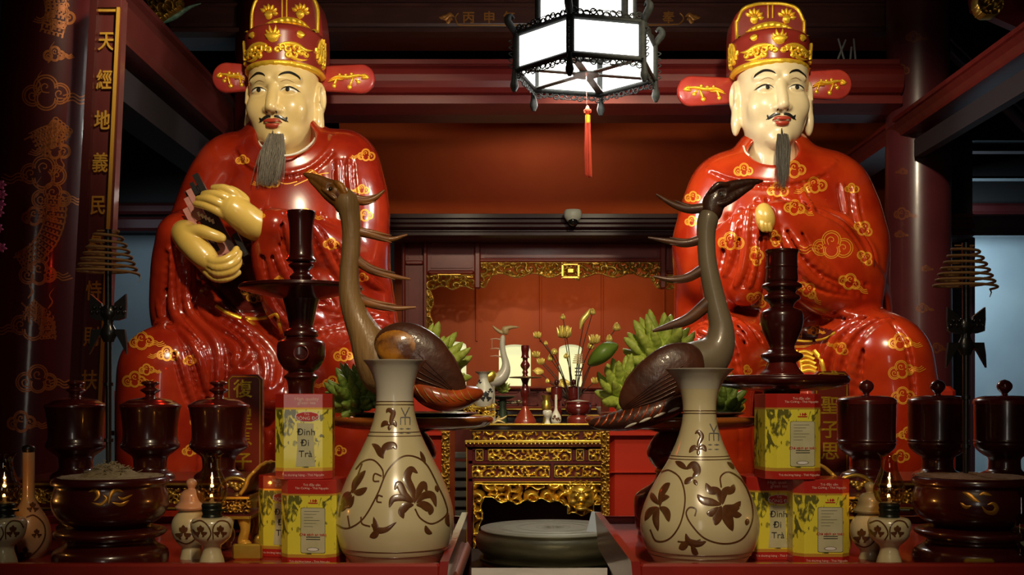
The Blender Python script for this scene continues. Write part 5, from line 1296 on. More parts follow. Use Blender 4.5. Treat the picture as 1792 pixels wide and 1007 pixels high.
# ---- low carved platforms that carry the pots
def platform(x0, x1, label):
    y0, y1 = 2.11, 2.38; t = thing('low_platform', label, 'stand', ((x0+x1)/2, (y0+y1)/2, ZT))
    mb = MB(); mb.box((x0, y0, ZP-.012), (x1, y1, ZP), 0, .003); mb.box((x0+.01, y0+.01, ZP-.045), (x1-.01, y1-.01, ZP-.012)); mb.box((x0, y0-.003, ZP-.058), (x1, y1, ZP-.045), 0, .003); mb.build('platform_top', [ALTAR], t)
    mb = MB(); mb.box((x0+.001, y0-.004, ZP-.0085), (x1-.001, y0, ZP-.0045)); mb.box((x0+.001, y0-.006, ZP-.055), (x1-.001, y0-.003, ZP-.051)); mb.build('gilt_edge', [DGOLD], t)
    Y = y0-.004; pxa, pxb = CX+x0/Y*FPX, CX+x1/Y*FPX; ya, yb = CY-(ZP-.014-H)/Y*FPX, CY-(ZP-.044-H)/Y*FPX
    mb = MB(); pass
    g = carve(pxa+6, pxb-6, ya, yb, y0+.008, .008, 1.6, 2, 9, .3); g.build('carved_band', [DGOLD], t)
    for lx in (x0+.012, x1-.045):
        for ly in (y0+.006, y1-.04):
            mb = MB(); mb.tube([(lx+.016, ly+.016, ZP-.058), (lx+.018, ly+.012, (ZP+ZT)/2), (lx+.014, ly+.018, ZT+.014), (lx+.014, ly+.01, ZT+.004)], [.018, .015, .010, .014], 10, n=4); mb.build('leg', [DGOLD], t)
    return t
platform(-1.0, -.53, 'low maroon platform with gilt edges carrying three pots with ringed knobs')
platform(.672, 1.36, 'low maroon platform with gilt edges carrying three pots with ball knobs')

# ---- censers with ash
def censer(cx, Y, ash, label, w_, motif, sand_h):
    x = P(cx, 0, Y).x; t = thing('incense_censer', label, 'censer', (x, Y, ZT)); f = w_/97.0
    prof = [(92*f, 834), (97*f, 838), (98*f, 846), (92*f, 850), (95*f, 862), (98*f, 876), (95*f, 892), (84*f, 908), (66*f, 918), (60*f, 922)]
    mb = lathe_px(cx, Y, prof, 0, 64, 5); sf = Surf(mb.v, mb.f)
    for pts, ww in motif: lay(mb, sf, pts, ww, .0006, 1, 6, prof=leafp)
    mb.build('bowl', [POT, mat('censer_gold_paint', (.45, .20, .02), .35, metal=.6)], t)
    mb = lathe_px(cx, Y, [(72*f, 922), (90*f, 926), (94*f, 932), (88*f, 938), (74*f, 944), (78*f, 952), (92*f, 960), (97*f, 970), (97*f, 985)], 0, 48, 4); mb.build('turned_base', [POT], t)
    rd = random.Random(cx); mb = MB(); rows = []; R = U(93*f, Y); z0 = P(0, 838, Y).z
    for i in range(22):
        r = R*(1-i/21); rows.append([(x+r*math.cos(2*PI*k/48), Y+r*math.sin(2*PI*k/48), z0+(.0035 if i else -.004)+sand_h*max(0, 1-(r/(R*.55)))**.9*(1+.12*math.sin(k*.9+i))+rd.uniform(0, .0022)) for k in range(48)])
    mb.grid(rows, 0, cv=True); 
    o = mb.build('ash', [ash], t)
    mb = MB()
    for k in range(160):
        r = R*.5*rd.random()**.7; a = rd.uniform(0, 2*PI); zz = z0+.004+sand_h*max(0, 1-(r/(R*.55)))**.9; p = (x+r*math.cos(a), Y+r*math.sin(a), zz); b = rd.uniform(0, 2*PI); L_ = rd.uniform(.006, .014)
        mb.tube([p, (p[0]+L_*math.cos(b), p[1]+L_*math.sin(b), p[2]+rd.uniform(0, .006))], [.0012, .0007], 4)
    if sand_h > .01: tag(mb.build('ash_curls', [ash], t), kind='stuff')
    return t
mo1 = [([(155, 862), (166, 858), (172, 868), (164, 878)], 3.5), ([(160, 880), (176, 884), (186, 874), (180, 866)], 3), ([(190, 884), (194, 866), (204, 858), (216, 862)], 3.5), ([(196, 880), (212, 884), (226, 876)], 3), ([(206, 870), (216, 874), (232, 866)], 2.5)]
censer(194, 1.9, ASH, 'dark red censer heaped with grey-brown ash before the pots with ringed knobs', 97, mo1, .024)
mo2 = [([(1684, 862), (1694, 866), (1704, 874), (1716, 880)], 4), ([(1680, 880), (1690, 888), (1700, 886)], 3), ([(1712, 868), (1722, 864), (1736, 868)], 3), ([(1718, 886), (1726, 896), (1738, 898), (1744, 890), (1738, 882), (1728, 884)], 4)]
censer(1702, 1.9, ASHR, 'dark red censer filled level with russet ash before the pots with ball knobs', 100, mo2, .006)
mb = MB(); a = P(1690, 992, 1.80)

# ---- incense coils on black stands planted in the ash
def coil_stand(px, ytip, ytop, ybot, yo, wo, coil, label, lab2, hy, gold):
    Y = 1.9; x = xt(px, Y); t = thing('coil_stand', label, 'incense stand', (x, Y, P(0, ybot, Y).z)); k = U(1, Y)
    mb = MB(); mb.tube([(x, Y, P(0, ybot, Y).z), (x, Y, P(0, ytop, Y).z)], [k*4.5, k*6.5], 10)
    for yy in (yo+105, ybot-60, yo-30): mb.tube([(x, Y, P(0, yy, Y).z), (x, Y, P(0, yy+6, Y).z)], [k*8, k*8], 10)
    mb.build('pole', [BLACK], t)
    mb = MB(); z = P(0, yo, Y).z; rd = random.Random(px)
    mb.tube([(x, Y, z+30*k), (x, Y, z+16*k), (x, Y, z), (x, Y, z-18*k), (x, Y, z-34*k)], [k*9, k*15, k*8, k*15, k*9], 12, n=3, flat=.6)
    for s in (-1, 1):
        for (u0, v0, u1, v1, u2, v2, u3, v3) in ((6, 4, 12, 34, 32, 50, 31, 8), (6, -8, 14, -12, 30, -12, 34, -56)):
            poly = [(x+s*u*k*wo/32, z+v*k*1.0) for u, v in ((u0, v0), (u0+2, (v0+v1)/2), (u1, v1), (u2, v2), ((u2+u3)/2+1, (v2+v3)/2), (u3, v3), ((u3+u0)/2, (v3+v0)/2-2*(1 if v1 > 0 else -1)))]
            area = sum(poly[i][0]*poly[(i+1) % 7][1]-poly[(i+1) % 7][0]*poly[i][1] for i in range(7))
            if area < 0: poly = poly[::-1]
            mb.prism(poly, Y-.004, Y+.004)
        for q_ in range(5): mb.ball((x+s*k*(8+q_*5), Y-.004, z+k*(18+(q_ % 2)*8)), k*4, 8)
    mb.build('bat_ornament', [BLACK], t)
    # the coil, a cone of burning incense
    y0, y1, w0, w1 = coil; c = thing('incense_coil', lab2, 'incense coil', (x, Y, P(0, y1, Y).z)); mb = MB(); turns = 7; pts = []; rs = []
    xo = x-k*2
    for i in range(turns*26+1):
        tt = i/(turns*26); a = 2*PI*turns*tt+.3; r = k*(w0+(w1-w0)*tt**.75); zz = P(0, y0+(y1-y0)*tt**.9, Y).z
        pts.append((xo+r*math.cos(a), Y+r*.95*math.sin(a), zz)); rs.append(.0024)
    mb.tube(pts, rs, 6); mb.tube([(xo-k*w0, Y, P(0, y0, Y).z), (xo+k*w0, Y, P(0, y0, Y).z)], .0014, 6)
    mb.build('spiral', [COIL], c)
    mb = MB(); mb.tube([(xo, Y-.0005, P(0, y0-3, Y).z), (xo, Y-.0005, P(0, y0+6, Y).z)], .0008, 5); mb.build('thread', [mat('thread_grey', (.2, .18, .15), .8)], c)
    mb = MB(); e = pts[-1]; mb.tube([e, (e[0]+.002, e[1], e[2]-.006), (e[0]-.001, e[1], e[2]-.014)], [.0016, .0012, .0006], 6); mb.build('ash_tail', [mat('pale_ash', (.45, .43, .40), .9)], c)
coil_stand(190, 0, 402, 828, 565, 31, (404, 480, 18, 53), 'black coil stand planted in the heaped ash, with winged iron ornament', 'brown incense coil cone in front of the couplet board', 0, 0)
coil_stand(1690, 0, 425, 838, 588, 33, (430, 505, 17, 54), 'black coil stand planted in russet ash before the near black post', 'brown incense coil cone against the pale blue wall', 0, 0)

# ---- oil lamps, jars, bottle
def floral(mb, sf, cx, cy, s, mi=1):
    s = s*1.15
    for a, L_ in ((-90, 1.0), (-50, .85), (-130, .85)):
        c, d = math.cos(math.radians(a)), math.sin(math.radians(a)); lay(mb, sf, [(cx, cy+s*.1), (cx+s*L_*.5*c, cy+s*L_*.5*d), (cx+s*L_*c, cy+s*L_*d)], s*.30, 0, mi, 4, prof=leafp)
    for f in (-1, 1):
        lay(mb, sf, [(cx+f*s*.05, cy+s*.1), (cx+f*s*.55, cy+s*.42), (cx+f*s*1.15, cy+s*.22)], s*.30, 0, mi, 4, prof=leafp)
        lay(mb, sf, [(cx+f*s*.3, cy+s*.3), (cx+f*s*.5, cy+s*.75), (cx+f*s*.25, cy+s*.95)], s*.16, 0, mi, 4, prof=leafp)
def oil_lamp(cx, label, Y=1.86):
    x = xt(cx, Y); t = thing('oil_lamp', label, 'lamp', (x, Y, ZT)); mb = lathe_px(cx, Y, [(12, 905), (30, 907), (36, 914), (36, 924), (32, 940), (22, 951), (16, 957), (16, 966), (20, 978), (23, 991)], 0, 48, 4)
    sf = Surf(mb.v, mb.f)
    for dx in (-22, 16): floral(mb, sf, cx+dx*.9, 930, 9)
    lay(mb, sf, [(cx-34, 916), (cx-20, 912), (cx-8, 920), (cx-2, 934), (cx-8, 946)], 1.2, mi=1); lay(mb, sf, [(cx+2, 944), (cx+2, 924), (cx+12, 913), (cx+26, 914), (cx+33, 924)], 1.2, mi=1)
    lay(mb, sf, [(cx-34, 926), (cx-26, 938)], 2, mi=1, prof=leafp)
    mb.build('ceramic_base', [CERAM, BROWNP], t)
    mb = lathe_px(cx, Y, [(15, 880), (18, 884), (17, 890), (18, 893), (16, 900), (18, 904), (17, 908)], 0, 24, 3); mb.tube([(x+.015, Y-.01, P(0, 892, Y).z), (x+.03, Y-.014, P(0, 892, Y).z)], .0022, 8); mb.build('burner_collar', [mat('dark_lamp_metal', (.02, .022, .016), .35, metal=.6)], t)
    mb = MB(); pr = lp(cx, Y, [(19, 795), (15, 800), (13.5, 810), (15, 822), (20, 835), (26, 850), (26.5, 862), (22, 876), (15, 883)]); q = [tuple(a) for a in cr(pr, 5)]; rows = []
    for r, z in q:
        e = max(0, (z-P(0, 806, Y).z))/U(11, Y); rows.append([(x+r*(1+.12*e*math.cos(6*a))*math.cos(a), Y+r*(1+.12*e*math.cos(6*a))*math.sin(a), z+e*.002*math.cos(6*a)) for a in np.linspace(0, 2*PI, 49)[:-1]])
    mb.grid(rows, 0, cv=True); mb.build('glass_chimney', [SMOKED], t)
    mb = MB(); mb.tube([(x, Y, P(0, 880, Y).z), (x, Y, P(0, 870, Y).z)], .003, 8); mb.build('wick', [mat('wick_pale', (.5, .45, .3), .8)], t)
    lamp('oil_lamp_fill_light', 'POINT', (x, Y, P(0, 864, Y).z), (x, Y, 0), .09, (1.0, .50, .16), .003)  # added warm point light that brightens the gilding around the lamp
    mb = MB(); mb.ball((x-.001, Y, P(0, 869, Y).z), .0030, 12, 0, (.8, .8, 1.3)); mb.build('bright_point', [glow('lamp_bright_point', (1.0, .62, .30), 6)], t)  # glowing bead stands in for a bright reflection in the chimney
oil_lamp(8, 'glass-chimneyed oil lamp on ceramic foot beside the tall stoppered bottle')
oil_lamp(371, 'glass-chimneyed oil lamp on ceramic foot in front of the jar with peach lid')
oil_lamp(1556, 'glass-chimneyed oil lamp on ceramic foot beside the tins, before a yellowish lidded jar')
# lidded jars
def jar(cx, Y, dy, lidm, label):
    x = xt(cx, Y); t = thing('lidded_jar', label, 'jar', (x, Y, ZT)); mb = lathe_px(cx, Y, [(17, 890+dy), (22, 896+dy), (31, 908+dy), (34, 922+dy), (31, 938+dy), (22, 952+dy), (16, 958+dy), (17, 966+dy), (20, 980)], 0, 40, 4)
    sf = Surf(mb.v, mb.f); floral(mb, sf, cx-14, 932+dy, 11); floral(mb, sf, cx+10, 926+dy, 9); lay(mb, sf, [(cx-26, 946+dy), (cx-8, 952+dy), (cx+8, 940+dy), (cx+4, 916+dy), (cx+16, 908+dy)], 1.2, mi=1)
    mb.build('jar_body', [CERAM, BROWNP], t)
    mb = lathe_px(cx, Y, [(3, 838+dy), (8, 842+dy), (9, 848+dy), (6, 856+dy), (12, 858+dy), (19, 866+dy), (21, 878+dy), (25, 884+dy), (28, 888+dy), (26, 892+dy)], 0, 32, 4); mb.build('lid', [lidm], t)
jar(335, 1.95, 0, PEACH, 'white and brown jar with peach domed lid, overlapping an oil lamp')
jar(1522, 1.95, 6, mat('yellowish_glaze', (.30, .25, .13), .4, coat=.4), 'white and brown jar with yellowish domed lid beside the tin with paper panel')
# bottle
def bottle():
    cx, Y = 50, 1.97; x = xt(cx, Y); t = thing('bottle_vase', 'tall stoppered ceramic bottle with brown loops near the dragon column', 'bottle', (x, Y, ZT))
    mb = lathe_px(cx, Y, [(10, 792), (10, 810), (10, 850), (12, 875), (20, 890), (32, 912), (38, 938), (34, 960), (24, 975)], 0, 48, 5)
    mi_z = P(0, 900, Y).z; sf = Surf(mb.v, mb.f)
    lay(mb, sf, [(46, 906), (60, 903), (76, 918), (78, 940), (66, 962), (44, 978), (30, 966), (28, 940), (36, 916)], 1.3, mi=1, closed=False, n=8)
    floral(mb, sf, 57, 888, 8); floral(mb, sf, 64, 934, 7); floral(mb, sf, 45, 966, 8)
    mb.build('bottle_body', [mat('bottle_cream_peach_glaze', (.58, .40, .22), .32, coat=.5, c2=(.60, .30, .15), nscale=14), BROWNP], t)
    mb = lathe_px(cx, Y, [(2, 779), (9, 781), (11, 786), (9, 793)], 0, 20, 3); mb.build('stopper', [BLACK], t)
bottle()
# clear cup edge by the censer at the table end
cxs, Yc_ = 1786, 1.82; t = thing('glass_cup', 'small clear glass on the table end in front of the last ball-knob pot', 'glass', (xt(cxs, Yc_), Yc_, ZT))
mb = lathe_px(cxs, Yc_, [(14, 850), (12, 870), (15, 900), (12, 940), (6, 960), (5, 975), (14, 1001)], 0, 24, 4, cap=False); mb.build('glass_body', [SMOKED], t)

# ---- tall turned stands
def turned(cx, Y, parts, label, mats_):
    x = xt(cx, Y); t = thing('candle_stand', label, 'candle stand', (x, Y, ZT))
    for nm, prof, m in parts:
        mb = MB(); mb.lathe(lp(cx, Y, prof), (x, Y), 56, 0, 4); mb.build(nm, [m], t)
    return t
t = turned(527, 2.15, [('cup', [(19, 372), (24, 370), (25, 374), (23, 384), (21, 400), (20, 430), (22, 448), (26, 456), (22, 460)], POT),
                       ('upper_rings', [(14, 460), (22, 464), (18, 470), (14, 474), (14, 478), (20, 484), (18, 490), (16, 498)], POT),
                       ('drip_plate', [(16, 497), (60, 498), (100, 500), (106, 503), (104, 508), (70, 516), (34, 524)], POT),
                       ('stem', [(32, 523), (27, 540), (23, 560), (21, 574), (28, 580), (30, 588), (26, 592), (40, 600), (42, 618), (40, 630), (30, 646), (22, 652), (30, 660), (24, 668), (22, 690), (28, 720), (22, 760), (24, 800), (30, 860), (36, 900), (42, 951)], POT)], 'dark candle stand with wide plate set high, between the bare-handed statue and wooden crane', None)
c = P(527, 618, 2.15-.047); mb = MB(); mb.tube([(c.x+.014*math.cos(a), c.y-.0005, c.z+.014*math.sin(a)) for a in np.linspace(0, 2*PI, 25)[:-1]], .0022, 6, closed=True); mb.build('ring_motif', [POTL], t)
turned(1368, 2.15, [('cup', [(28, 438), (29, 441), (27, 446), (27, 466), (28, 468), (27, 472), (28, 490), (26, 494)], POT),
                    ('upper_rings', [(26, 494), (34, 499), (34, 504), (27, 508), (24, 514), (30, 518), (31, 524), (22, 532), (20, 538)], POT),
                    ('bulb', [(20, 538), (34, 546), (37, 558), (35, 574), (28, 592), (22, 606), (24, 614), (35, 620), (36, 626), (26, 634), (24, 636)], POT),
                    ('foot', [(24, 634), (30, 646), (38, 655), (38, 660)], POTL),
                    ('drip_plate', [(40, 658), (104, 658), (113, 661), (115, 667), (106, 676), (70, 683), (32, 686)], POT),
                    ('stem', [(30, 684), (33, 694), (30, 702), (16, 708), (14, 760), (24, 800), (32, 870), (40, 920), (44, 951)], POT)], 'dark candle stand with bulb above a low wide plate, before the statue with folded sleeves', None)

# ---- fruit stands
def fruit_stand(cx, Y, wpx, ytop, label, dz=0):
    x = xt(cx, Y); t = thing('pedestal_tray', label, 'tray', (x, Y, ZT))
    mb = lathe_px(cx, Y, [(wpx*.80, ytop+2), (wpx*.96, ytop), (wpx, ytop+4), (wpx*.985, ytop+10), (wpx*.90, ytop+18), (wpx*.60, ytop+24), (30, ytop+27)], 0, 72, 4); mb.build('tray_dish', [mat('amber_brown_lacquer', (.34, .085, .014), .22, coat=1, c2=(.46, .15, .025), nscale=3, croughn=.06)], t)
    mb = lathe_px(cx, Y, [(22, ytop+26), (30, ytop+34), (40, ytop+50), (44, ytop+66), (34, ytop+84), (26, ytop+92)], 0, 40, 4); mb.build('upper_bulb', [POTL], t)
    mb = lathe_px(cx, Y, [(26, ytop+90), (30, ytop+96), (26, ytop+100)], 0, 40, 3); mb.build('gilt_ring', [DGOLD], t)
    mb = lathe_px(cx, Y, [(26, ytop+98), (34, ytop+116), (58, ytop+132), (66, ytop+146), (64, ytop+190), (60, ytop+200), (60, 936)], 0, 40, 4); mb.build('pedestal_foot', [POTL], t)
    mb = lathe_px(cx, Y, [(wpx*.42, ytop-9), (wpx*.80, ytop-7), (wpx*.78, ytop-3), (wpx*.5, ytop+10), (wpx*.4, ytop+12)], 0, 60, 4); mb.build('inner_dish', [POT], t)
    return t
fruit_stand(720, 2.27, 143, 729, 'round amber lacquer pedestal tray behind the vase, under the crane with red tail')
fruit_stand(1176, 2.27, 152, 729, 'round amber lacquer pedestal tray behind the vase, under the crane with white-edged tail')

# ---- buddha's hand citrons
def citron(seed, m, rows=((0, 1, .30), (28, 6, .42), (55, 9, .50), (85, 11, .52), (115, 10, .46)), h=.022, fat=1.0):
    rd = random.Random(seed); v = Vol((-1.15, -1.15, -.9), (1.15, 1.15, 1.3), h, flip=False)
    v.ell((0, 0, -.1), (.46, .46, .55), .1)
    for el, n, L_ in rows:
        for k in range(n):
            az = 2*PI*(k+rd.uniform(-.2, .2))/n+el; e = math.radians(el+rd.uniform(-7, 7)); d = np.array((math.sin(e)*math.cos(az), math.sin(e)*math.sin(az), math.cos(e)))
            up = np.array((0, 0, 1.0)); r0 = .13*fat*rd.uniform(.9, 1.15); L = L_*rd.uniform(.85, 1.25)
            a = d*.28+np.array((0, 0, -.1)); b = a+d*L*.55+up*.05; c = a+d*L+up*(.14+rd.uniform(0, .08)); e2 = a+d*L*1.25+up*(.26+rd.uniform(0, .06))
            v.chain([tuple(a), tuple(b), tuple(c), tuple(e2)], [r0, r0*1.05, r0*.72, r0*.22], .035, 2)
    V, F = v.mesh(1); mb = MB(); mb.v = [tuple(p) for p in V]; mb.f = [tuple(f) for f in F.tolist()]; mb.m = [0]*len(mb.f); mb.sm = [True]*len(mb.f)
    o = mb.build('citron', [m]); return o
cit = citron(2, GREEN); citd = citron(5, GREEND, fat=1.1)
def put_cit(src, px, py, Y, sc, rx, ry, rz, label, first=False):
    o = src if first else src.copy()
    if not first: COL.objects.link(o)
    o.location = P(px, py, Y); o.scale = (sc,)*3; o.rotation_euler = (rx, ry, rz); tag(o, label, 'citron', "fingered citrons on the pedestal trays"); return o
put_cit(cit, 750, 642, 2.33, .090, .1, .45, .3, 'light green fingered citron behind the wing of the crane with red tail', True)
put_cit(citd, 622, 692, 2.22, .062, .2, -.5, .9, 'dark green fingered citron showing between the tins and the crane neck', True)
put_cit(citd, 1262, 706, 2.36, .058, .2, .5, 2.0, 'dark green fingered citron peeping out beside the vase mouth below the darker crane')
put_cit(cit, 1098, 686, 2.26, .075, .45, -.55, 1.1, 'green fingered citron lowest on the tray beside the darker crane')
put_cit(cit, 1155, 618, 2.30, .085, .25, .35, 2.4, 'large green fingered citron resting uppermost behind the darker crane wing')
# a broad leaf
def leafobj(pts, w_, Y, name, label, m, bend=.02):
    q = cr(pts, 8); mb = MB(); rows = []
    for i, p in enumerate(q):
        t_ = i/(len(q)-1); a = q[max(0, i-1)]; b = q[min(len(q)-1, i+1)]; d = (b-a)/(np.linalg.norm(b-a)+1e-9); nn = np.array((-d[1], d[0])); ww = w_*math.sin(PI*min(.98, t_*.96+.03))**.6
        rows.append([tuple(P(*(p+nn*ww*u), Y)+Vector((0, -bend*math.sin(PI*t_)+.012*abs(u), 0))) for u in (-1, -.5, 0, .5, 1)])
    mb.grid(rows, 0); o = mb.build(name, [m], origin=tuple(P(*pts[0], Y))); md = o.modifiers.new('thickness', 'SOLIDIFY'); md.thickness = .0012
    return tag(o, label, 'leaf')
leafobj([(1082, 604), (1064, 612), (1046, 626), (1030, 640)], 15, 2.2, 'citron_leaf', 'broad green leaf hanging off the citrons toward the gilt lotus', LEAF)

# ---- the two wooden cranes
def to_w2(V, Y): 
    V = np.asarray(V); s = Y/FPX; return np.stack([(V[:, 0]-CX)*s, Y+V[:, 1]*s, H+(CY+V[:, 2])*s], 1)
def sdf_part(name, lo, hi, h, Y, fn, m, parent, smooth=1):
    v = Vol(lo, hi, h); fn(v); V, F = v.mesh(smooth); W = to_w2(V, Y); mb = MB()
    mb.v = [tuple(p) for p in W]; mb.f = [tuple(f) for f in F.tolist()]; mb.m = [0]*len(mb.f); mb.sm = [True]*len(mb.f)
    return mb, Surf(mb.v, mb.f), m, parent, name
def fin(x): mb, sf, m, parent, name = x; return mb.build(name, m if isinstance(m, list) else [m], parent)
YC = 2.06
def plumes(t, L, m, Y=YC):
    for pts, r in L:
        mb = MB(); P3 = [tuple(P(a, b, Y+.002*i)) for i, (a, b) in enumerate(pts)]; n = len(P3)
        rs = [U(1.35*r*(1-.80*(i/(n-1))**1.5), Y) for i in range(n)]; mb.tube(P3, rs, 8, n=5, flat=.8)
        for off, rr in ((.006, .55), (-.006, .45)):
            Q = [(x+.004, y-.003, z+off*(.4+i*.35)) for i, (x, y, z) in enumerate(P3[:-1])]; mb.tube(Q, [a*rr for a in rs[:len(Q)-1]]+[.0008], 6, n=4, flat=.55)
        mb.build('neck_plume', [m], t)
def crane_a():
    t = thing('wooden_crane', 'carved brown wooden crane with a red amber tail, beak pointing toward the bare hands', 'crane', (xt(690, YC), YC, ZT))
    def neck(v):
        v.chain([(606, 0, 352), (611, 0, 368), (615, 0, 400), (614, 0, 440), (611, 0, 480), (613, 0, 520), (624, 0, 556), (640, 0, 588), (656, 0, 620), (672, 0, 650)], [20, 17, 15, 15, 15.5, 18, 21, 27, 36, 42], 5, 4)
        v.ell((700, 0, 650), (62, 40, 42), 14)
    fin(sdf_part('neck_and_body', (570, -60, 330), (790, 60, 710), 1.8, YC, neck, WOODN, t))
    def hd(v):
        v.ell((590, 0, 338), (27, 15, 17), 6, rot=('Y', .85)); v.ell((604, 0, 354), (20, 17, 24), 8)
        v.chain([(584, 0, 336), (570, 0, 323), (552, 0, 312), (532, 0, 305)], [13, 10, 6, 2.5], 5); v.chain([(592, 0, 352), (574, 0, 342), (556, 0, 326), (542, 0, 315)], [12, 8, 5, 2.5], 4)
        v.chain([(590, -13, 322), (600, -14, 330), (608, -14, 345)], [4, 5, 3], 4)
        v.chain([(588, -14, 350), (578, -12, 342), (566, -9, 333)], [3, 2.5, 2], 3)
        v.ell((579, -14, 331), (5.5, 3, 6.5), 3, sub=True)
    x = sdf_part('head', (520, -40, 290), (640, 40, 395), 1.1, YC, hd, [WOODC, AMBER], t)
    mb = x[0]
    for i, f in enumerate(mb.f):
        c = mb.v[f[0]]; px_ = CX+c[0]/YC*FPX; py_ = CY-(c[2]-H)/YC*FPX
        if 585 < px_ < 612 and 316 < py_ < 352 and px_-590 > (py_-345)*.2: mb.m[i] = 1 if (px_+py_*.4) > 725 else 0
    fin(x)
    mb = MB(); e = P(578.5, 331, YC-.013); mb.ball(tuple(e), .0042, 14); mb.build('eye', [BLACK], t)
    def wing(v):
        v.ell((704, -34, 606), (45, 22, 36), 8, rot=('Y', .12)); v.chain([(716, -34, 610), (746, -36, 632), (776, -34, 660), (804, -28, 686)], [38, 34, 22, 9], 12, flat=(1, .5, 1))
        v.ell((700, -48, 612), (34, 14, 28), 6)
    x = sdf_part('wing', (640, -90, 560), (840, 10, 730), 1.6, YC, wing, [WOODD, AMBER], t); mb = x[0]
    for i, f in enumerate(mb.f):
        c = mb.v[f[0]]; px_ = CX+c[0]/YC*FPX; py_ = CY-(c[2]-H)/YC*FPX
        if ((px_-697)/36)**2+((py_-610)/28)**2 < 1: mb.m[i] = 1
    for k in range(7):
        a = k/6; lay(mb, x[1], [(730-6*k, 618+12*k), (752-3*k, 640+9*k), (776, 664+5*k), (795, 684+2*k)], 1.2, .0012, 0, 5, prof=tailp)
    fin(x)
    def wing2(v): v.chain([(706, 30, 610), (752, 32, 640), (790, 30, 676)], [38, 34, 16], 10, flat=(1, .4, 1))
    fin(sdf_part('wing', (640, 5, 560), (830, 70, 720), 2.2, YC, wing2, WOODD, t))
    def tail(v):
        v.chain([(728, -12, 672), (756, -14, 690), (790, -14, 698), (822, -12, 692), (840, -10, 688)], [16, 22, 21, 14, 5], 8, flat=(1, 1.6, 1))
        for k in range(9): v.cap((716+13*k, -30+2*k, 664+2*k), (734+13*k, -34+3*k, 704+.6*k), 2.6, 1.4, 3, sub=True)
    x = sdf_part('tail', (690, -60, 630), (860, 60, 730), 1.4, YC, tail, [WOODR, AMBER], t)
    for k in range(9): lay(x[0], x[1], [(712+13*k, 672+1.2*k), (722+13*k, 690+1*k), (738+12*k, 706-.6*k*k*.2)], 1.3, .0010, 1, 4, prof=leafp)
    fin(x)
    plumes(t, [([(610, 344), (634, 352), (655, 347), (673, 333)], 7), ([(624, 404), (650, 411), (682, 419), (713, 411)], 6.5), ([(624, 455), (650, 473), (688, 484), (718, 489)], 6.5), ([(624, 520), (650, 532), (690, 540), (728, 538)], 7)], mat('plume_amber_wood', (.38, .14, .025), .5, coat=.15, c2=(.16, .055, .015), nscale=40, stretch=(.3, 1, 2)))
    for dx in (-14, 14):
        mb = MB(); x = xt(690+dx, YC); mb.tube([(x, YC, P(0, 680, YC).z), (x+.004, YC, P(0, 820, YC).z), (x, YC, ZT+.01)], [.008, .005, .006], 8, n=4); mb.build('leg', [WOODD], t)
    mb = MB(); mb.box((xt(650, YC), YC-.04, ZT), (xt(730, YC), YC+.04, ZT+.012), 0, .004); mb.build('base', [WOODD], t)
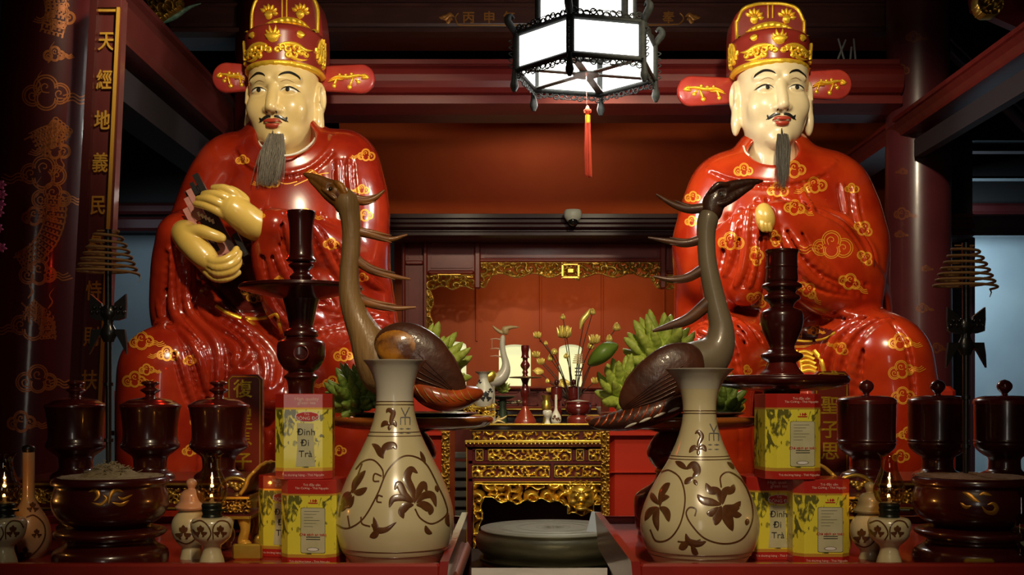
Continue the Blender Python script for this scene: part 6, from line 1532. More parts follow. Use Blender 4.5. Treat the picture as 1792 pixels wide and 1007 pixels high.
def crane_b():
    t = thing('wooden_crane', 'darker wooden crane with white-edged tail feathers, beak pointing toward the folded sleeves', 'crane', (xt(1225, YC), YC, ZT))
    def neck(v):
        v.chain([(1240, 0, 380), (1236, 0, 400), (1236, 0, 430), (1239, 0, 465), (1246, 0, 500), (1255, 0, 540), (1262, 0, 575), (1258, 0, 606), (1244, 0, 630)], [17, 15, 14, 14.5, 15.5, 17, 20, 26, 30], 5, 4)
        v.chain([(1240, 0, 628), (1210, 0, 640), (1180, 0, 652)], [32, 36, 34], 10)
    fin(sdf_part('neck_and_body', (1120, -60, 355), (1310, 60, 710), 1.8, YC, neck, WOODG, t))
    def hd(v):
        v.ell((1256, 0, 346), (25, 15, 20), 6, rot=('Y', -.5)); v.ell((1246, 0, 366), (19, 16, 24), 8)
        v.chain([(1266, 0, 334), (1284, 0, 326), (1308, 0, 320), (1333, 0, 317)], [12, 9, 6, 2.5], 5); v.chain([(1268, 0, 350), (1286, 0, 342), (1304, 0, 332), (1318, 0, 325)], [11, 8, 5, 2.5], 4)
        v.chain([(1240, -12, 338), (1254, -14, 326), (1270, -12, 326)], [3.5, 4, 3], 4); v.chain([(1256, -14, 360), (1270, -12, 356), (1284, -8, 346)], [3, 3, 2], 3)
        v.ell((1262, -14, 340), (6, 3, 6.5), 3, sub=True)
    fin(sdf_part('head', (1215, -40, 300), (1345, 40, 405), 1.1, YC, hd, WOODD, t))
    mb = MB(); e = P(1262, 340, YC-.013); mb.ball(tuple(e), .0048, 14); mb.build('eye', [mat('grey_eye', (.16, .15, .13), .2, coat=.8)], t)
    mb = MB(); e = P(1261, 339, YC-.0168); mb.ball(tuple(e), .0018, 10); mb.build('pupil', [BLACK], t)
    def wing(v):
        v.chain([(1198, -34, 632), (1168, -38, 650), (1132, -36, 676), (1096, -28, 704)], [24, 33, 28, 13], 12, flat=(1, .5, 1)); v.ell((1190, -40, 650), (34, 16, 32), 8)
    x = sdf_part('wing', (1050, -90, 590), (1250, 10, 760), 1.6, YC, wing, [WOODD, WOODR], t)
    for k in range(7): lay(x[0], x[1], [(1196-3*k, 640+9*k), (1160-2*k, 660+8*k), (1120, 690+4*k), (1092, 712+2*k)], 1.3, .0014, 0, 5, prof=tailp)
    fin(x)
    def wing2(v): v.chain([(1196, 32, 640), (1150, 34, 668), (1105, 30, 700)], [32, 34, 16], 10, flat=(1, .4, 1))
    fin(sdf_part('wing', (1050, 5, 590), (1250, 70, 740), 2.2, YC, wing2, WOODD, t))
    def tail(v):
        v.chain([(1184, -14, 702), (1144, -16, 718), (1104, -16, 732), (1062, -14, 740), (1034, -12, 741)], [20, 22, 19, 12, 5], 8, flat=(1, 1.6, 1))
        for k in range(9): v.cap((1172-14*k, -32+2*k, 692+4.5*k), (1186-14*k, -36+2*k, 722+3*k), 2.4, 1.4, 3, sub=True)
    x = sdf_part('tail', (1015, -60, 660), (1215, 60, 770), 1.4, YC, tail, [WOODD, WOODR, WHITEP], t)
    for k in range(9): lay(x[0], x[1], [(1164-14*k, 700+3.5*k), (1158-14*k, 716+3*k), (1150-14*k, 728+2.6*k)], 1.6, .001, 1, 4, prof=leafp)
    for k in range(4): lay(x[0], x[1], [(1190-25*k, 713+9*k), (1180-25*k, 717+9*k), (1168-25*k, 722+9*k)], 2.4, .0015, 2, 4, prof=leafp)
    fin(x)
    plumes(t, [([(1234, 364), (1204, 366), (1176, 357), (1148, 340)], 7), ([(1230, 418), (1200, 426), (1168, 422), (1134, 416)], 6.5), ([(1232, 470), (1204, 486), (1174, 490), (1144, 484)], 7), ([(1240, 530), (1206, 558), (1174, 570), (1142, 580)], 9)], mat('plume_dark_wood', (.075, .026, .012), .5, coat=.15, c2=(.16, .055, .018), nscale=40, stretch=(.3, 1, 2)))
    for dx in (-14, 14):
        mb = MB(); x = xt(1222+dx, YC); mb.tube([(x, YC, P(0, 670, YC).z), (x+.004, YC, P(0, 820, YC).z), (x, YC, ZT+.01)], [.008, .005, .006], 8, n=4); mb.build('leg', [WOODD], t)
    mb = MB(); mb.box((xt(1182, YC), YC-.04, ZT), (xt(1262, YC), YC+.04, ZT+.012), 0, .004); mb.build('base', [WOODD], t)
crane_a(); crane_b()

# ---- gold-lettered name tablets and the gilt stands before them
def tablet(px0, px1, ytop, chars, ys, label, cs):
    Y = 2.43; x0, x1 = xt(px0, Y), xt(px1, Y); zt_ = P(0, ytop, Y).z; c = .010
    t = thing('name_tablet', label, 'tablet', ((x0+x1)/2, Y, ZT)); poly = [(x0, ZT+.03), (x1, ZT+.03), (x1, zt_-c), (x1-c, zt_), (x0+c, zt_), (x0, zt_-c)]
    mb = MB(); mb.prism(poly, Y, Y+.018); mb.build('board', [mat('tablet_red_lacquer', (.30, .035, .016), .35, coat=.5)], t)
    mb = MB(); i = .005; p2 = [(x0+i, Y-.001, ZT+.035), (x1-i, Y-.001, ZT+.035), (x1-i, Y-.001, zt_-c-i*.4), (x1-c-i*.4, Y-.001, zt_-i), (x0+c+i*.4, Y-.001, zt_-i), (x0+i, Y-.001, zt_-c-i*.4)]
    mb.tube(p2, .0016, 6, closed=True); mb.build('gilt_border', [GOLDY], t)
    for ch, yy in zip(chars, ys):
        mb = MB(); put_text(mb, ch, ((x0+x1)/2+(U(cs, Y)), Y, P(0, yy, Y).z), .043, 0, bold=.0006, thick=.0006); mb.build('character', [GOLDY], t)
    mb = MB(); mb.box((x0-.008, Y-.02, ZT), (x1+.008, Y+.045, ZT+.03), 0, .004); mb.build('plinth', [ALTAR], t)
tablet(397, 459, 656, '復聖顏子', (683, 732, 766, 810), 'maroon name tablet with gold border and four gold characters behind the ringed-knob pot', -3)
tablet(1425, 1486, 650, '述聖子思', (667, 712, 754, 792), 'maroon name tablet with gold border and four gold characters beside the tea tins', -3)
def gilt_stand(px0, px1, label, sgn):
    Y = 2.0; x0, x1 = xt(px0, Y), xt(px1, Y); y0, y1 = 1.965, 2.09; t = thing('gilt_stand', label, 'stand', ((x0+x1)/2, (y0+y1)/2, ZT)); z = lambda py: P(0, py, Y).z
    mb = MB(); mb.box((x0, y0, z(872)), (x1, y1, z(866)), 0, .002); mb.box((x0+.01, y0+.01, z(898)), (x1-.01, y1-.01, z(872))); mb.box((x0-.004, y0-.004, z(906)), (x1+.004, y1+.004, z(898)), 0, .002); mb.build('tiers', [ALTAR], t)
    mb = MB(); mb.box((x0, y0-.002, z(871)), (x1, y0, z(867))); mb.box((x0-.004, y0-.006, z(905)), (x1+.004, y0-.004, z(900)))
    for xe in (x0-.002, x1): mb.box((xe, y0, z(871)), (xe+.002, y1, z(867))); mb.box((xe-.004, y0, z(905)), (xe+.005, y1, z(900)))
    mb.build('gilt_edging', [GOLD], t)
    carve(px0+4, px1-4, 873, 897, y0+.008, .006, 1.2, 8, 8, .3).build('waist_carving', [DGOLD], t)
    for xe in (x0+.010, x1-.010):
        for ye in (y0+.012, y1-.012):
            mb = MB(); s = 1 if xe > (x0+x1)/2 else -1
            mb.tube([(xe, ye, z(904)), (xe+s*.003, ye-.003, z(925)), (xe-s*.002, ye, z(944)), (xe+s*.004, ye-.004, z(955)), (xe+s*.001, ye-.002, ZT+.003)], [.013, .009, .010, .013, .006], 12, n=4)
            mb.build('leg', [MATS['gilded_letters']], t)
    # flared carved end and arched back
    yf = y0+.19
    xe = x1 if sgn > 0 else x0; mb = MB(); rows = []
    for i in range(13):
        v = i/12; rows.append([(xe+sgn*(-.014+.026*v**1.25)+sgn*(.012*v*w_+.004*math.sin(w_*30+v*5)*math.sin(v*PI)), y0+.008+w_*(yf-y0-.01), z(866)+v*.056*(1-.25*(2*w_-1)**2)) for w_ in np.linspace(0, 1, 41)])
    mb.grid(rows, 0); o = mb.build('flared_end', [MATS['gilded_letters']], t); md = o.modifiers.new('thickness', 'SOLIDIFY'); md.thickness = .006
    cx_ = (x0+x1)/2-sgn*.012; rr = (x1-x0)*.42; mb = MB(); mb.tube([(cx_+rr*math.cos(a), y1-.03, z(866)+rr*.85*math.sin(a)) for a in np.linspace(0, PI, 17)], .004, 8); 
    N = 16; poly = [(cx_+rr*math.cos(a), z(866)+rr*.85*math.sin(a)) for a in np.linspace(0, PI, N)]; mb.prism(poly, y1-.03, y1-.02, 1)
    for k in range(14): rd = random.Random(k); a = rd.uniform(.3, 2.8); r_ = rr*rd.uniform(.2, .8); mb.ball((cx_+r_*math.cos(a), y1-.032, z(866)+r_*.8*math.sin(a)), .005, 8, 0, (1.3, .6, .8))
    mb.build('arched_back', [DGOLD, ALTAR], t)
gilt_stand(372, 442, 'gilt carved footed stand with a flared end beside an oil lamp and the shadowed tin', 1)
gilt_stand(1462, 1545, 'gilt carved footed stand with a flared end behind the tin and lidded jar', -1)
# small gilt blocks lying behind the front rim
for px, w_, lab in ((432, 26, 'small lit gilt block behind the feet of the gilt stand'), (1716, 26, 'small gilt scrap lying under the russet-ash censer edge')):
    Y = 1.93 if px < 900 else 1.79; mb = MB(); mb.box((xt(px, Y)-U(w_, Y), Y+.0, ZT), (xt(px, Y)+U(w_, Y), Y+.012, ZT+(.028 if px < 900 else .022)), 0, .003)
    tag(mb.build('gilt_block', [GOLD], origin=(xt(px, Y), Y, ZT)), lab, 'block')
# ================================================================== gilded altar, drum, lantern and small altar things
YA = 5.46
def alt():
    t = thing('gilded_altar', 'maroon altar table with gilded openwork panels and a carved lion mask', 'altar table', (P(1015, 0, YA).x, YA+.2, 0)); mb = MB()
    x0, x1 = 816, 1214; g = MB()
    pbox(mb, x0-4, 743, x1+4, 747, YA-.03, .6, 0, .006); pbox(mb, x0+12, 747, x1-12, 776, YA+.02, .5); pbox(mb, x0-2, 776, x1+2, 783, YA-.02, .56, 0, .006); pbox(mb, x0+2, 783, x1-2, 786, YA, .5)
    pbox(mb, x0+2, 786, x1-2, 843, YA+.012, .5)
    for (a, b) in ((x0, x0+12), (x1-12, x1)): pbox(mb, a, 783, b, 1240, YA, .06, 0, .004); pbox(mb, a, 783, b, 1240, YA+.42, .06, 0, .004)
    for y in (783, 810-3, 838): pbox(mb, x0+4, y, x1-4, y+5, YA, .03)
    PX = [(832, 786.5, 846, 807), (854, 786.5, 1000, 807), (1008, 786.5, 1022, 807), (1030, 786.5, 1176, 807), (1184, 786.5, 1198, 807), (826, 815, 962, 836), (970, 815, 1060, 836), (1068, 815, 1204, 836)]
    for a in (848, 1002, 1024, 1178): pbox(mb, a, 786, a+5, 808, YA, .03)
    for a in (964, 1062): pbox(mb, a, 812, a+5, 838, YA, .03)
    mb.build('table_body', [ALTAR], t)
    pbox(g, x0-5, 742, x1+5, 745, YA-.04, .012, 0, .003); pbox(g, x0+6, 753, x1-6, 754.5, YA+.012, .008); pbox(g, x0-3, 771, x1+3, 776, YA-.03, .02, 0, .004)
    for k in range(56): p = P(x0+k*7.1, 777, YA-.028); g.ball(tuple(p), .006, 6)
    for (a, b, c, d) in PX:
        for (p, q, r, s) in ((a, b, c, b+1.4), (a, d-1.4, c, d), (a, b, a+1.4, d), (c-1.4, b, c, d)): pbox(g, p, q, r, s, YA-.004, .01)
    pbox(g, x0+12, 843, x1-12, 844.5, YA-.004, .01); pbox(g, x0+12, 843, x0+13.5, 1100, YA-.004, .01); pbox(g, x1-13.5, 843, x1-12, 1100, YA-.004, .01); pbox(g, x0, 778, x0+1.4, 1100, YA-.004, .01)
    g.build('gilt_mouldings', [GOLD], t)
    for i, (a, b, c, d) in enumerate(PX+[(826, 755, 1014, 771), (1020, 755, 1204, 771)]):
        if c-a < 30:
            q = MB(); 
            for u, v, w_, z in ((a+3, b+4, c-3, d-4), (a+3, d-4, c-3, b+4)): q.tube([tuple(P(u, v, YA+.004)), tuple(P(w_, z, YA+.004))], .005, 6)
            q.ball(tuple(P((a+c)/2, (b+d)/2, YA+.002)), .008, 8)
            q.build('carved_panel', [GOLD], t)
        else: carve(a+1, c-1, b+1, d-1, YA+.014 if i < 8 else YA+.022, .026, .8, 20+i, 11, .42).build('carved_panel', [GOLD], t)
    def apr(X, Y):
        low = 880+9*np.cos((X-1015)/22.0)*.6-np.clip(np.abs(X-1015)-100, 0, 99)*.22+np.where(np.abs(X-1015) < 24, 14, 0)+2.5*np.cos(X/4.5)
        leg = np.minimum(np.abs(X-(x0+13)), np.abs(X-(x1-13))) < (17+3*np.cos(Y/6.0))*np.clip((960-Y)/75, 0, 1)**.5
        return ((Y < low) & (Y > 845)) | leg
    carve(x0+13, x1-13, 845, 960, YA+.02, .07, 1.1, 31, 19, .12, apr).build('carved_apron', [GOLD], t)
    # lion mask
    s = YA/FPX; v = Vol((980, -60, 840), (1052, 30, 905), .9)
    v.ell((1016, -8, 870), (24, 18, 22), 6)
    for k in (-1, 1):
        v.ell((1016+9*k, -26, 866), (5, 4, 4), 1.5); v.cap((1016+4*k, -25, 860), (1016+16*k, -20, 857), 2.5, 2, 3); v.ell((1016+14*k, -18, 878), (8, 6, 6), 4); v.ell((1016+20*k, -6, 852), (5, 4, 7), 3)
    v.ell((1016, -28, 874), (6, 5, 4), 3); v.cap((1006, -25, 883), (1026, -25, 883), 2.4, 2.4, 2, sub=True); v.ell((1016, -22, 889), (11, 6, 4), 3)
    for k in range(9): a = PI*(k/8); v.cap((1016+20*math.cos(a), -8, 862-14*math.sin(a)), (1016+27*math.cos(a), -10, 858-20*math.sin(a)), 3.4, 1.6, 2)
    V, F = v.mesh(1); W = to_w2(V, YA); q = MB(); q.v = [tuple(p) for p in W]; q.f = [tuple(f) for f in F.tolist()]; q.m = [0]*len(q.f); q.sm = [True]*len(q.f); q.build('lion_mask', [GOLD], t)
alt()
# plinth, drum, folded card
YD = 3.62
t = tag((lambda mb: (mb.box((P(742, 0, YD).x, 2.98, 0), (P(1176, 0, YD).x, 3.36, H-.52), 0, .006), mb.build('stone_plinth', STONE, origin=(.15, 3.1, 0)))[1])(MB()), 'beige stone slab edge in front of the bronze drum', 'slab')
t = tag((lambda mb: (mb.box((P(790, 0, YD).x, 3.37, 0), (P(1150, 0, YD).x, 4.0, H-.548), 0, .01), mb.build('drum_stand', DARKW, origin=(.15, 3.7, 0)))[1])(MB()), 'near black low stand beneath the bronze drum', 'stand')
def drum():
    x = P(968, 0, YD).x; t = thing('bronze_drum', 'wide bronze drum with grey-green head behind the beige stone slab', 'drum', (x, YD, H-.548)); k = U(1, YD)
    zt_ = P(0, 924, YD).z; mb = MB(); mb.lathe([(122*k, H-.548), (120*k, zt_-.10), (122*k, zt_-.085), (132*k, zt_-.065), (136*k, zt_-.045), (134*k, zt_-.025), (126*k, zt_-.008), (125*k, zt_)], (x, YD), 72, 0, 5)
    for zz in (.05, .056, .062, .098, .104): mb.lathe([(r_, zt_-zz+dz) for r_, dz in ((129*k, -.0015), (133.5*k if zz < .07 else 115*k, 0), (129*k, .0015))], (x, YD), 64, 0, cap=False)
    mb.build('drum_body', [BRONZE], t)
    mb = MB(); mb.lathe([(127*k, zt_-.004), (127*k, zt_+.001), (40*k, zt_+.0015), (.0001, zt_+.0015)], (x, YD), 72, 0, cap=False)
    for r_ in (20, 30, 60, 64, 90, 95, 118): mb.tube([(x+r_*k*math.cos(a), YD+r_*k*math.sin(a), zt_+.0015) for a in np.linspace(0, 2*PI, 61)[:-1]], .0008, 5, closed=True)
    mb.build('drum_head', [BRONZET], t)
    mb = MB()
    for j in range(12):
        a = 2*PI*j/12; p = [(x+8*k*math.cos(a-.2), YD+8*k*math.sin(a-.2), zt_+.002), (x+20*k*math.cos(a), YD+20*k*math.sin(a), zt_+.002), (x+8*k*math.cos(a+.2), YD+8*k*math.sin(a+.2), zt_+.002)]; mb.add(p, [(0, 1, 2)], 0, False)
    mb.build('star_motif', [BRONZE], t)
    c = P(1040, 922, YD-.10); mb = MB(); c.z = zt_
    V = [(c.x-.028, c.y-.03, c.z+.001), (c.x+.004, c.y-.035, c.z+.001), (c.x+.020, c.y+.0, c.z+.062), (c.x-.008, c.y+.006, c.z+.064), (c.x+.030, c.y+.030, c.z+.001), (c.x+.052, c.y+.022, c.z+.001)]
    mb.add(V, [(0, 1, 2, 3), (3, 2, 5, 4)], 0, False); o = mb.build('folded_card', [mat('white_card', (.50, .56, .60), .6)], origin=tuple(c)); md = o.modifiers.new('thickness', 'SOLIDIFY'); md.thickness = .001
    tag(o, 'small white folded card standing on the drum head', 'card')
drum()
# wooden rail by one inner table rim; the second bar imitates a dark reflection
for (a, b, lab) in (((816, 958), (795, 1012), 'red-brown wooden rail slanting beside the vase table, near the stone plinth'), ((1072, 985), (1092, 1030), 'added dark bar imitating a reflection beside the folded-sleeve side table')):
    p0 = Vector(P(a[0], a[1], 2.50)); p1 = Vector(P(b[0], b[1], 2.06)); t = thing('floor_rail', lab, 'rail', (p1.x, p1.y, 0)); mb = MB()
    mb.tube([tuple(p0), tuple(p1)], [.013, .013], 4); mb.build('rail', [mat('red_brown_plain_wood', (.26, .07, .035), .5) if a[0] < 900 else ALTAR], t)
    for q in (p0, p1): mb = MB(); mb.tube([(q.x, q.y, 0), tuple(q)], .012, 4); mb.build('post', [ALTAR], t)

# ---- small things on the gilded altar
ZA = P(0, 743, YA-.0).z+.004
def on(px, py, Y): return P(px, py, Y)
def smalllathe(name, part, px, Y, prof, m, label, cat, seg=28, group=None, zfix=None):
    x = xt(px, Y); pr = lp(px, Y, prof); z0 = pr[0][1]; t = thing(name, label, cat, (x, Y, z0), group); mb = MB(); mb.lathe(pr, (x, Y), seg, 0, 4); mb.build(part, [m], t); return t
Yk = 5.55
t = thing('candle_stand', 'small red-brown candle stand with thin plate on the gilded altar', 'candle stand', (xt(919, Yk), Yk, P(0, 743, Yk).z))
for nm, pr, m in (('cup', [(7, 605), (7, 612), (6, 618), (6.5, 624), (8, 627)], POTL), ('stem', [(5, 627), (4.5, 632), (8, 638), (8, 642), (4, 648), (5.5, 652), (4, 656), (6, 660)], POTL), ('drip_plate', [(6, 659), (26, 660), (27, 662), (8, 663)], mat('brass_plate', (.30, .24, .10), .3, metal=.7)), ('lower_stem', [(8, 663), (6, 668), (5, 674), (8, 682), (8, 690), (5, 700), (5.5, 706), (4, 712)], POTL), ('foot', [(4, 711), (9, 720), (18, 734), (20, 742)], mat('red_lacquer_foot', (.25, .03, .012), .3, coat=.7))):
    mb = lathe_px(919, Yk, pr, 0, 28, 4); mb.build(nm, [m], t)
# pair of little bottles
t = smalllathe('small_bottle', 'bottle_body', 973, 5.56, [(2, 691), (2.4, 700), (2.4, 715), (5, 722), (9, 730), (9, 738), (6, 743)], CERAW, 'small white slender-necked bottle on the gilded altar', 'bottle')
mb = MB(); sf = Surf(*(lambda m_: (m_.v, m_.f))(lathe_px(973, 5.56, [(2, 691), (2.4, 700), (2.4, 715), (5, 722), (9, 730), (9, 738), (6, 743)], 0, 28, 4))); floral(mb, sf, 971, 731, 4, 0); floral(mb, sf, 977, 734, 3, 0); mb.build('painted_sprig', [BROWNP], t)
t = smalllathe('small_cup', 'cup_body', 958, 5.53, [(5, 718), (8, 720), (8, 726), (4, 733), (4, 738), (6.5, 743)], CERAW, 'small white footed cup beside the slender-necked bottle', 'cup')
# censer with mini coil
t = smalllathe('small_censer', 'bowl', 1012, 5.68, [(21, 703), (23, 705), (22, 708), (23, 714), (20, 722), (13, 726), (15, 728)], POTL, 'small red-brown censer with grey ash and a mini coil stand', 'censer', 40)
mb = lathe_px(1012, 5.68, [(15, 727), (20, 732), (20, 743)], 0, 32, 3); mb.build('foot', [mat('red_lacquer_foot2', (.18, .02, .012), .3, coat=.7)], t)
mb = lathe_px(1012, 5.68, [(2, 700), (12, 702), (20, 703), (21, 705)], 0, 32, 3); mb.build('ash', [mat('pale_grey_ash', (.42, .40, .34), .9, bump=.5, bscale=150)], t)
t = thing('mini_coil_stand', 'tiny incense coil on a thin stand planted in the small censer', 'incense stand', tuple(P(1012, 701, 5.68))); x = xt(1012, 5.68)
mb = MB(); mb.tube([tuple(P(1012, 702, 5.68)), tuple(P(1012, 625, 5.68))], .003, 6); mb.build('pole', [mat('steel_rod', (.25, .24, .24), .4, metal=.6)], t)
mb = MB(); pts = []
for i in range(5*20+1):
    tt = i/100; a = 2*PI*5*tt; pts.append((x+U(4+6*tt**.6, 5.68)*math.cos(a), 5.68+U(4+6*tt**.6, 5.68)*math.sin(a), P(0, 620+17*tt, 5.68).z))
mb.tube(pts, .0022, 5); mb.build('coil', [mat('tan_coil', (.50, .32, .14), .8)], t)
mb = MB()
for k in range(3): z = P(0, 645+k*6, 5.68).z; mb.box((x-.018, 5.678, z-.004), (x+.018, 5.682, z+.003)); 
mb.build('black_ornament', [BLACK], t)
# two little lidded pots
for px, lab in ((974, 'tiny red-brown pot with ball knob behind the slender-necked bottle'), (1004, 'tiny red-brown pot with ball knob behind the small censer')):
    t = smalllathe('tiny_pot', 'pot_body', px, 5.84, [(10, 679), (10, 690), (9, 700), (6, 703), (6, 712), (9, 716), (9, 738)], POTL, lab, 'pot', 28, 'tiny lidded pots on the altar')
    mb = lathe_px(px, 5.84, [(.5, 664), (4, 667), (4, 672), (1.5, 675), (9, 677), (10.5, 679)], 0, 20, 3); mb.build('lid', [POT], t)
# white vase on gilt carved base, white crane on it
Yv = 5.55
t = thing('small_vase', 'small white vase with blackish sprigs and flared lip near the white crane', 'vase', (xt(846, Yv), Yv, P(0, 711, Yv).z))
mb = lathe_px(846, Yv, [(15, 651), (14, 652), (9, 656), (8, 664), (11, 672), (17, 682), (19, 692), (17, 703), (13, 712)], 0, 36, 4); sf = Surf(mb.v, mb.f)
floral(mb, sf, 838, 668, 4); floral(mb, sf, 850, 694, 8); floral(mb, sf, 858, 684, 4); lay(mb, sf, [(838, 700), (846, 690), (856, 696)], .8, mi=1); mb.build('body', [CERAW, mat('blackish_paint', (.03, .03, .03), .4)], t)
t = thing('rocky_pedestal', 'gilt openwork rocky base carrying the small white vase', 'stand', (xt(846, Yv), Yv, P(0, 734, Yv).z)); rd = random.Random(4)
mb = MB()
for k in range(70):
    a = rd.uniform(812, 868); b = rd.uniform(709, 731); d = rd.uniform(-.035, .035); c = P(a, b, Yv+d); r = rd.uniform(.005, .010); mb.tube([(c.x+r*math.cos(q), c.y-.002, c.z+r*math.sin(q)) for q in np.linspace(0, 5, 8)], [.003]*8, 5)
pbox(mb, 818, 711, 866, 714, Yv-.03, .07); pbox(mb, 822, 726, 862, 734, Yv-.03, .06)
mb.build('openwork', [GOLD], t)
def wcrane():
    Y = 5.75; t = thing('white_crane', 'small white crane figure with gilt wing on the gilded altar', 'crane', (xt(872, Y), Y, P(0, 742, Y).z))
    def nb(v):
        v.chain([(880, 0, 590), (879, 0, 604), (881, 0, 620), (885, 0, 636), (884, 0, 650), (876, 0, 662), (862, 0, 668)], [3.4, 4, 4.4, 5.5, 8, 10, 10], 3, 4)
        v.cap((862, -3, 670), (865, -3, 742), 3.5, 3.2, 2); v.cap((856, 5, 670), (858, 5, 742), 3.2, 3.2, 2)
    fin(sdf_part('neck_and_body', (835, -25, 580), (905, 25, 748), 1.0, Y, nb, mat('white_wood', (.55, .52, .42), .4, coat=.4), t))
    def hd(v): v.ell((884, 0, 579), (6, 5, 8), 3, rot=('Y', -.4)); v.chain([(886, 0, 575), (896, 0, 573), (908, 0, 573)], [4, 2.5, 1], 2); v.chain([(878, 0, 583), (870, 0, 578), (862, 0, 571)], [3, 2.5, 1], 2)
    fin(sdf_part('head', (855, -15, 560), (915, 15, 600), .8, Y, hd, mat('tan_wood', (.40, .28, .12), .4), t))
    def wg(v): v.ell((856, -8, 660), (14, 8, 10), 3, rot=('Y', -.5)); v.cap((846, -8, 664), (872, -8, 668), 4, 2, 3)
    fin(sdf_part('gilt_wing', (835, -25, 640), (885, 8, 685), .8, Y, wg, GOLD, t))
    mb = MB()
    for y0 in (594, 611, 624): mb.tube([tuple(P(877, y0+1, Y)), tuple(P(868, y0-1, Y)), tuple(P(858, y0, Y))], [.005, .004, .002], 6)
    mb.tube([tuple(P(861, 593, Y)), tuple(P(861, 611, Y))], .002, 6); mb.build('plumes', [mat('pale_pink_wood', (.5, .3, .2), .5)], t)
wcrane()
# green fruit on dish
t = smalllathe('fruit_dish', 'dish', 880, 5.84, [(20, 693), (22, 695), (10, 700), (6, 702), (8, 742)], mat('dark_green_dish', (.04, .06, .03), .4), 'small dark dish on foot holding a little green fruit behind the white vase', 'dish')
o = cit.copy(); COL.objects.link(o); o.location = P(880, 681, 5.84); o.scale = (.043,)*3; o.rotation_euler = (.1, .1, .5); tag(o, 'little green fingered fruit on the small dark dish', 'citron', 'green fruit on the altar')
# shiny tray of foil and gilt cup
t = smalllathe('gilt_cup', 'cup_body', 956, 5.8, [(9, 692), (6, 700), (8, 708), (8, 716), (4, 722), (7, 742)], GOLD, 'gilt footed cup glinting beside the tiny pots', 'cup')
t = smalllathe('metal_bowl', 'bowl', 1060, 5.56, [(16, 712), (17, 714), (14, 722), (10, 732), (12, 743)], mat('pewter', (.45, .44, .36), .35, metal=.6), 'pale metal bowl tucked under the lowest citron', 'bowl')
mb = MB(); pbox(mb, 866, 702, 914, 708, 5.86, .06, 0, .006); rd = random.Random(2)
for k in range(30): c = P(rd.uniform(868, 912), 704+rd.uniform(-3, 2), 5.86); mb.ball((c.x, c.y-.003, c.z), rd.uniform(.004, .010), 6, 0, (1.6, .5, .6))
tag(mb.build('foil_packet', [mat('foil', (.80, .72, .45), .25, metal=.9, bump=.4, bscale=60)], origin=tuple(P(890, 708, 5.86))), 'row of shiny foil packets on the shelf beside the small candle stand', 'packet')
# bare gold twig lying on the altar
mb = MB()
for pts in ([(862, 742), (872, 738), (884, 742)], [(870, 736), (880, 734), (887, 729)], [(866, 741), (874, 730)]): mb.tube([tuple(P(a, b-1, 5.5)) for a, b in pts], [.006, .007, .003][:len(pts)], 6, n=3)
tag(mb.build('carved_twig', [mat('pale_gold_wood', (.55, .42, .16), .4, metal=.4)], origin=tuple(P(874, 742, 5.5))), 'pale gold carved twig on the altar edge beside the openwork base', 'twig')

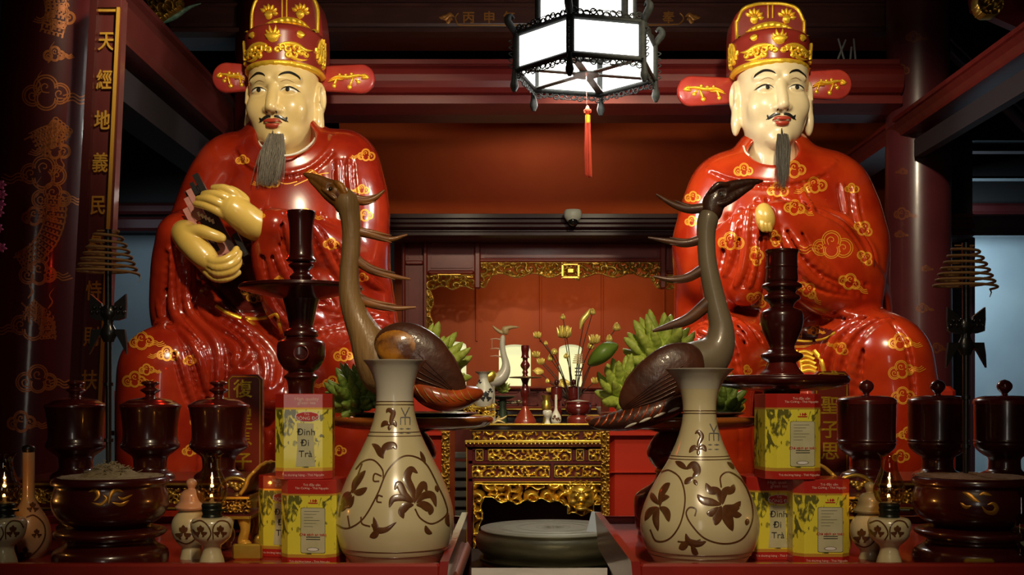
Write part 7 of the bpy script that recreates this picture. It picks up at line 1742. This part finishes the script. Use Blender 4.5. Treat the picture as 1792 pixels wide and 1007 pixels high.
# ---- gilt lotus arrangement
def lotus():
    Y = 6.16; bx, by = 1003, 706; t = thing('lotus_bouquet', 'bouquet of gilt lotus flowers, pods and leaves on thin dark stems', 'lotus flowers', tuple(P(bx, 716, Y)))
    G = mat('lotus_gilding', (.95, .74, .16), .30, metal=.35); stem = mat('dark_stem', (.05, .025, .012), .5)
    mb = lathe_px(bx, Y, [(14, 700), (16, 704), (13, 716)], 0, 24, 3); mb.build('holder', [POTL], t)
    fl = [(940, 588, 7, 0), (955, 602, 5, 1), (987, 584, 13, 0), (985, 556, 6, 1), (970, 616, 6.5, 2), (938, 622, 7, 0), (946, 634, 7, 0), (963, 628, 7, 1), (991, 624, 6, 1), (941, 651, 8, 3), (958, 668, 5, 1), (1037, 547, 7, 1), (1023, 558, 9, 4), (1040, 596, 10, 0), (1079, 574, 9, 1), (1066, 594, 8, 1), (1034, 606, 7, 2), (961, 684, 5, 0), (975, 690, 5, 2), (985, 672, 10, 3), (1041, 668, 7, 0)]
    rd = random.Random(1)
    for i, (x_, y_, s, kd) in enumerate(fl):
        Yf = Y+rd.uniform(-.08, .08); c = Vector(P(x_, y_, Yf)); k = U(1, Yf)
        mb = MB(); mx = bx+(x_-bx)*.45+rd.uniform(-3, 3); my = 706+(y_-706)*.55
        mb.tube([tuple(P(bx+(x_-bx)*.10, 704, Y)), tuple(P(mx, my, (Y+Yf)/2)), tuple(c)], [.0040, .0032, .0026], 6, n=5); mb.build('stem', [stem], t)
        mb = MB()
        if kd in (0, 1):
            n = 9 if kd == 0 else 6
            for r_, nn, tl in ((1.0, n, .55), (.6, n-3, .95)):
                for j in range(nn):
                    a = 2*PI*j/nn+r_*2; d = Vector((math.cos(a), math.sin(a), 0)); 
                    p0 = c-Vector((0, 0, s*k*.5)); p1 = p0+d*s*k*.62*r_*(1 if kd == 0 else .75)+Vector((0, 0, s*k*.35)); p2 = p0+d*s*k*(1.0 if kd == 0 else .35)*r_+Vector((0, 0, s*k*(1.0+tl*.6)))
                    mb.tube([tuple(p0), tuple(p1), tuple(p2)], [s*k*.18, s*k*.36, s*k*.05], 7, n=3, flat=.6)
            mb.ball(tuple(c), s*k*.5, 10)
            nm = 'lotus_flower' if kd == 0 else 'lotus_bud'
        elif kd == 2:
            mb.ball(tuple(c), s*k, 12, 0, (1, 1, .9))
            for j in range(12): a = j*2.4; r_ = s*k*.75*math.sqrt((j+.5)/12); mb.ball((c.x+r_*math.cos(a), c.y-s*k*.7, c.z+r_*math.sin(a)), s*k*.2, 6)
            nm = 'lotus_pod'
        elif kd == 3:
            for j in range(5): mb.tube([tuple(c+Vector((-s*k*1.1, 0, .002*j))), tuple(c+Vector((0, -.01*j+.02, s*k*(.7-.3*j)))), tuple(c+Vector((s*k*1.3, 0, s*k*.25*(2-j)*.4)))], [.003, s*k*.3, .002], 6, n=3)
            nm = 'lotus_leaf'
        else:
            mb.tube([tuple(P(x_-8, y_+18, Yf)), tuple(P(x_-4, y_+4, Yf)), tuple(P(x_+5, y_-8, Yf)), tuple(P(x_+10, y_-18, Yf))], [.004, s*k*.55, s*k*.5, .002], 8, n=4, flat=.5); nm = 'lotus_leaf'
        mb.build(nm, [G], t)
lotus()

# ---- hexagonal lantern
def lantern():
    c0 = P(1026, 132, 3.6); cx, cy, zb = c0.x, c0.y, c0.z; t = thing('hexagonal_lantern', 'white-panelled hexagonal lantern with black lacework frame and red tassel', 'lantern', (cx, cy, zb))
    BL = mat('black_lantern_metal', (.016, .018, .017), .7, c2=(.028, .032, .029), nscale=90, spec=.3); LW = glow('lantern_milk_glass', (1.0, .985, .95), 3.2)
    ph = math.radians(14)
    def hexp(R, z, k, off=0): a = ph+PI/3*k+off; return Vector((cx+R*math.cos(a), cy+R*math.sin(a), z))
    def tier(R, z0, z1, fr, lace, lw_names=True):
        for k in range(6):
            p, q = hexp(R, z0, k), hexp(R, z0, k+1); d = (q-p).normalized(); n = Vector((d.y, -d.x, 0)); up = Vector((0, 0, 1))
            mb = MB(); e = .008; a, b = p+d*e, q-d*e
            mb.add([tuple(v) for v in (a+up*e, b+up*e, b+up*(z1-z0-e), a+up*(z1-z0-e))], [(0, 1, 2, 3)], 0, False); o = mb.build('glass_panel', [LW], t); m_ = o.modifiers.new('thickness', 'SOLIDIFY'); m_.thickness = .002
        mb = MB()
        for k in range(6):
            p, q = hexp(R, z0, k), hexp(R, z0, k+1); up = Vector((0, 0, z1-z0))
            mb.tube([tuple(p), tuple(p+up)], [fr*1.45]*2, 6); mb.tube([tuple(p), tuple(q)], [fr]*2, 4); mb.tube([tuple(p+up), tuple(q+up)], [fr]*2, 4)
        mb.build('frame', [BL], t)
        for k in range(6):
            for z, s in ((z0, -1), (z1, 1)):
                if s > 0 and not lace: continue
                mb = MB()
                p, q = hexp(R, z, k), hexp(R, z, k+1); L = (q-p).length; n = 11
                for j in range(n):
                    u = (j+.5)/n; c = p.lerp(q, u)+Vector((0, 0, s*(.010+.004*math.cos(j*1.9)))); d = (q-p).normalized(); r = L/n*.46
                    c = c+Vector((0, 0, s*.006)); mb.tube([tuple(c+d*r*math.cos(a)+Vector((0, 0, r*.9*math.sin(a)))) for a in np.linspace(0, 2*PI, 11)[:-1]], .0024, 4, closed=True)
                    mb.tube([tuple(c+d*r*.9*math.cos(a)*(1-a/9)+Vector((0, 0, r*.7*math.sin(a)-s*.002))) for a in np.linspace(0, 5, 7)], .0013, 4)
                e0, e1 = p+Vector((0, 0, s*.020)), q+Vector((0, 0, s*.020)); m0 = p.lerp(q, .5)+Vector((0, 0, s*.026))
                mb.tube([tuple(e0), tuple(p.lerp(q, .25)+Vector((0, 0, s*.018))), tuple(m0), tuple(p.lerp(q, .75)+Vector((0, 0, s*.018))), tuple(e1)], .0016, 4, n=4)
                mb.build('lace_strip', [BL], t)
    tier(.238, zb, zb+.118, .010, True)
    tier(.165, zb+.128, zb+.33, .009, False)
    for k in range(6):
        p = hexp(.246, zb, k); mb = MB()
        mb.tube([tuple(p+Vector((0, 0, .01))), tuple(p-Vector((0, 0, .03))), tuple(p-Vector((0, 0, .052))), tuple(p-Vector((0, 0, .072)))], [.006, .010, .014, .006], 9, n=4)
        d = (hexp(1, zb, k)-Vector((cx, cy, zb))).normalized(); q = hexp(.243, zb+.118, k)
        mb.tube([tuple(q), tuple(q+d*.012+Vector((0, 0, .02))), tuple(q+d*.026+Vector((0, 0, .042))), tuple(q+d*.016+Vector((0, 0, .058))), tuple(q+d*.004+Vector((0, 0, .048)))], [.008, .012, .012, .008, .004], 8, n=4)
        for j in range(5): mb.tube([tuple(q+d*.006+Vector((0, 0, -.02-.02*j))), tuple(q+d*.022+Vector((0, 0, -.026-.02*j))), tuple(q+d*.008+Vector((0, 0, -.036-.02*j)))], .002, 5, n=3)
        mb.build('dragon_finial', [BL], t)
    mb = MB(); FL = mat('grey_green_bar', (.10, .105, .09), .45)
    for k in range(6):
        p = hexp(.232, zb+.002, k); c = Vector((cx, cy, zb+.002)); d = (p-c).normalized(); n = Vector((-d.y, d.x, 0))*.013
        V = [c+n, c-n, p-n, p+n]; V = [tuple(v) for v in V]+[tuple(v+Vector((0, 0, .003))) for v in V]; mb.add(V, [(0, 1, 2, 3), (7, 6, 5, 4), (0, 4, 5, 1), (2, 6, 7, 3), (1, 5, 6, 2), (3, 7, 4, 0)], 0, False)
    mb.lathe([(.042, zb-.002), (.045, zb+.001), (.042, zb+.004)], (cx, cy), 32); mb.build('bottom_spider', [FL], t)
    mb = MB(); mb.v += [tuple(hexp(.236, zb+.120, k)) for k in range(6)]+[tuple(hexp(.163, zb+.126, k)) for k in range(6)]
    for k in range(6): mb.f.append((k, (k+1) % 6, 6+(k+1) % 6, 6+k)); mb.m.append(0); mb.sm.append(False)
    mb.build('shoulder', [mat('white_inner_metal', (.7, .7, .66), .5)], t)
    mb = MB(); mb.lathe([(.0005, zb+.15), (.03, zb+.16), (.038, zb+.19), (.03, zb+.22), (.014, zb+.235), (.012, zb+.26)], (cx, cy), 24, 0, 3); mb.build('bulb', [glow('lantern_bulb', (1, .97, .9), 26)], t)
    mb = MB(); mb.tube([(cx, cy, zb+.33), (cx, cy, 4.4)], .006, 8); mb.box((cx-.17, cy-.004, zb+.322), (cx+.17, cy+.004, zb+.33)); mb.build('chain', [BL], t)
    # tassel
    mb = MB(); p = lambda a, b: P(a, b, 3.6)
    mb.tube([tuple(p(1026, 134)), tuple(p(1026, 150)), tuple(p(1027, 186))], .0012, 6); tt = mb.build('tassel_cord', [mat('dark_cord', (.10, .03, .02), .7)], t)
    TS = mat('orange_red_tassel', (.62, .055, .012), .7); mb = MB(); mb.lathe([(U(a, 3.6), p(0, b).z) for a, b in ((3, 200), (4.5, 194), (3, 188), (1, 185))], (p(1028, 0).x, 3.6), 14, 0, 3)
    for k in range(6): a = k; c = p(1028, 195); mb.tube([(c.x, c.y, c.z), (c.x+.010*math.cos(a), c.y+.006*math.sin(a), c.z+.006), (c.x+.012*math.cos(a+.5), c.y, c.z-.005), (c.x, c.y, c.z)], .0013, 5, n=3)
    mb.build('tassel_knot', [TS], t)
    mb = MB(); mb.lathe([(U(4.6, 3.6), p(0, 216).z), (U(4.8, 3.6), p(0, 202).z)], (p(1028.5, 0).x, 3.6), 14); mb.build('tassel_band', [GOLDY], t)
    mb = MB(); rd = random.Random(9)
    for k in range(110):
        a = rd.uniform(0, 2*PI); r = U(4.2*math.sqrt(rd.random()), 3.6); c = p(1028.5, 214); e = p(1029.5, 308+rd.uniform(-3, 3)); mb.tube([(c.x+r*math.cos(a), c.y+r*math.sin(a), c.z), (c.x+r*1.3*math.cos(a), c.y+r*1.3*math.sin(a), (c.z+e.z)/2), (e.x+r*1.45*math.cos(a), e.y+r*1.4*math.sin(a), e.z)], .0013, 4)
    mb.build('tassel_skirt', [TS], t)
    lamp('lantern_bulb_light', 'POINT', (cx, cy, zb+.30), (cx, cy, 0), 4, (1, .96, .88), .04)
    lamp('lantern_back_light', 'POINT', (cx, cy+.36, zb+.05), (cx, cy+.4, 0), 15, (1, .93, .82), .10)
    lamp('lantern_under_light', 'AREA', (cx, cy, zb-.004), (cx, cy, 0), 5, (1, .95, .86), .08)
lantern()

# ---- pink blossoms at the picture edge
t = thing('pink_blossom', 'pink blossom spray in front of the dragon column', 'flowers', tuple(P(-20, 445, 2.9))); rd = random.Random(6)
mb = MB(); mb.tube([tuple(P(-20, 640, 2.9)), tuple(P(-8, 440, 2.9)), tuple(P(-4, 330, 2.9))], .003, 6, n=4); mb.build('stem', [mat('dark_stem', (.05, .025, .012), .5)], t)
for k, (x_, y_) in enumerate(((2, 324), (3, 341), (1, 358), (-2, 372), (3, 434), (-3, 400))):
    mb = MB(); c = P(x_, y_, 2.9)
    for j in range(6): a = 2*PI*j/6+k; mb.tube([tuple(c), (c.x+.009*math.cos(a), c.y-.004, c.z+.009*math.sin(a)), (c.x+.015*math.cos(a), c.y, c.z+.013*math.sin(a))], [.002, .005, .001], 6, n=2, flat=.4)
    mb.build('blossom', [mat('pink_petal', (.50, .10, .30), .5, c2=(.65, .2, .42), nscale=80)], t)
